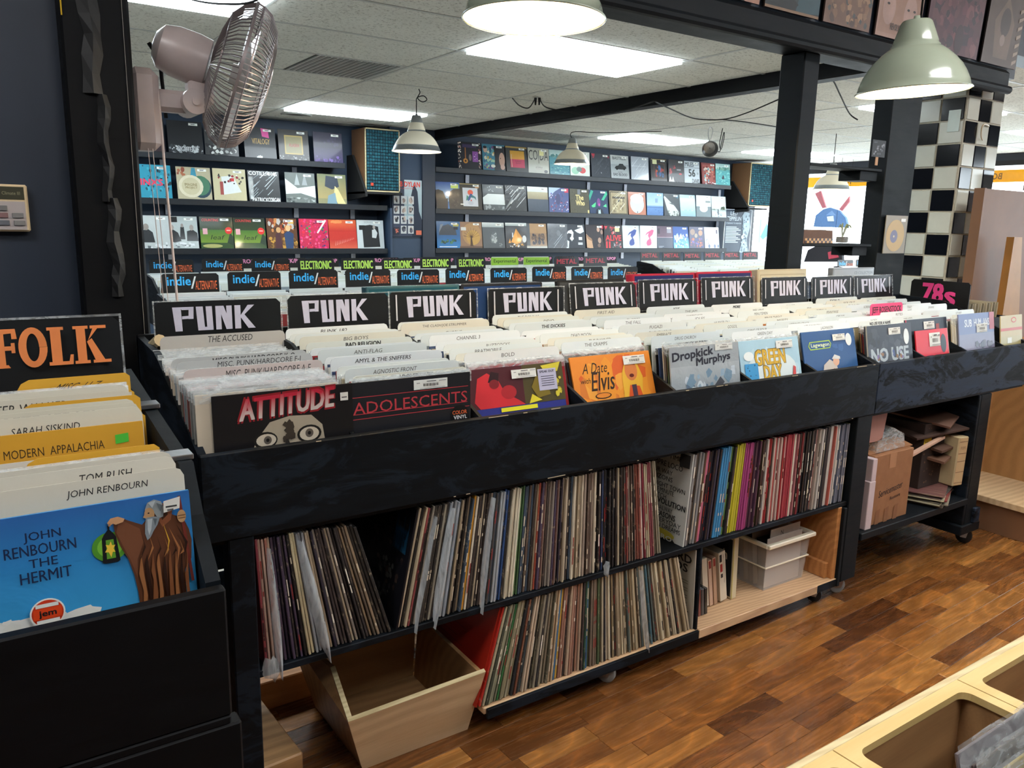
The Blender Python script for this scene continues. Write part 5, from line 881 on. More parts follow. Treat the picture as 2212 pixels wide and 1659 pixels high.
# loose poly bags poking out of the spines
def bag(x, z, a, h, w_, label, y=.0):
    g = G(); n_ = 6; vs = []; q = random.Random(int(x*999))
    for i in range(n_+1):
        s = i/n_; ww = w_*(.35+.65*math.sin(pi*min(1, .15+s*.8))) if s > .12 else w_*.9*(s/.12+.02)
        vs += [(-ww*.5+q.uniform(-.001, .001), y-.006*q.random(), s*h), (0, y-.014-.006*q.random(), s*h), (ww*.5, y-.004, s*h)]
    g.add(vs, [(3*i+k, 3*i+k+1, 3*i+k+4, 3*i+k+3) for i in range(n_) for k in (0, 1)])
    o = inst('poly_bag', g.mesh('poly_bag', 'bag_film', smooth=True), (x, .016, z), (0, math.radians(a), 0)); tag(o, label, 'plastic sleeve')
for i, (x, z, a, h, w_, L) in enumerate([(.155, .368, -3, .33, .02, 'lowest torn clear sleeve at the left end of the upper shelf'), (.135, .372, -6, .06, .04, 'crumpled triangle of clear plastic under the leftmost spines'), (.272, .376, -11, .33, .026, 'wide frosted clear sleeve hanging from the left-leaning run'), (.500, .385, 11, .31, .016, 'narrow clear sleeve just right of the dark gap'), (.555, .382, 10, .325, .026, 'frosted sleeve sagging near the start of the middle run'), (.698, .385, 6, .325, .02, 'frosted sleeve beside the green spines'), (1.14, .385, 1, .05, .02, 'small plastic tip under the middle run'), (1.33, .08, -10, .30, .018, 'clear sleeve drooping from the bottom shelf')]): bag(x, z, a, h, w_, L)
# things on the right of the cart
t = empty('storage_bin', (2.05, .2, .0925), 'frosted plastic storage bin full of index cards and records on the cart', 'bin')
A_ = (1.935, .10, .0935); 
def bin_box(x0, x1, y0, y1, z0, z1, ta, th):
    def ring(z, e_, i_=0): s = (z-z0)/(z1-z0)*ta; return [(x0-s+i_+e_*0, y0-s+i_, z), (x1+s-i_, y0-s+i_, z), (x1+s-i_, y1+s-i_, z), (x0-s+i_, y1+s-i_, z)]
    o = ring(z0, 0)+ring(z1, 0)+ring(z1, 0, th)+ring(z0+th, 0, th)
    f = [(3, 2, 1, 0)]+[(a, (a+1) % 4, 4+(a+1) % 4, 4+a) for a in range(4)]+[(4+a, 4+(a+1) % 4, 8+(a+1) % 4, 8+a) for a in range(4)]+[(8+a, 8+(a+1) % 4, 12+(a+1) % 4, 12+a) for a in range(4)]+[(12, 13, 14, 15)]
    return o, f
bx0, bx1, by0, by1 = 1.985, 2.215, .085, .46
v, f = bin_box(bx0, bx1, by0, by1, .0935, .275, .012, .003); G().add(v, f).build('tub', 'plastic_frost', t)
g = G()
for (a, b, c_, d) in ((bx0-.022, bx1+.022, by0-.03, by0-.01), (bx0-.022, bx1+.022, by1+.01, by1+.03), (bx0-.024, bx0-.01, by0-.02, by1+.02), (bx1+.01, bx1+.024, by0-.02, by1+.02)): g.cbox(a, c_, .268, b, d, .284, .003)
g.build('rim', 'enamel_white', t); g = G()
for (a, b, c_, d) in ((bx0-.012, bx1+.012, by0-.012, by0-.008), (bx0-.012, bx0-.008, by0-.01, by1), (bx1+.008, bx1+.012, by0-.01, by1)): g.box(a, c_, .185, b, d, .189)
g.build('rib', 'enamel_white', t)
q = random.Random(12)
for i in range(15):
    y = by0+.03+i*.022; c = q.choice(['#2c2420', '#5c4434', '#8c7058', '#1c1c20', '#a8927c', '#3c3c4c']); g = G().box(bx0+.01, y, .0975, bx1-.01, y+.004, .285+q.uniform(-.01, .018), c)
    o = g.build('seven_inch', 'print'); o.rotation_euler = (-.12, 0, 0); tag(o, '%s sleeve, %s from the front inside the plastic bin' % (cname(c), nth(i+3)), 'record', 'small records in the plastic bin')
for i, (y, c, z, L, tx) in enumerate([(by0+.008, '#d4c4b8', .292, 'front cream index card in the plastic bin', ''), (by0+.02, '#d8c8bc', .318, 'tall cream index card marked N in the plastic bin', 'N')]):
    g = G().box(bx0+.012+.03*i, y, .0975, bx1-.015, y+.002, z, c); g.face((bx0+.012+.03*i, y, .0975), (bx1-bx0-.03, 0, 0), (0, 0, z-.0975)); g.t(tx, .3, .86, .07, .08, '#2a2420'); tag(g.build('index_card', 'paper'), L, 'card')
for i, (x, w_, h, c, a, d, L) in enumerate([(1.600, .022, .105, '#c8c8c8', -6, .14, 'clear disc case leaning at the far left of the cart deck'), (1.626, .012, .10, '#7c4440', -6, .13, 'dark red disc case between the pale ones'), (1.641, .014, .10, '#4a4a4c', -6, .13, 'grey disc case beside the white tape boxes'), (1.658, .012, .10, '#33312f', -5, .13, 'black disc case nearest the white tape boxes')]):
    g = G().cbox(0, 0, 0, w_, d, h, .001, c); o = inst('disc_case', g.mesh('disc_case', 'gloss'), (x, .07, .093), (0, math.radians(a), 0)); tag(o, L, 'disc case', 'disc cases on the cart')
for i, (x, w_, h, a, c, L) in enumerate([(1.685, .026, .19, -9, '#d0c0a8', 'leftmost cream tape box on the cart'), (1.716, .017, .18, -9, '#c8a890', 'narrow tan tape box with a red top'), (1.738, .017, .185, -9, '#b89478', 'brown tape box beside the lettered one'), (1.770, .034, .195, -9, '#d8ccb4', 'cream tape box lettered down its spine in black and red'), (1.826, .026, .235, -2, '#d4c6a4', 'tall tape box with a black lettered face')]):
    g = G().cbox(0, 0, 0, w_, .19, h, .001, c); g.face((0, 0, 0), (w_, 0, 0), (0, 0, h))
    if i == 3: g.r(.1, .8, .45, .95, '#1c1c1c'); g.r(.15, .6, .5, .76, '#a03028'); g.r(.2, .48, .5, .56, '#1c1c1c'); g.t('TEN DAY FOR RECORDING', .62, .35, .13, .6, '#1c1c1c') ; 
    if i in (1, 2): g.r(.2, .82, .8, .98, '#8c2c24')
    if i == 4:
        g.r(.0, .0, .14, 1, '#b8a848'); g.face((0, .19, 0), (0, -.19, 0), (0, 0, h)); g.r(.03, .03, .97, .97, '#1e2428'); g.t('Scotch', .2, .62, .65, .16, '#c8c0a8', .02)
    o = inst('tape_box', g.mesh('tape_box', 'print'), (x, .10, .093+(w_*math.sin(math.radians(-a)) if a < 0 else 0)), (0, math.radians(a), 0)); tag(o, L, 'tape box', 'cream tape boxes on the cart')
# plywood crate on the floor, lower left
t = empty('plywood_crate', (.52, .2, 0), 'open birch plywood crate on the floor, lower left', 'crate')
def panel(name, P, off, mat, edge=None):
    P = [Vector(p) for p in P]; o_ = Vector(off); n = len(P); g = G(); g.add(P+[p+o_ for p in P], [tuple(range(n)), tuple(range(2*n-1, n-1, -1))]+[(i, (i+1) % n, n+(i+1) % n, n+i) for i in range(n)])
    return g.build(name, mat, t)
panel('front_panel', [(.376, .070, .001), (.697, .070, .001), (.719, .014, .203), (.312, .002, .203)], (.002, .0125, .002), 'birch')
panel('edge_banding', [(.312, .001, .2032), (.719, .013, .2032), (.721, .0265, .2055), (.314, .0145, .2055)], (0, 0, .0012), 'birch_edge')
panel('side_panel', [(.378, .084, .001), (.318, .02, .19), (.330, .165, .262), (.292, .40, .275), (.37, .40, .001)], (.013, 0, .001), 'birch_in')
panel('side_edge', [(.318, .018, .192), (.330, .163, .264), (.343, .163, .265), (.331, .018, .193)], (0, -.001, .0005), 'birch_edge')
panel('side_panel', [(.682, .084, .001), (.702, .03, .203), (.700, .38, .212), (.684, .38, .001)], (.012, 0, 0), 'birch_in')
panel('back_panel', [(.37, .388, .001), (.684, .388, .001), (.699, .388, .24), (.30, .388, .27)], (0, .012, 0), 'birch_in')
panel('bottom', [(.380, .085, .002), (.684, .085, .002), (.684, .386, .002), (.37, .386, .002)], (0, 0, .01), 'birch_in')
# block of timber and cleat behind it
G().box(.105, .605, .405, 2.345, .62, .72).box(.72, .605, .093, 2.3, .62, .383).build('back_panel', 'black_paint', c1)  # black backing added to stop light showing through behind the shelves
tag(G().cbox(.11, .46, 0, .66, .50, .09, .003).build('cleat_board', 'fir_side'), 'reddish board lying on the floor behind the birch crate', 'board')
g = G(); g.x = Matrix.Translation((.20, .10, 0)) @ Matrix.Rotation(math.radians(4), 4, 'Z')
g.cbox(-.09, 0, 0, .03, .40, .09, .004); g.face((-.09, 0, 0.0903), (.12, 0, 0), (0, .4, 0)); 
o = g.build('timber_block', 'pine_block'); tag(o, 'rough pale timber beam end lying on the floor beside the left leg', 'timber')
# ---------------- under counter 2
t = empty('lower_rack', (3.0, .3, .2), 'black lower rack with shelf and wide legs under the slate counter', 'rack')
G().cbox(2.446, -.002, .222, 3.255, .60, .252, .003).build('shelf', 'post_paint', t)
G().cbox(3.255, .01, .11, 3.275, .60, .7215, .003).build('side_panel', 'black_paint', t); G().cbox(3.275, .01, .11, 3.365, .05, .7215, .003).build('leg', 'post_paint', t); G().cbox(3.275, .56, .11, 3.365, .60, .7215, .003).build('leg', 'post_paint', t)
G().cbox(3.235, .0, .075, 3.40, .62, .12, .004).build('foot_rail', 'post_paint', t); G().cbox(3.335, -.004, .12, 3.38, .03, .19, .003).build('corner_block', 'slate_paint', t)
caster(3.375, .05, 'black caster under the right foot of the slate counter', .3, .035, top=.0745)
def onfront(px, py, Y=.03): return aty(px, py, Y)
Yb = .03; zb = .2525
a = aty(1872, 1150, Yb).x; b = aty(1956, 1120, Yb).x
t = empty('cardboard_box', ((a+b)/2, Yb+.15, zb), 'brown cardboard carton with black script print on the lower rack', 'box')
bt = .545
G().cbox(a, Yb, zb, b, Yb+.30, bt, .003).build('carton', 'cardboard', t)
g = G().face((a, Yb-.0004, zb), (b-a, 0, 0), (0, 0, bt-zb)); g.t('Servicemaster', .2, .38, .6, .1, '#33261e', .01, .1, .12); g.t('Restore', .5, .30, .26, .05, '#33261e', .01, .1, .12); g.r(.38, .78, .55, 1, '#b07c55'); 
for u in (.16, .38, .62): g.poly([(u, 0), (u+.1, 0), (u+.11, .22), (u+.01, .2)], '#8a5a38')
g.build('print', 'matte', t); g = G(); g.prism([(Yb+.02, bt), (Yb+.10, bt+.02), (Yb+.10, bt+.024), (Yb+.02, bt+.004)], a-.01, b+.02); g.build('flap', 'cardboard', t)
x = a-.045; tag(G().cbox(x, .012, zb, x+.04, .20, zb+.20, .002, '#c8b4b4').cbox(x+.01, .014, zb+.2, x+.04, .2, zb+.29, .002, '#c8b4b4').build('file_folder', 'paper'), 'pale pink folder edge left of the cardboard carton', 'folder')
def slab(px, py, w_, d, th_, c, rz, rx, ry, Y, name, label, cat, mat='matte', grp=None):
    p = aty(px, py, Y); g = G().cbox(-w_/2, -d/2, 0, w_/2, d/2, th_, .001, c); o = inst(name, g.mesh(name, mat), p, (rx, ry, rz)); return tag(o, label, cat, grp)
tag(G().prism([(x0_, z_) for x0_, z_ in [(2.47, .60), (2.60, .60), (2.62, .72), (2.47, .72)]], .05, .055, 'y', '#a8776a').build('paper_sheet', 'paper'), 'pinkish sheet of card tucked under the counter top', 'card')
g = G(); pts = [(1885, 985), (1893, 950), (1925, 922), (1948, 935), (1950, 975), (1930, 988)]; P2 = [aty(a_, b_, .06) for a_, b_ in pts]; g.prism([(p.x, p.z) for p in P2], .05, .14, 'y'); tag(g.build('plastic_bag', 'film'), 'crumpled clear plastic bag on top of the carton', 'bag')
tag(G().box(2.475, .048, .545, 2.505, .052, .59, '#10141a').build('black_tag', 'gloss'), 'small black tag beside the crumpled plastic bag', 'tag')
for i, (px, py, w_, d, th_, c, rz, L) in enumerate([(1995, 965, .34, .26, .012, '#6c4a36', .25, 'lowest flattened brown bag in the pile'), (2010, 940, .36, .28, .012, '#5c4030', .05, 'middle flattened brown bag in the pile'), (1985, 915, .34, .28, .01, '#4c362c', -.2, 'dark folded bag near the top of the pile'), (2000, 890, .30, .26, .01, '#6a4a3a', .3, 'topmost folded brown bag of the pile')]): slab(px, py, w_, d, th_, c, rz, 0.12, -.03-.02*i, .20, 'paper_bag', L, 'paper bag', grp='flattened brown bags')
slab(1995, 970, .37, .02, .012, '#c8a088', .1, 0, -.10, .06, 'paper_stack', 'pale stack of folded paper under the brown bags', 'paper')
a = aty(1962, 1100, .13).x; b = aty(2010, 1100, .13).x
g = G().cbox(a, .10, zb+.055, b+.03, .38, .60, .002, '#33241e'); g.face((a, .0997, zb+.055), (b+.03-a, 0, 0), (0, 0, .60-zb-.055)).n(.02, .02, .98, .98, 46, .045, ['#5c4434', '#6c5038', '#4a3428'], 5, .6)
g.face((b+.0303, .10, zb+.055), (0, .28, 0), (0, 0, .60-zb-.055)).n(.02, .02, .98, .98, 40, .05, ['#5c4434', '#6c5038', '#4a3428'], 6)
t = tag(g.build('patterned_box', 'matte'), 'dark brown patterned paper box behind the carton', 'box'); g = G().face((a+.0, .0985, .49), (.06, 0, 0), (0, 0, .045)); g.r(0, 0, 1, 1, '#c8ac1c'); g.r(.1, .6, .6, .66, '#3c3408'); g.r(.1, .3, .8, .36, '#3c3408'); g.build('label', 'paper', t, label='yellow label')
a = 2.885
for i in range(9):
    c = ['#4c4034', '#8c8470', '#a49c80', '#3c3c34', '#7c3430', '#b0a888', '#5c4c4c', '#2c2c2c', '#6c4440'][i]; g = G().cbox(-.155, -.155, 0, .155, .155, .0055, .001, c)
    o = inst('record', g.mesh('record', 'spine'), (aty(2003, 1085, .10).x+.02*math.sin(i*2.1), .185, zb+i*.0062), (0, 0, .35+.08*math.sin(i*1.7))); tag(o, '%s record, %s up in the flat stack on the lower rack' % (cname(c), nth(i+1)), 'record', 'flat stack of records on the lower rack')
g = G().cbox(-.035, -.10, 0, .035, .10, .225, .004, '#b8a47c'); g.face((-.035, -.1003, 0), (.07, 0, 0), (0, 0, .225)); g.r(.08, .02, .92, .98, '#c4a478')
for v in (.06, .28, .5, .66, .9): g.r(.08, v, .92, v+.015, '#8c6c4c')
g.t('POEMS', .25, .75, .5, .06, '#8c6c4c'); o = inst('thick_book', g.mesh('thick_book', 'paper'), (aty(2024, 1060, .12).x, .13, zb+.057), (0, .03, -.1)); tag(o, 'thick tan hardback book standing on the record stack', 'book')
# ================================================================== bin contents
CW = .318; fy0 = -.63
def punk_ops(g, u0=.2, w_=.62, v0=.70, h=.19, col='#c9c9dc'):
    def q(*p): g.poly([(u0+w_*a, v0+h*b) for a, b in p], col)
    q((0, 0), (.10, 0), (.09, 1), (-.03, 1)); q((.10, .88), (.25, .88), (.25, 1), (.08, 1)); q((.10, .50), (.26, .52), (.26, .64), (.1, .62)); q((.19, .5), (.26, .5), (.27, 1), (.20, 1))
    q((.32, 0), (.42, 0), (.40, 1), (.30, 1)); q((.32, 0), (.54, 0), (.54, .14), (.32, .14)); q((.45, .1), (.54, .1), (.53, 1), (.44, 1))
    q((.58, 0), (.66, 0), (.66, 1), (.58, 1)); q((.62, 1), (.70, 1), (.82, 0), (.73, 0)); q((.74, 0), (.82, 0), (.82, 1), (.74, 1)); 
    q((.86, 0), (.95, 0), (.95, 1), (.86, 1)); q((.93, .5), (1.0, .58), (1.16, 1), (1.06, 1)); q((.93, .56), (1.0, .62), (1.17, 0), (1.06, 0))
def sign_card(x, y, ztop, kind, label, grp, W_=.315, h=.36, tilt=6, bars=True, rz=0., seed=1, vis_=.3):
    """a black divider card in a clear sleeve with a genre name on its upper part"""
    q = random.Random(seed); bg = '#17191b'; z0 = ztop-h*math.cos(math.radians(tilt)); yy = y-h*math.sin(math.radians(tilt))
    r_ = .012; pts = [(-W_/2, 0), (W_/2, 0), (W_/2, h-r_), (W_/2-r_, h), (-W_/2+r_, h), (-W_/2, h-r_)]
    if kind == 'exp': bg = '#c8d4c8'
    c = G().prism([(a, b) for a, b in pts], 0, .004, 'y', bg); c.face((-W_/2, 0, 0), (W_, 0, 0), (0, 0, h))
    if kind == 'punk':
        punk_ops(c, .21 if bars else .15, .54, .765, .19)
        if bars: c.r(.07, .74, .085, .975, '#d4d6dc'); c.r(.915, .74, .93, .975, '#d4d6dc')
    elif kind == 'indie': c.t('indie', .10, .80, .40, .15, '#3cb0f0', .02); c.poly([(.50, .74), (.53, .74), (.60, .95), (.57, .95)], '#d8dcdc'); c.t('ALTERNATIVE', .58, .72, .38, .15, '#f0784a', .0)
    elif kind == 'electronic': c.t('ELECTRONIC', .08, .74, .84, .20, '#b0d860', .03)
    elif kind == 'exp': c.r(.0, .76, 1, .98, '#8cbc38'); c.t('Experimental', .1, .80, .8, .13, '#22301a', .01)
    elif kind == 'metal': c.t('METAL', .10, .80, .8, .14, '#b83444', .04)
    elif kind == 'rock': c.t('ROCK/POP', .06, .85, .88, .12, '#d88cb8', .04)
    elif kind == '78s': c.t('78', .22, .66, .34, .29, '#e84c98', .04); c.t('s', .60, .64, .17, .20, '#e84c98', .05)
    elif kind == 'folk':
        u0, v0, W2, H2 = .365, .785, .50, .175
        def p(*a): c.poly([(u0+W2*s, v0+H2*r2) for s, r2 in a], '#e88a50')
        # F
        p((.02, .02), (.14, .02), (.14, .98), (.02, .98)); p((-.02, 0), (.18, 0), (.16, .08), (0, .08)); p((-.02, .92), (.0, .84), (.25, .9), (.25, 1), (-.02, 1)); p((.21, .74), (.26, .74), (.25, 1), (.21, 1)); p((.14, .45), (.22, .45), (.22, .56), (.14, .56)); p((.2, .38), (.235, .38), (.235, .64), (.2, .64))
        # O
        n_ = 28
        for i in range(n_):
            a0, a1 = 2*pi*i/n_, 2*pi*(i+1)/n_; p((.40+.135*math.cos(a0), .5+.52*math.sin(a0)), (.40+.135*math.cos(a1), .5+.52*math.sin(a1)), (.40+.06*math.cos(a1), .5+.36*math.sin(a1)), (.40+.06*math.cos(a0), .5+.36*math.sin(a0)))
        # L
        p((.57, .02), (.67, .02), (.67, .98), (.57, .98)); p((.54, .92), (.70, .92), (.70, 1), (.54, 1)); p((.54, 0), (.77, 0), (.77, .09), (.54, .09)); p((.73, .05), (.77, .0), (.78, .26), (.75, .26))
        # K
        p((.82, .02), (.91, .02), (.91, .98), (.82, .98)); p((.79, .92), (.94, .92), (.94, 1), (.79, 1)); p((.79, 0), (.94, 0), (.94, .08), (.79, .08)); p((.90, .42), (.93, .6), (1.06, 1), (1.0, 1)); p((.92, .58), (.97, .66), (1.10, .02), (1.0, .02)); p((.96, .92), (1.12, .92), (1.12, 1), (.96, 1)); p((.97, 0), (1.15, 0), (1.15, .08), (.97, .08))
    o = inst('genre_sign', c.mesh('genre_sign', 'sign'), (x, yy, z0), (math.radians(-tilt), 0, rz)); tag(o, label, 'sign', grp)
    if vis_ > .25:
        g = G().face((-W_/2-.004, -.0035, h*.66), (W_+.008, 0, 0), (0, 0, h*.35)); g.r(0, 0, .012, 1, '#8a9092'); g.r(.988, 0, 1, 1, '#8a9092'); g.r(0, .97, 1, 1, '#a0a6a8'); g.r(0, 0, 1, .012, '#6a7072')
        s_ = bpy.data.objects.new('plastic_sleeve', g.mesh('plastic_sleeve', 'film')); COL.objects.link(s_); s_.parent = o
    return o
def card(x, y, z, txt, label, bold=0., col='#cdd0c0', W_=.322, h=.33, tilt=7, tcol='#1c1c1c', tw=.5, th=.045, tu=.25, mat='card', grp='white name cards', sh=.15, tv=.935):
    r_ = .012; pts = [(-W_/2, 0), (W_/2, 0), (W_/2, h-r_), (W_/2-r_*.35, h-r_*.3), (W_/2-r_, h), (-W_/2+r_, h), (-W_/2+r_*.35, h-r_*.3), (-W_/2, h-r_)]
    g = G().prism(pts, 0, .0016, 'y', col); g.face((-W_/2, 0, 0), (W_, 0, 0), (0, 0, h))
    if txt: g.t(txt, tu, tv, tw, th, tcol, bold, sh)
    o = inst('name_card', g.mesh('name_card', mat), (x, y-h*math.sin(math.radians(tilt)), z-h*math.cos(math.radians(tilt))), (math.radians(-tilt), 0, 0)); return tag(o, label, 'name card', grp)
SC = {}
def sleeve(x, y, z, c, label, tilt=7, grp='records filed in the bins', film=True, th=.004, W_=LP, h=LP, name='filed_record', rz=0.):
    k = (c, film, th, W_, h)
    if k not in SC:
        g = G().cbox(-W_/2, 0, 0, W_/2, th, h, .0008, c)
        if film: g.box(-W_/2-.002, -.0006, h-.02, W_/2+.002, th*.5, h+.006, '#cfd6d6', 1)
        SC[k] = g.mesh(name, ['gloss', 'film'])
    o = inst(name, SC[k], (x, y-h*math.sin(math.radians(tilt)), z-h*math.cos(math.radians(tilt))), (math.radians(-tilt), 0, rz)); return tag(o, label, 'record', grp)
def front(x, y, z, bg, ops, label, tilt=7, W_=LP, h=LP, film=True, stk=None, th=.005, mat='print', name='front_record', rz=0.):
    g = G().cbox(-W_/2, 0, 0, W_/2, th, h, .0006, bg); g.face((-W_/2, 0, 0), (W_, 0, 0), (0, 0, h), 0, .00018).ops([('r', .001, 0, .999, .999, bg)]+ops)
    b_ = (0 if y > 0 else fy0)+.0185; yb = max(b_, y-h*math.sin(math.radians(tilt)))
    o = inst(name, g.mesh(name, mat), (x, yb, z-h*math.cos(math.radians(tilt))), (math.radians(-tilt), 0, rz)); tag(o, label, 'record', 'records facing front in the bins')
    if stk:
        u, v, a, b = stk; g = G().face((-W_/2, -.0004-.00018*(g.k+1), 0), (W_, 0, 0), (0, 0, h)); g.r(u, v, u+a, v+b, '#dfe2dc')
        for i in range(14): g.r(u+a*(.28+.032*i), v+b*.30, u+a*(.28+.032*i+(.012 if i % 3 else .022)), v+b*.58, '#2c2c2e')
        g.r(u+a*.36, v+b*.78, u+a*.64, v+b*.86, '#4c4c50'); g.r(u+a*.06, v+b*.66, u+a*.16, v+b*.74, '#8c8c8c'); g.r(u+a*.72, v+b*.76, u+a*.94, v+b*.84, '#8c8c90'); g.r(u+a*.15, v+b*.1, u+a*.9, v+b*.15, '#9a9a9c')
        s_ = bpy.data.objects.new('price_sticker', g.mesh('price_sticker', 'paper')); COL.objects.link(s_); s_.parent = o
    return o
BC = [P*k+P/2 for k in range(7)] + [2.615, 2.954, 3.28, 3.55]
def zline(y): return 1.064+.045*((y-.1)/.45)
FT = {0: (.036, 1.5), 1: (.038, 2), 2: (.102, 15), 3: (.140, 19), 4: (.075, 9.5), 5: (.095, 14), 6: (.101, 15), 7: (.082, 11), 8: (.110, 12), 9: (.08, 10)}
CREAM = ['#d4dcda', '#dce2e2', '#d0d6ce', '#d6dcd8', '#c8d2d2', '#d2d2c4', '#dde4e4', '#d0dadc']
REC = ['#2c2a2c', '#8c2c30', '#c8c4b8', '#3c4c6c', '#1c1c20', '#5c5c5c', '#b0a890', '#7c8890', '#a86c3c', '#dcdcd4', '#44503c']
names = {
 1: [('ADOLESCENTS', .045, 2), ('AGNOSTIC FRONT', .0, 0), ('ALKALINE TRIO', 0, 0), ('AMYL & THE SNIFFERS', .012, 0), ('ADVERTS', 0, 0), ('ANTI-FLAG', 0, 0), ('BAD BRAINS / HR', .02, 0), ('BAD RELIGION', .04, 1), ('BIG BOYS', 0, 0), ('BLACK FLAG', 0, 0), ('BIKINI KILL', 0, 0), ('BLINK 182', .005, 0)],
 2: [('BOLD', 0, 0), ('BOUNCING SOULS', 0, 0), ('BRATMOBILE', 0, 0), ('BUZZCOCKS', 0, 0), ('CAVE IN', 0, 0), ('CHANNEL 3', 0, 0), ('CHRISTIAN DEATH', 0, 0), ('CIRCLE JERKS', 0, 0), ('CHORUS', 0, 0), ('THE CLASH/JOE STRUMMER', 0, 0), ('CONVERGE', 0, 0)],
 3: [('THE CRAMPS', 0, 0), ('THE DAMNED', .0, 0), ('DEAD KENNEDYS', 0, 0), ('DEAD MOON', 0, 0), ('DEAD MILKMEN', 0, 0), ('DEAFHEAVEN', 0, 0), ('DESAPARECIDOS', 0, 0), ('THE DICKIES', .03, 0), ('DESCENDENTS', 0, 0), ('DEVO', 0, 0), ('DESTROYER', 0, 0), ('THE DONNAS', 0, 0)],
 4: [('DROPKICK MURPHYS', .045, 2), ('DRUG CHURCH', 0, 0), ('DYSTOPIA', 0, 0), ('EMBRACE', 0, 0), ('ENGLISH BEAT', 0, 0), ('FUGAZI', 0, 0), ('FEAR', 0, 0), ('THE FALL', 0, 0), ('FLIPPER', 0, 0), ('FACE TO FACE', 0, 0), ('FILTH', 0, 0), ('FIRST AID', 0, 0)],
 5: [('GREEN DAY', 0, 0), ('GANG OF FOUR', 0, 0), ('THE GERMS', 0, 0), ('GOGOL', 0, 0), ('GISM', 0, 0), ('HUSKER DU', 0, 0), ('IGGY', 0, 0), ('IDLES', 0, 0), ('JAWBREAKER', 0, 0), ('THE JAM', 0, 0), ('JOY', .03, 0)],
 6: [('LAGWAGON', 0, 0), ('LES SAVY FAV', 0, 0), ('LEFTOVER CRACK', 0, 0), ('LINK 80', 0, 0), ('MISFITS', 0, 0), ('MINOR THREAT', 0, 0), ('MINUTEMEN', 0, 0), ('MELVINS', 0, 0), ('MXPX', 0, 0), ('MORE', .05, 0)],
 7: [('NO USE FOR A NAME', .045, 2), ('NOFX', 0, 0), ('NAKED RAYGUN', 0, 0), ('OFFSPRING', 0, 0), ('OP IVY', 0, 0), ('PENNYWISE', 0, 0), ('PISTOLS', .05, 0), ('PIL', 0, 0), ('RAMONES', 0, 0), ('RANCID', 0, 0)],
 8: [('RISE AGAINST', 0, 0), ('REFUSED', 0, 0), ('RITES', 0, 0), ('RUDIMENTARY', 0, 0), ('SAMIAM', 0, 0), ('SCREAMERS', 0, 0), ('THE SLITS', 0, 0), ('SICK OF IT', 0, 0), ('SOCIAL D', .03, 0)],
 9: [('SUBHUMANS', 0, 0), ('STIFF', 0, 0), ('STRIKE', 0, 0), ('SWANS', 0, 0), ('TELEVISION', 0, 0), ('TURNSTILE', .03, 0), ('UNWOUND', 0, 0), ('WIRE', 0, 0)],
}
q = random.Random(31)
for b in range(1, 10):
    x = BC[b]; L = names[b]; n = len(L); yf, tf = FT[b]; y0_, y1_ = yf+.034, .548; bn = nth(b+1)+' bin'; W_ = .316 if b < 9 else .30
    for i, (tx, bold, kind) in enumerate(L):
        s = i/(n-1); y = y0_+(y1_-y0_)*s+q.uniform(-.006, .006); z = zline(y)+q.uniform(-.008, .008)
        wd = min(.5, .024*len(tx)+.04); col = '#d6dad8' if (b == 2 and i == 0) else CREAM[(b*5+i*3) % len(CREAM)]
        lb = 'white name card in front of the PUNK sign, %s' % bn if i == n-1 else ('name card %s behind the front record, %s' % ('directly' if i == 0 else nth(i+1), bn))
        card(x+q.uniform(-.003, .003), y, z, tx, lb, bold, col, W_=W_, tw=wd, tu=.5-wd/2+q.uniform(-.1, .1), th=.036 if kind else .032, tv=.945, tilt=(tf*(1-s)+4*s)+q.uniform(-.6, .6), sh=0 if kind else .2, tcol='#1c1c1c' if bold else '#4a4a46')
        m_ = 2 if i < n-1 else 0
        if b in (1, 3, 4) and i == 1: m_ = 3
        for j in range(m_):
            yy = y+(y1_-y0_)/(n-1)*(j+1)/(m_+1); c = q.choice(REC)
            sleeve(x+q.uniform(-.004, .004), yy, zline(yy)-.024+q.uniform(-.006, .005), c, '%s record %s behind %s name card, %s' % (cname(c), nth(j+1), nth(i+1), bn), film=q.random() < .35, tilt=tf*(1-s)+4*s)
    # first records just behind the front one
    for j in range(5 if b in (4, 7, 9) else 3):
        yy = yf+.007+.0052*j; c = q.choice(REC); sleeve(x-.002, yy, 1.040+.003*j, c, '%s record, %s behind the front one, %s' % (cname(c), nth(j+1), bn), film=True, tilt=tf)
# first bin: bagged records and a few cards
x = BC[0]
for i in range(34):
    y = .046+i*.0092 if i < 26 else .30+(i-26)*.022
    if y > .52: break
    c = q.choice(['#b4a08c', '#8c8c88', '#c8bca8', '#3c3a38', '#a8584c', '#6c6a64', '#d0ccc4', '#8c9498', '#4c3c38']); sleeve(x+q.uniform(-.004, .004)-.012, y, 1.047+.045*(y/.6)+q.uniform(-.004, .005), c, '%s bagged record, %s back in the first bin' % (cname(c), nth(i+2)), tilt=2+i*.12, film=True)
card(x-.0, .175, 1.082, 'MISC. PUNK/HARDCORE A-E', 'grey-pink name card lettered MISC PUNK A-E in the leftmost punk bin', .0, '#b8aca8', tw=.62, tu=.28, th=.055, tv=.92)
card(x-.0, .245, 1.088, 'MISC. PUNK/HARDCORE F-J', 'grey name card lettered F-J in the leftmost punk bin', .0, '#a8acac', tw=.62, tu=.28, th=.05)
card(x-.005, .272, 1.093, 'MISC PUNK/HARDCORE K-O', 'grey name card lettered K-O in the leftmost punk bin', .01, '#a4a8a8', tw=.62, tu=.28, th=.05)
card(x+.012, .49, 1.115, 'THE ACCUSED', 'tall grey name card right before the leftmost PUNK sign', .0, '#b0aea8', tw=.36, tu=.36, th=.05, tilt=4)
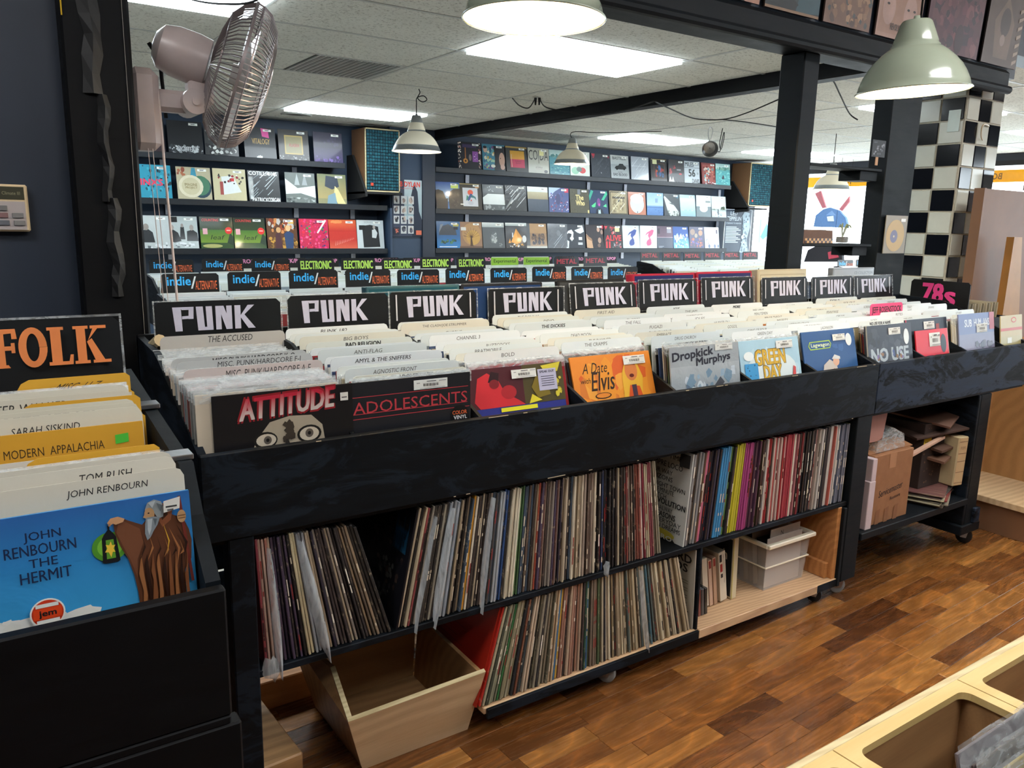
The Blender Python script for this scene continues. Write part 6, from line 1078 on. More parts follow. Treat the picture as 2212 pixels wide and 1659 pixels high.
tag(G().cyl((.02, .57, 1.075), (.035, .53, 1.10), .018, 10, '#a89878').build('rolled_paper', 'paper'), 'small curled beige paper beside the tall grey name card, leftmost bin', 'paper')
# front-facing records
front(.196, FT[0][0], 1.046, '#141214', [('t', 'ATTITUDE', .17, .80, .68, .165, '#8c1c24', .06, .12, .05), ('t', 'ATTITUDE', .178, .81, .67, .145, '#c8bcb4', .03, .12, .05, '#b8243a'), ('poly', [(.22, .50), (.28, .66), (.38, .78), (.52, .81), (.68, .80), (.76, .72), (.78, .58), (.82, .5)], '#a89c88'), ('e', .345, .655, .085, .06, '#1c1a18'), ('e', .35, .655, .07, .045, '#c8bca8'), ('e', .36, .655, .028, .03, '#5c544c'), ('e', .36, .655, .012, .013, '#141210'), ('e', .66, .665, .09, .065, '#1c1a18'), ('e', .66, .665, .072, .05, '#c8bca8'), ('e', .66, .67, .03, .032, '#5c544c'), ('e', .66, .67, .012, .013, '#141210'), ('n', .46, .58, .56, .79, 12, .05, ['#2c2824', '#3c342c'], 4), ('poly', [(.44, .5), (.47, .58), (.5, .5)], '#1c1a18'), ('n', .24, .5, .4, .58, 6, .03, ['#2c2824'], 7), ('r', .90, .88, .96, .94, '#d8d8d0'), ('r', .91, .90, .95, .908, '#4c4c4c')], 'black record with dripping red lettering above a staring face, leftmost bin', tilt=FT[0][1])
front(.512, FT[1][0], 1.045, '#1c1d22', [('r', .0, .885, .98, .890, '#b83c44'), ('r', .0, .72, .99, .725, '#b83c44'), ('t', 'ADOLESCENTS', .01, .76, .96, .09, '#b83c44', .0), ('r', .01, .757, .97, .762, '#b83c44'), ('e', .90, .655, .085, .085, '#0e0e10', 28), ('t', 'COLOR', .835, .665, .13, .03, '#d8683c', .02), ('t', 'VINYL', .845, .625, .12, .03, '#e8e8e8', .02)], 'black record with red lettering between two red lines, second bin', stk=(.5, .90, .29, .075), W_=.322, tilt=FT[1][1])
front(.855, FT[2][0], 1.035, '#2c3484', [('r', 0, .66, .56, 1, '#4c1c24'), ('r', .56, .66, 1, 1, '#4c4424'), ('poly', [(.05, .72), (.1, .92), (.2, .96), (.3, .9), (.36, .78), (.5, .70), (.56, .66), (.1, .66)], '#c82c34'), ('poly', [(.2, .88), (.24, .97), (.32, .95), (.3, .86)], '#2c1418'), ('e', .4, .78, .08, .06, '#a8242c'), ('e', .26, .86, .05, .04, '#7c1c24'), ('poly', [(.6, .66), (.64, .74), (.74, .68)], '#d8cc34'), ('poly', [(.76, .98), (.82, .9), (.94, .92), (.98, 1)], '#d0c43c'), ('poly', [(.64, .8), (.7, .9), (.8, .86), (.84, .72), (.7, .7)], '#7c6c24'), ('n', .86, .67, .98, .9, 10, .04, ['#d0c43c', '#a89c30'], 5), ('r', .30, .615, .68, .65, '#e0dc30'), ('t', 'BOLD', .31, .50, .38, .09, '#e0dc30', .06), ('r', .72, .76, .92, .95, '#b4b4cc'), ('t', 'SPEAK OUT', .74, .915, .16, .02, '#1c1c2c', .02)]+[('r', .75, .88-.02*i, .89, .885-.02*i, '#3c3c4c') for i in range(5)], 'record with red and yellow crowd photo over a blue band, third bin', stk=(.44, .89, .26, .075), tilt=FT[2][1])
front(1.228, FT[3][0], 1.035, '#d8842c', [('n', .02, .4, .98, .98, 70, .12, ['#dc902c', '#c8742c', '#e09c3c', '#cc5c24'], 8, 1.6), ('t', 'A Date', .12, .83, .3, .1, '#2c1a10', .0, .3), ('t', 'with', .08, .74, .12, .05, '#2c1a10', 0, .3), ('t', 'Elvis', .20, .66, .28, .18, '#2c1a10', .01, .2), ('e', .33, .61, .1, .03, '#2c1a10'), ('e', .33, .612, .085, .022, '#d8842c'), ('poly', [(.58, .45), (.6, .8), (.66, .92), (.8, .92), (.86, .75), (.8, .45)], '#dcac34'), ('e', .72, .82, .08, .1, '#c87840'), ('poly', [(.66, .9), (.7, .95), (.8, .93), (.78, .87)], '#8c3c1c'), ('e', .72, .77, .03, .018, '#5c1c14'), ('poly', [(.62, .5), (.68, .68), (.8, .66), (.84, .5)], '#c8501c'), ('r', .7, .5, .76, .68, '#3c2c3c')], 'orange record with curly black script and a singer, fourth bin', stk=(.64, .88, .28, .085), tilt=FT[3][1])
front(1.568, FT[4][0], 1.05, '#a8b0b4', [('g', 0, .4, 1, .8, '#8c98a0', '#b4bcc0'), ('t', 'Dropkick', .03, .83, .58, .11, '#34343c', .035, .1, .07), ('t', 'Murphys', .36, .77, .5, .10, '#34343c', .035, .1, .07), ('n', .1, .45, .95, .76, 26, .08, ['#c8d4dc', '#7c98ac', '#d8e4ea', '#64788c', '#9ab4c8'], 9, 1.3), ('poly', [(.48, .46), (.7, .66), (.76, .6), (.6, .46)], '#4c5058'), ('r', .5, .43, .86, .47, '#2c2c30')], 'silver record with a dark blackletter title, fifth bin', stk=(.64, .93, .26, .065), mat='crinkle', tilt=FT[4][1])
front(1.905, FT[5][0], 1.045, '#a8ccdc', [('n', .05, .4, .98, .96, 26, .1, ['#c4dce4', '#b4d4e0', '#dce8ec'], 10), ('e', .5, .66, .42, .2, '#d4e2e4'), ('t', 'GREEN', .24, .72, .5, .17, '#7c6418', .05), ('t', 'GREEN', .245, .725, .49, .16, '#d0a830', .03), ('t', 'DAY', .36, .56, .3, .15, '#7c6418', .05), ('t', 'DAY', .365, .565, .29, .14, '#d0a830', .03), ('e', .14, .83, .08, .05, '#e4ecec'), ('r', .06, .56, .27, .75, '#3c94cc'), ('n', .08, .6, .25, .74, 6, .02, ['#1c4c6c'], 3), ('n', .4, .4, .95, .56, 20, .06, ['#5c6c8c', '#c4b48c', '#e8ecec', '#c87c5c'], 11), ('poly', [(.82, .5), (.86, .68), (.9, .66), (.88, .5)], '#c84c4c')], 'pale blue cartoon record with fat yellow lettering, sixth bin', stk=(.60, .885, .28, .085), tilt=FT[5][1])
front(2.245, FT[6][0], 1.055, '#2c5488', [('n', .5, .6, .95, .9, 8, .1, ['#38609a', '#2c5488'], 12), ('poly', [(.10, .83), (.13, .88), (.5, .885), (.53, .84), (.5, .79), (.13, .785)], '#a8c83c'), ('poly', [(.115, .832), (.14, .87), (.49, .873), (.515, .838), (.49, .80), (.14, .797)], '#2c5488'), ('t', 'Lagwagon', .15, .805, .34, .055, '#dce8b8', .02), ('e', .87, .87, .06, .075, '#dce4e4'), ('poly', [(.28, .4), (.34, .6), (.46, .66), (.58, .6), (.62, .4)], '#c4bcb4'), ('e', .58, .63, .06, .055, '#d8a88c'), ('poly', [(.5, .66), (.56, .71), (.66, .68), (.66, .65)], '#d0d0cc'), ('n', .3, .4, .6, .55, 10, .05, ['#b84c44', '#dcd4cc', '#8c5c4c'], 13)], 'blue record with a lime outlined name and a stooping man, seventh bin', stk=(.56, .87, .24, .075), tilt=FT[6][1])
front(2.605, FT[7][0], 1.06, '#3c4450', [('n', .02, .4, .98, .96, 40, .1, ['#444c58', '#3a4048', '#4c5460'], 14), ('t', 'NO USE', .10, .55, .80, .16, '#a8b4bc', .05), ('n', .2, .56, .8, .7, 14, .04, ['#7c6c9c', '#8c6c54', '#4c5c8c'], 15), ('e', .87, .83, .06, .10, '#dce4e4'), ('r', 0, .3, .03, 1, '#7c7460')], 'dark grey record with big pale block letters, eighth bin', stk=(.48, .87, .26, .085), tilt=FT[7][1])
front(2.925, FT[8][0], 1.065, '#26303e', [('n', .05, .4, .95, .95, 12, .08, ['#2c3848', '#1e2632'], 16), ('r', .0, .3, .03, 1, '#a03040'), ('e', .1, .6, .04, .03, '#8ca4b4'), ('r', .72, .82, .8, .92, '#8c2c24')], 'dark navy record behind the small red one, ninth bin', stk=(.42, .86, .26, .10), tilt=FT[8][1])
front(2.925, .082, 1.022, '#d0283c', [('r', .30, .2, .5, .62, '#2c2c54'), ('r', .56, .2, .76, .62, '#2c2c54'), ('e', .84, .78, .09, .14, '#1c2c34')], 'small bright red record with two dark windows, ninth bin', stk=(.40, .75, .34, .2), tilt=12, W_=.245, h=.28)
front(3.27, FT[9][0], 1.075, '#7c84a4', [('g', 0, .3, 1, .72, '#8c8494', '#7c84a0'), ('g', 0, .72, 1, 1, '#6c7ca4', '#5c70a0'), ('t', 'SUB', .16, .82, .2, .1, '#d4dce4', .02), ('t', 'HUM', .42, .82, .2, .1, '#d4dce4', .02), ('t', 'ANS', .68, .82, .18, .1, '#d4dce4', .02), ('n', .4, .5, .98, .62, 16, .07, ['#5c5c6c', '#4c5464'], 17), ('r', .86, .76, 1, 1, '#a44454')], 'lavender record lettered in boxed letters with a red corner strip, tenth bin', stk=(.48, .73, .3, .12), W_=.30, tilt=FT[9][1])
front(3.555, .045, 1.055, '#b8a878', [('g', 0, .3, 1, .7, '#a8a070', '#b4a878'), ('r', 0, .78, 1, .82, '#b84434'), ('e', .6, .93, .12, .04, '#c04834'), ('e', .6, .93, .09, .025, '#b8a878'), ('r', .3, .6, .5, .68, '#dcdcd0')], 'old yellowed paper sleeve at the right end of the slate counter', tilt=8, W_=.20)
# pink flyer and signs
card(2.86, .25, 1.118, 'JEFF ROSENSTOCK', 'hot pink hand-lettered card standing up in the ninth bin', .02, '#e0487c', W_=.24, h=.33, tw=.9, tu=.05, th=.10, tv=.86, tcol='#3a1420', sh=0, mat='paper', tilt=5)
sx = [(.185, 1.194, 0, 0), (.545, 1.199, 0, 3), (.862, 1.200, 1, 4), (1.223, 1.20, 1, 4), (1.565, 1.208, 1, 9), (1.895, 1.214, 1, 7), (2.235, 1.216, 1, 7), (2.605, 1.21, 1, 6), (2.95, 1.207, 1, 6), (3.27, 1.205, 1, 8)]
for i, (x, z, br, tl) in enumerate(sx):
    sign_card(x if i else .20, .583, z, 'punk', 'black PUNK sign card, %s from the left%s' % (nth(i+1), '' if br else ', without white side bars'), 'PUNK signs', bars=bool(br), tilt=tl, W_=.315 if i else .335, h=.34)
# thick sets standing behind the signs
def boxset(x, y, z, W_, h, th, c, c2, label, tilt=5, cat='box set', ops=()):
    g = G().cbox(-W_/2, 0, 0, W_/2, th, h, .003, c); g.face((-W_/2, 0, 0), (W_, 0, 0), (0, 0, h)).ops([('r', .03, .02, .97, .975, c2)]+list(ops)); o = inst('box_set', g.mesh('box_set', 'gloss'), (x, y, z), (math.radians(-tilt), 0, 0)); o.location.y = .583-.34*math.sin(math.radians(tilt))+.012; return tag(o, label, cat, 'thick sets behind the PUNK signs')
boxset(.80, .600, .893, .33, .325, .035, '#3c5c64', '#24505c', 'teal box set behind the third PUNK sign', 2, ops=[('t', 'The S', .12, .3, .25, .07, '#a8c0bc', 0, .2)])
boxset(1.135, .600, .892, .33, .325, .045, '#2c2c30', '#243c68', 'blue-topped dark box set behind the fourth PUNK sign', 1)
boxset(1.52, .605, .90, .315, .325, .02, '#2c2c2c', '#3c3e40', 'black bagged set behind the fifth PUNK sign', 8)
boxset(1.885, .605, .915, .335, .325, .04, '#a42c40', '#2a2c5c', 'red-edged box set behind the sixth PUNK sign', 6, ops=[('r', .03, .02, .97, .9, '#a42c40'), ('r', .06, .02, .94, .88, '#2a2c5c')])
boxset(2.23, .605, .917, .335, .325, .04, '#a42c40', '#2a2c5c', 'red-edged box set behind the seventh PUNK sign', 6, ops=[('r', .03, .02, .97, .9, '#a42c40'), ('r', .06, .02, .94, .88, '#2a2c5c')])
boxset(2.60, .605, .922, .335, .325, .05, '#b4ac94', '#bab49c', 'cream box set behind the eighth PUNK sign', 6, ops=[('r', .05, .02, .95, .93, '#8c8670'), ('r', .057, .02, .943, .923, '#bab49c'), ('r', .09, .3, .13, .8, '#3c3a30')])
boxset(3.13, .625, .93, .33, .315, .03, '#7c848c', '#8c949c', 'grey box set behind the two rightmost PUNK signs', 2, ops=[('t', 'CD COLLECTION', .5, .9, .45, .04, '#5c646c')])
# ---------------- 78s unit standing square to the aisle
t = empty('side_crate', (3.86, .47, 0), 'black side crate holding the 78s, past the slate counter', 'crate')
g = G(); g.cbox(3.70, .30, .70, 4.10, .315, 1.0, .002).cbox(3.70, .635, .70, 4.10, .65, 1.0, .002).cbox(3.70, .30, .70, 4.10, .65, .715, .002).cbox(4.085, .30, .70, 4.10, .65, 1.0, .002); g.build('crate', 'black_paint', t)
for a_, b_ in ((3.71, .31), (4.06, .31), (3.71, .61), (4.06, .61)): G().box(a_, b_, 0, a_+.03, b_+.03, .70).build('leg', 'black_paint', t)
o = sign_card(3.69, .475, 1.178, '78s', 'black sign card reading 78s in pink, turned toward the left', None, W_=.30, h=.33, tilt=0, vis_=.1, rz=-pi/2)
for i in range(12):
    c = REC[i % len(REC)]; sleeve(3.72+i*.028, .475, 1.07, '#b4a88c' if i % 2 else '#8c8470', 'old paper-sleeved record, %s behind the 78s sign' % nth(i+1), tilt=0, film=False, grp='78s in the side crate', W_=.26, h=.27, rz=-pi/2)
# ================================================================== FOLK unit, lower left
fy = -.63; fx1 = -.11
t = empty('record_counter', (-.5, -.3, 0), 'near black record counter holding the folk bin, cut off at the left', 'counter', 'black record counters')
fx0 = -1.25
G().cbox(fx0, fy, .735, fx1, fy+.02, .925, .003).build('front_panel', 'pillar_black', t)
G().prism([(fy+.02, .745), (fy+.02, .93), (fy+.10, 1.0), (fy+.145, 1.065), (fy+.17, 1.065), (fy+.40, 1.09), (fy+.66, 1.12), (fy+.66, .745)], fx1-.022, fx1-.002).build('side_panel', 'post_paint', t)
for X in (-.47, -.84): G().prism([(fy+.02, .745), (fy+.02, .93), (fy+.17, 1.06), (fy+.66, 1.11), (fy+.66, .745)], X-.006, X+.006).build('divider', 'post_paint', t)
G().cbox(fx0, fy, .722, fx1-.002, .03, .7345, .002).build('bin_floor', 'pillar_black', t)
G().cbox(fx0, fy-.0, .60, fx1+.012, fy+.03, .7215, .003).build('apron', 'pillar_black', t)
G().cbox(-.20, fy-.0, .0, fx1+.02, fy+.05, .599, .003).build('leg', 'post_paint', t); G().cbox(-.20, -.03, .0, fx1+.015, .02, .7215, .003).build('leg', 'pillar_black', t)
G().cbox(fx0, .03, .0, fx1-.002, .045, 1.11, .002).build('back_panel', 'pillar_black', t)
for y, z in ((fy+.16, 1.067), (fy+.40, 1.095)): G().cbox(fx1-.045, y, z-.002, fx1+.002, y+.035, z+.006, .001).build('metal_clip', 'steel', t)
FX = -.2925
front(FX, fy+.075, 1.047, '#2c84c0', [('g', 0, .5, 1, .78, '#3c9cd0', '#2c80bc'), ('g', 0, .78, 1, 1, '#2c80bc', '#2c60a0'), ('t', 'JOHN', .37, .885, .13, .045, '#1c2c4c', .01), ('t', 'RENBOURN', .30, .835, .25, .045, '#1c2c4c', .01), ('t', 'THE', .38, .785, .10, .035, '#1c2c4c', .01), ('t', 'HERMIT', .345, .725, .18, .045, '#1c2c4c', .01),
  ('n', .0, .50, .62, .60, 26, .10, ['#dcdcd4', '#ccd0cc', '#e0e0da'], 18, .7), ('n', .0, .46, .5, .55, 20, .14, ['#d8d8d0'], 19, .7),
  ('e', .672, .815, .068, .062, '#4c8c2c', 30), ('e', .672, .815, .048, .044, '#74b43c', 24), ('poly', [(.650, .748), (.640, .752), (.644, .852), (.652, .868), (.672, .892), (.690, .868), (.698, .852), (.706, .752), (.696, .746)], '#16181b'), ('poly', [(.656, .765), (.658, .845), (.687, .845), (.690, .765)], '#5c942c'), ('poly', [(.673, .770), (.665, .793), (.651, .795), (.661, .810), (.656, .826), (.669, .822), (.676, .838), (.680, .820), (.692, .820), (.684, .806), (.690, .790), (.680, .792)], '#e8c040'), ('r', .668, .89, .676, .905, '#16181b'),
  ('poly', [(.690, .925), (.715, .935), (.745, .915), (.80, .885), (.83, .915), (.86, .935), (.905, .925), (.925, .905), (.965, .885), (.985, .83), (.992, .78), (.985, .70), (.955, .655), (.95, .5), (.765, .5), (.762, .60), (.752, .68), (.735, .75), (.71, .81), (.695, .865)], '#5a3623'),
  ('poly', [(.715, .925), (.79, .87), (.80, .81), (.77, .74), (.765, .66), (.745, .74), (.72, .81), (.70, .87)], '#704630'),
  ('poly', [(.855, .955), (.90, .965), (.925, .93), (.915, .885), (.88, .86), (.862, .90)], '#7c4a30'), ('poly', [(.868, .945), (.898, .945), (.905, .91), (.88, .89)], '#3c2418'),
  ('poly', [(.815, .945), (.828, .975), (.855, .985), (.882, .972), (.892, .94), (.885, .905), (.865, .90), (.850, .93)], '#8c9496'), ('e', .832, .925, .02, .028, '#b08a62'), ('poly', [(.812, .925), (.806, .915), (.816, .910)], '#b08a62'), ('e', .829, .930, .004, .003, '#1c1614'),
  ('poly', [(.818, .912), (.812, .885), (.808, .845), (.815, .815), (.828, .825), (.842, .85), (.86, .875), (.872, .905), (.85, .912)], '#7c868c'), ('poly', [(.822, .905), (.82, .86), (.824, .835), (.834, .86), (.842, .905)], '#a8b0b4'), ('poly', [(.845, .905), (.85, .87), (.86, .90)], '#5c666c'), ('poly', [(.83, .975), (.845, .95), (.86, .98)], '#aab2b4'), ('poly', [(.862, .97), (.875, .93), (.888, .955)], '#5c6468'),
  ('poly', [(.668, .918), (.682, .935), (.71, .938), (.735, .925), (.728, .912), (.70, .905), (.69, .912), (.676, .905)], '#c4946c'), ('r', .672, .903, .680, .915, '#a87850'),
  ('poly', [(.948, .985), (.960, .985), (.988, .60), (.976, .60)], '#6c2c24'), ('e', .958, .895, .018, .028, '#c0986c'), ('r', .943, .885, .974, .889, '#7c5838'), ('r', .943, .897, .974, .901, '#7c5838')]
  +[('poly', [(.772+i*.023+.01*math.sin(i*2.), .50), (.782+i*.021, .60+.02*(i % 3)), (.770+i*.024, .68+.03*(i % 2)), (.785+i*.023, .76), (.790+i*.022, .66), (.796+i*.021, .58), (.784+i*.023, .50)], ['#94603a', '#2c1810', '#7c4c2e'][i % 3]) for i in range(9)]
  +[('poly', [(.79+i*.03, .86-.012*i), (.80+i*.03, .80-.01*i), (.775+i*.032, .73), (.805+i*.03, .79-.01*i)], ['#2c1810', '#a06a40'][i % 2]) for i in range(6)]
  +[('poly', [(.88, .88), (.895, .80), (.885, .74), (.90, .80)], '#d0a030'), ('poly', [(.93, .87), (.96, .78), (.95, .70), (.972, .78)], '#2c1810'), ('poly', [(.90, .86), (.93, .76), (.92, .68), (.94, .76)], '#94603a')]
  +[('e', .425, .60, .062, .060, '#e4e4dc', 30), ('e', .425, .60, .056, .054, '#c8381c', 30), ('r', .385, .625, .465, .64, '#dcdcd4'), ('r', .385, .56, .465, .575, '#dcdcd4'), ('r', .375, .578, .475, .622, '#d8441c'), ('t', 'jem', .395, .583, .06, .03, '#241c1c', .03), ('poly', [(.885, .925), (.95, .935), (.955, .985), (.888, .975)], '#d4d4cc'), ('r', .895, .945, .94, .952, '#3c3c3c'), ('r', .9, .93, .925, .938, '#5c5c5c')], 'blue record with a robed bearded man holding a lantern, folk bin', tilt=7, mat='shrink', name='front_record', th=.006)
def fc(dx, y, z, txt, label, **k): return card(FX+dx, fy+y, z, txt, label, grp='cards in the folk bin', **k)
fc(-.005, .094, 1.076, 'JOHN RENBOURN', 'white card directly behind the blue folk record', col='#c8c4b4', tw=.30, tu=.55, th=.036, tv=.93)
fc(-.01, .120, 1.086, 'TOM RUSH', 'second white card behind the blue folk record', col='#ccc8ba', tw=.2, tu=.62, th=.036, tv=.935)
fc(-.012, .128, 1.091, 'TOM RUSSELL', 'third white card behind the blue folk record', col='#c4c0b2', tw=.36, tu=.55, th=.04, tv=.935)
fc(-.02, .195, 1.084, 'BUFFY SAINTE', 'white card just behind the yellow S tab, folk bin', col='#c8c4b8', tw=.30, tu=.47, th=.036, tv=.92)
g = G().prism([(-.07, 0), (.10, 0), (.10, .028), (.095, .034), (-.035, .034), (-.045, .028)], 0, .002, 'y', '#d09c24'); g.face((-.07, 0, 0), (.17, 0, 0), (0, 0, .034)); g.t('MISC  S', .35, .25, .42, .45, '#2a2010', 0, .2)
tabm = {}
def tab(x, y, z, txt, label):
    g = G().prism([(-.16, -.30), (.16, -.30), (.16, .0), (.155, .004), (.155, .03), (.148, .036), (.0, .036), (-.012, .03), (-.03, .0), (-.16, 0)], 0, .002, 'y', '#cc9a26'); g.face((-.03, -.0, 0), (.185, 0, 0), (0, 0, .036)); g.t(txt, .34, .36, .36, .34, '#2a2010', 0, .2)
    o = inst('tab_card', g.mesh('tab_card', 'card'), (x, fy+y, z), (-.1, 0, 0)); tag(o, label, 'name card', 'yellow tab cards in the folk bin')
tab(FX-.012, .184, 1.052, 'MISC  S', 'yellow tab card lettered MISC S in the folk bin')
tab(FX-.005, .37, 1.090, 'MISC  T', 'yellow tab card lettered MISC T in the folk bin')
tab(FX-.0, .50, 1.105, 'MISC  U-Z', 'yellow tab card lettered MISC U-Z below the FOLK sign')
qf = random.Random(9)
for i in range(8): sleeve(FX-.015+qf.uniform(-.003, .003), fy+.134+.0055*i, 1.073+.0005*i, qf.choice(['#8c8478', '#5c544c', '#a89c8c', '#c4bcb0', '#6c5c50']), 'bagged folk record, %s behind the front white cards' % nth(i+1), film=True, grp='bagged folk records')
front(FX-.018, fy+.30, 1.098, '#c8922c', [('g', 0, .5, 1, 1, '#bc8424', '#cc9830'), ('t', 'MODERN  APPALACHIA', .40, .885, .42, .042, '#3c2c18', 0), ('r', .42, .86, .80, .868, '#3c2c14'), ('n', .42, .85, .80, .87, 20, .02, ['#2c2010'], 5), ('poly', [(.87, .90), (.93, .905), (.93, .95), (.87, .945)], '#4cb83c')], 'mustard record with thin wide lettering and a green price tag, folk bin', tilt=6)
fc(-.018, .320, 1.118, 'SARAH SISKIND', 'white card directly behind the mustard folk record', col='#c8c4b2', tw=.28, tu=.44, th=.034, tv=.92)
fc(-.02, .335, 1.122, 'PETE SEEGER', 'second white card behind the mustard folk record', col='#c4c0ae', tw=.4, tu=.42, th=.04, tv=.94)
fc(-.022, .355, 1.124, 'HARRY TAUSSIG', 'third white card behind the mustard record, left of the T tab', col='#c6c2b0', tw=.28, tu=.26, th=.034, tv=.92)
fc(-.02, .40, 1.130, 'PETER WALKER', 'white card behind the yellow T tab', col='#c4c0b0', tw=.36, tu=.34, th=.045, tv=.93)
fc(-.02, .43, 1.134, '', 'blank white card third from the back of the folk bin', col='#c8c4b4')
for i in range(10): sleeve(FX-.015+qf.uniform(-.003, .003), fy+.44+.0055*i, 1.112+.001*i, qf.choice(['#8c8478', '#5c544c', '#a89c8c', '#7c7068', '#3c3430']), 'bagged folk record, %s behind the yellow U-Z tab' % nth(i+1), film=True, grp='bagged folk records')
for i in range(5): sleeve(FX-.015, fy+.215+.014*i, 1.03+.002*i, qf.choice(['#8c8478', '#a89c8c', '#c8c4b4', '#3c3430']), 'bagged folk record, %s behind the yellow S tab' % nth(i+1), film=True, grp='bagged folk records')
sign_card(FX-.005, .01, 1.228, 'folk', 'large black FOLK sign card with orange lettering at the left edge', None, W_=.335, h=.40, tilt=5, bars=False)
# ================================================================== counters further back
def rear(x0, n, p, yb, zt, label, signs, seed, zfile, sgn_z):
    """one browsing counter whose sign row stands at y = yb"""
    y0_ = yb-.62; x1 = x0+n*p; t = empty('record_counter', ((x0+x1)/2, yb-.3, 0), label, 'counter', 'rear record counters'); dz = zfile-1.10
    G().cbox(x0, y0_, .70, x1, y0_+.018, .925+dz, .002).build('front_panel', 'black_paint', t); G().box(x0, y0_+.018, .70, x1, yb+.02, .715).build('bin_floor', 'black_paint', t)
    G().box(x0, yb+.005, .715, x1, yb+.02, zfile-.01).build('back_panel', 'black_paint', t)
    for X in (x0, x1-.015): G().prism([(y0_+.018, .715), (y0_+.018, .925+dz), (y0_+.4, 1.075+dz), (yb, 1.095+dz), (yb, .715)], X, X+.015).build('side_panel', 'black_paint', t)
    for k in range(1, n): G().prism([(y0_+.018, .715), (y0_+.018, .92+dz), (y0_+.4, 1.07+dz), (yb, 1.09+dz), (yb, .715)], x0+k*p-.004, x0+k*p+.004).build('divider', 'black_paint', t)
    for k in range(0, n+1, 3): G().box(min(x0+k*p, x1-.05), y0_+.03, 0, min(x0+k*p, x1-.05)+.05, y0_+.08, .70).build('leg', 'post_paint', t)
    q = random.Random(seed); g = G()
    for k in range(n):
        cx = x0+(k+.5)*p; nn = 26
        for i in range(nn):
            s = (i+.5)/nn; y = y0_+.03+.56*s; c = q.choice(CREAM+['#d4dcd8', '#c8d0c8']) if i % 2 else q.choice(REC+['#c4ccc8', '#d8dcd8', '#a8b0b0']); z = (1.035+.06*s+dz) + (q.uniform(.0, .012) if i % 2 else q.uniform(-.03, -.005)); g.box(cx-.157+q.uniform(-.004, .004), y, .72, cx+.157, y+.0035, z, c)
    g.build('record_files', 'card', t, kind='stuff')
    for k, (kd, lb) in enumerate(signs):
        if kd: sign_card(x0+(k+.5)*p, yb-.005, sgn_z+q.uniform(-.004, .006), kd, lb, kd+' signs', W_=.285, h=.30, tilt=4+q.uniform(-2, 2), vis_=.1, seed=k)
SG = {'indie': 'blue and orange indie/ALTERNATIVE', 'electronic': 'green-lettered ELECTRONIC', 'exp': 'lime green Experimental', 'metal': 'red-lettered METAL', 'rock': 'pink-lettered ROCK/POP'}
def sgn(kinds, row): return [(k, '%s sign, %s from left, %s' % (SG[k], nth(i+1), row) if k else '') for i, k in enumerate(kinds)]
p1 = .331
rear(.42, 10, p1, 2.72, 1.12, 'second record counter, indie bins behind the punk ones', sgn(['indie']*10, 'row behind PUNK'), 41, 1.03, 1.128)
p3 = .342
rear(.62, 12, p3, 4.22, 1.10, 'third record counter with electronic and metal bins', sgn(['indie', 'indie', 'indie', 'electronic', 'electronic', 'electronic', 'electronic', 'electronic', 'exp', 'exp', 'metal', 'metal'], 'middle row'), 42, 1.035, 1.122)
rear(1.35, 15, .325, 5.80, 1.05, 'long record counter along the back wall, rock and pop bins', sgn(['rock']*15, 'back row along the wall'), 43, .965, 1.047)
rear(5.75, 6, .335, 4.92, 1.10, 'far right record counter with metal bins by the wall end', sgn(['metal']*6, 'far right row'), 44, 1.04, 1.133)
rear(7.4, 5, .335, 3.6, 1.10, 'record counter by the front window between the posts', sgn(['indie']*5, 'window row'), 45, 1.04, 1.10)
# ================================================================== wooden racks on the right
t = empty('wooden_cabinet', (3.95, .25, 0), 'pale plywood cabinet standing open past the slate counter', 'cabinet')
G().box(3.72, .30, .02, 4.5, .318, .735).build('back_panel', 'cab_wood', t); G().box(4.02, -.35, .02, 4.038, .30, .735).build('side_panel', 'cab_wood', t)
G().cbox(3.60, -.40, .145, 4.02, .30, .175, .002).build('shelf', 'birch', t); G().cbox(3.62, -.38, .0, 4.018, .28, .1445, .002).build('plinth', 'board_brown', t)
t = empty('display_board', (4.6, .55, 0), 'tall brown chipboard display rack at the right edge', 'rack')
px = lambda a, b, Y: aty(a, b, Y)
p0 = px(2116, 402, .60); p1_ = px(2130, 690, .60)
G().box(p0.x+.02, .60, .80, 5.6, .625, p0.z-.01).build('back_board', 'board_brown', t)
G().box(p0.x+.0, .57, .80, p0.x+.02, .625, p0.z-.01).build('side_board', 'board_brown', t)
a_, b_, c_, d_ = [px(*v, .50) for v in ((2155, 696), (2185, 512), (2200, 512), (2212, 696))]
g = G().prism([(a_.x, .94), (b_.x-.01, b_.z), (c_.x, b_.z), (c_.x+.10, .94)], .48, .52, 'y'); g.build('tapered_support', 'masonite', t)
G().box(4.12, .40, .78, 5.6, .64, .80).build('base_shelf', 'cab_wood', t); G().box(4.5, .42, 0, 5.5, .62, .78).build('pedestal', 'cab_wood', t)
tag(G().cbox(4.75, .58, p0.z+.0, 5.1, .63, p0.z+.10, .002, '#8c8480').build('sign_box', 'paper'), 'small grey box on top of the chipboard rack', 'box')
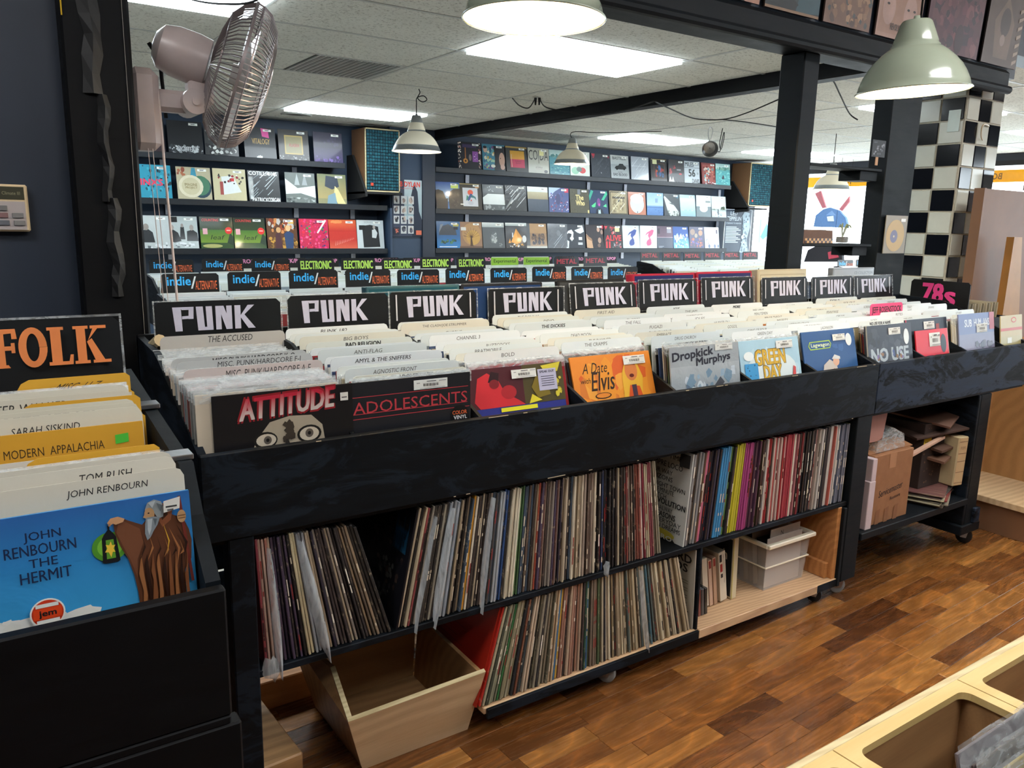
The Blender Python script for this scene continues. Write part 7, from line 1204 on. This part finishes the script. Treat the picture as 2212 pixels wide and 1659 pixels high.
# slanted wooden record bin, lower right foreground
zt = .70; yb_ = -1.085; t = empty('wooden_record_bin', (1.1, -1.35, 0), 'pale yellow wooden record bin with rounded openings, lower right corner', 'record bin')
pit = .335; xs0 = .589-pit*2
for k in range(6):
    x0 = xs0+k*pit; x1 = x0+pit-.0025; y1 = yb_-.018; y0_ = -1.62
    # frame plate with rounded opening
    ox0, ox1, oy0, oy1, rr = x0+.024, x1-.021, y0_+.02, y1-.021, .018; inner = []
    for cx, cy, a0 in ((ox1-rr, oy1-rr, 0), (ox0+rr, oy1-rr, pi/2), (ox0+rr, oy0+rr, pi), (ox1-rr, oy0+rr, 1.5*pi)):
        for j in range(7): a = a0+j*pi/12; inner.append((cx+rr*math.cos(a), cy+rr*math.sin(a)))
    outer = []
    for i_, (a, b) in enumerate(inner):
        qd, j = divmod(i_, 7); cxn = x1 if qd in (0, 3) else x0; cyn = y1 if qd in (0, 1) else y0_
        first_x = qd in (0, 2)   # this arc starts on an x edge
        if j == 3: outer.append((cxn, cyn))
        elif (j < 3) == first_x: outer.append((cxn, b))
        else: outer.append((a, cyn))
    n_ = len(inner); vs = [(a, b, zt) for a, b in outer]+[(a, b, zt) for a, b in inner]+[(a, b, zt-.012) for a, b in outer]+[(a, b, zt-.012) for a, b in inner]
    fs = []
    for i in range(n_): j = (i+1) % n_; fs += [(i, j, n_+j, n_+i), (n_+i, n_+j, 3*n_+j, 3*n_+i), (i, 2*n_+i, 2*n_+j, j)]
    G().add(vs, fs).build('top_frame', 'yellow_wood', t)
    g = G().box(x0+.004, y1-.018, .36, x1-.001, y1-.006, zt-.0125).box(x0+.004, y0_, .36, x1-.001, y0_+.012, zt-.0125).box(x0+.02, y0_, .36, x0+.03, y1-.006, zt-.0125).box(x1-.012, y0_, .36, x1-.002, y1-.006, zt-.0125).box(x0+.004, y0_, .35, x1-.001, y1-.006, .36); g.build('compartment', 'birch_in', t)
G().cbox(xs0-.02, yb_-.0175, .34, xs0+6*pit+.02, yb_, zt-.004, .004).build('edge_rail', 'birch_edge', t)
for X in (xs0+.05, xs0+5*pit): G().box(X, yb_-.09, 0, X+.05, yb_-.04, .34).build('leg', 'birch', t); G().box(X, -1.6, 0, X+.05, -1.55, .34).build('leg', 'birch', t)
q = random.Random(4)
for i in range(6):
    c = ['#6c6468', '#3c3436', '#8c7c44', '#b0a8a4', '#2c2a2c', '#8c8c90'][i]; a = aty(2035+34*i, 1650, -1.30+0*.01*i)
    wb_ = .282; g = G().cbox(-wb_/2, 0, 0, wb_/2, .004, .30, .001, c); g.face((-wb_/2, 0, 0), (wb_, 0, 0), (0, 0, .30)); g.n(.03, .4, .97, .97, 14, .12, ['#2c2a2c', '#8c7c4c', '#b8b4ac', '#5c5456'], i)
    nx_ = 14; vs = []
    for k_ in range(nx_+1):
        for zz in (.0, .22, .30, .312): vs.append((-wb_/2-.003+(wb_+.006)*k_/nx_, -.004-.0015*math.sin(k_*1.1+i)*(zz > .1), zz+.001*math.sin(k_*.9+i)*(zz > .3)))
    g.add(vs, [(4*a_+b_2, 4*a_+b_2+1, 4*a_+b_2+5, 4*a_+b_2+4) for a_ in range(nx_) for b_2 in range(3)], '#cfd6d6', 1)
    tl_ = math.radians(16); o = inst('bagged_record', g.mesh('bagged_record', ['gloss', 'film']), (.757, -1.252-.021*i-.30*math.sin(tl_), .775-.004*i-.30*math.cos(tl_)), (-tl_, 0, 0)); tag(o, '%s bagged record standing %s in the wooden bin, lower right' % (cname(c), nth(i+1)), 'record', 'bagged records in the wooden bin')
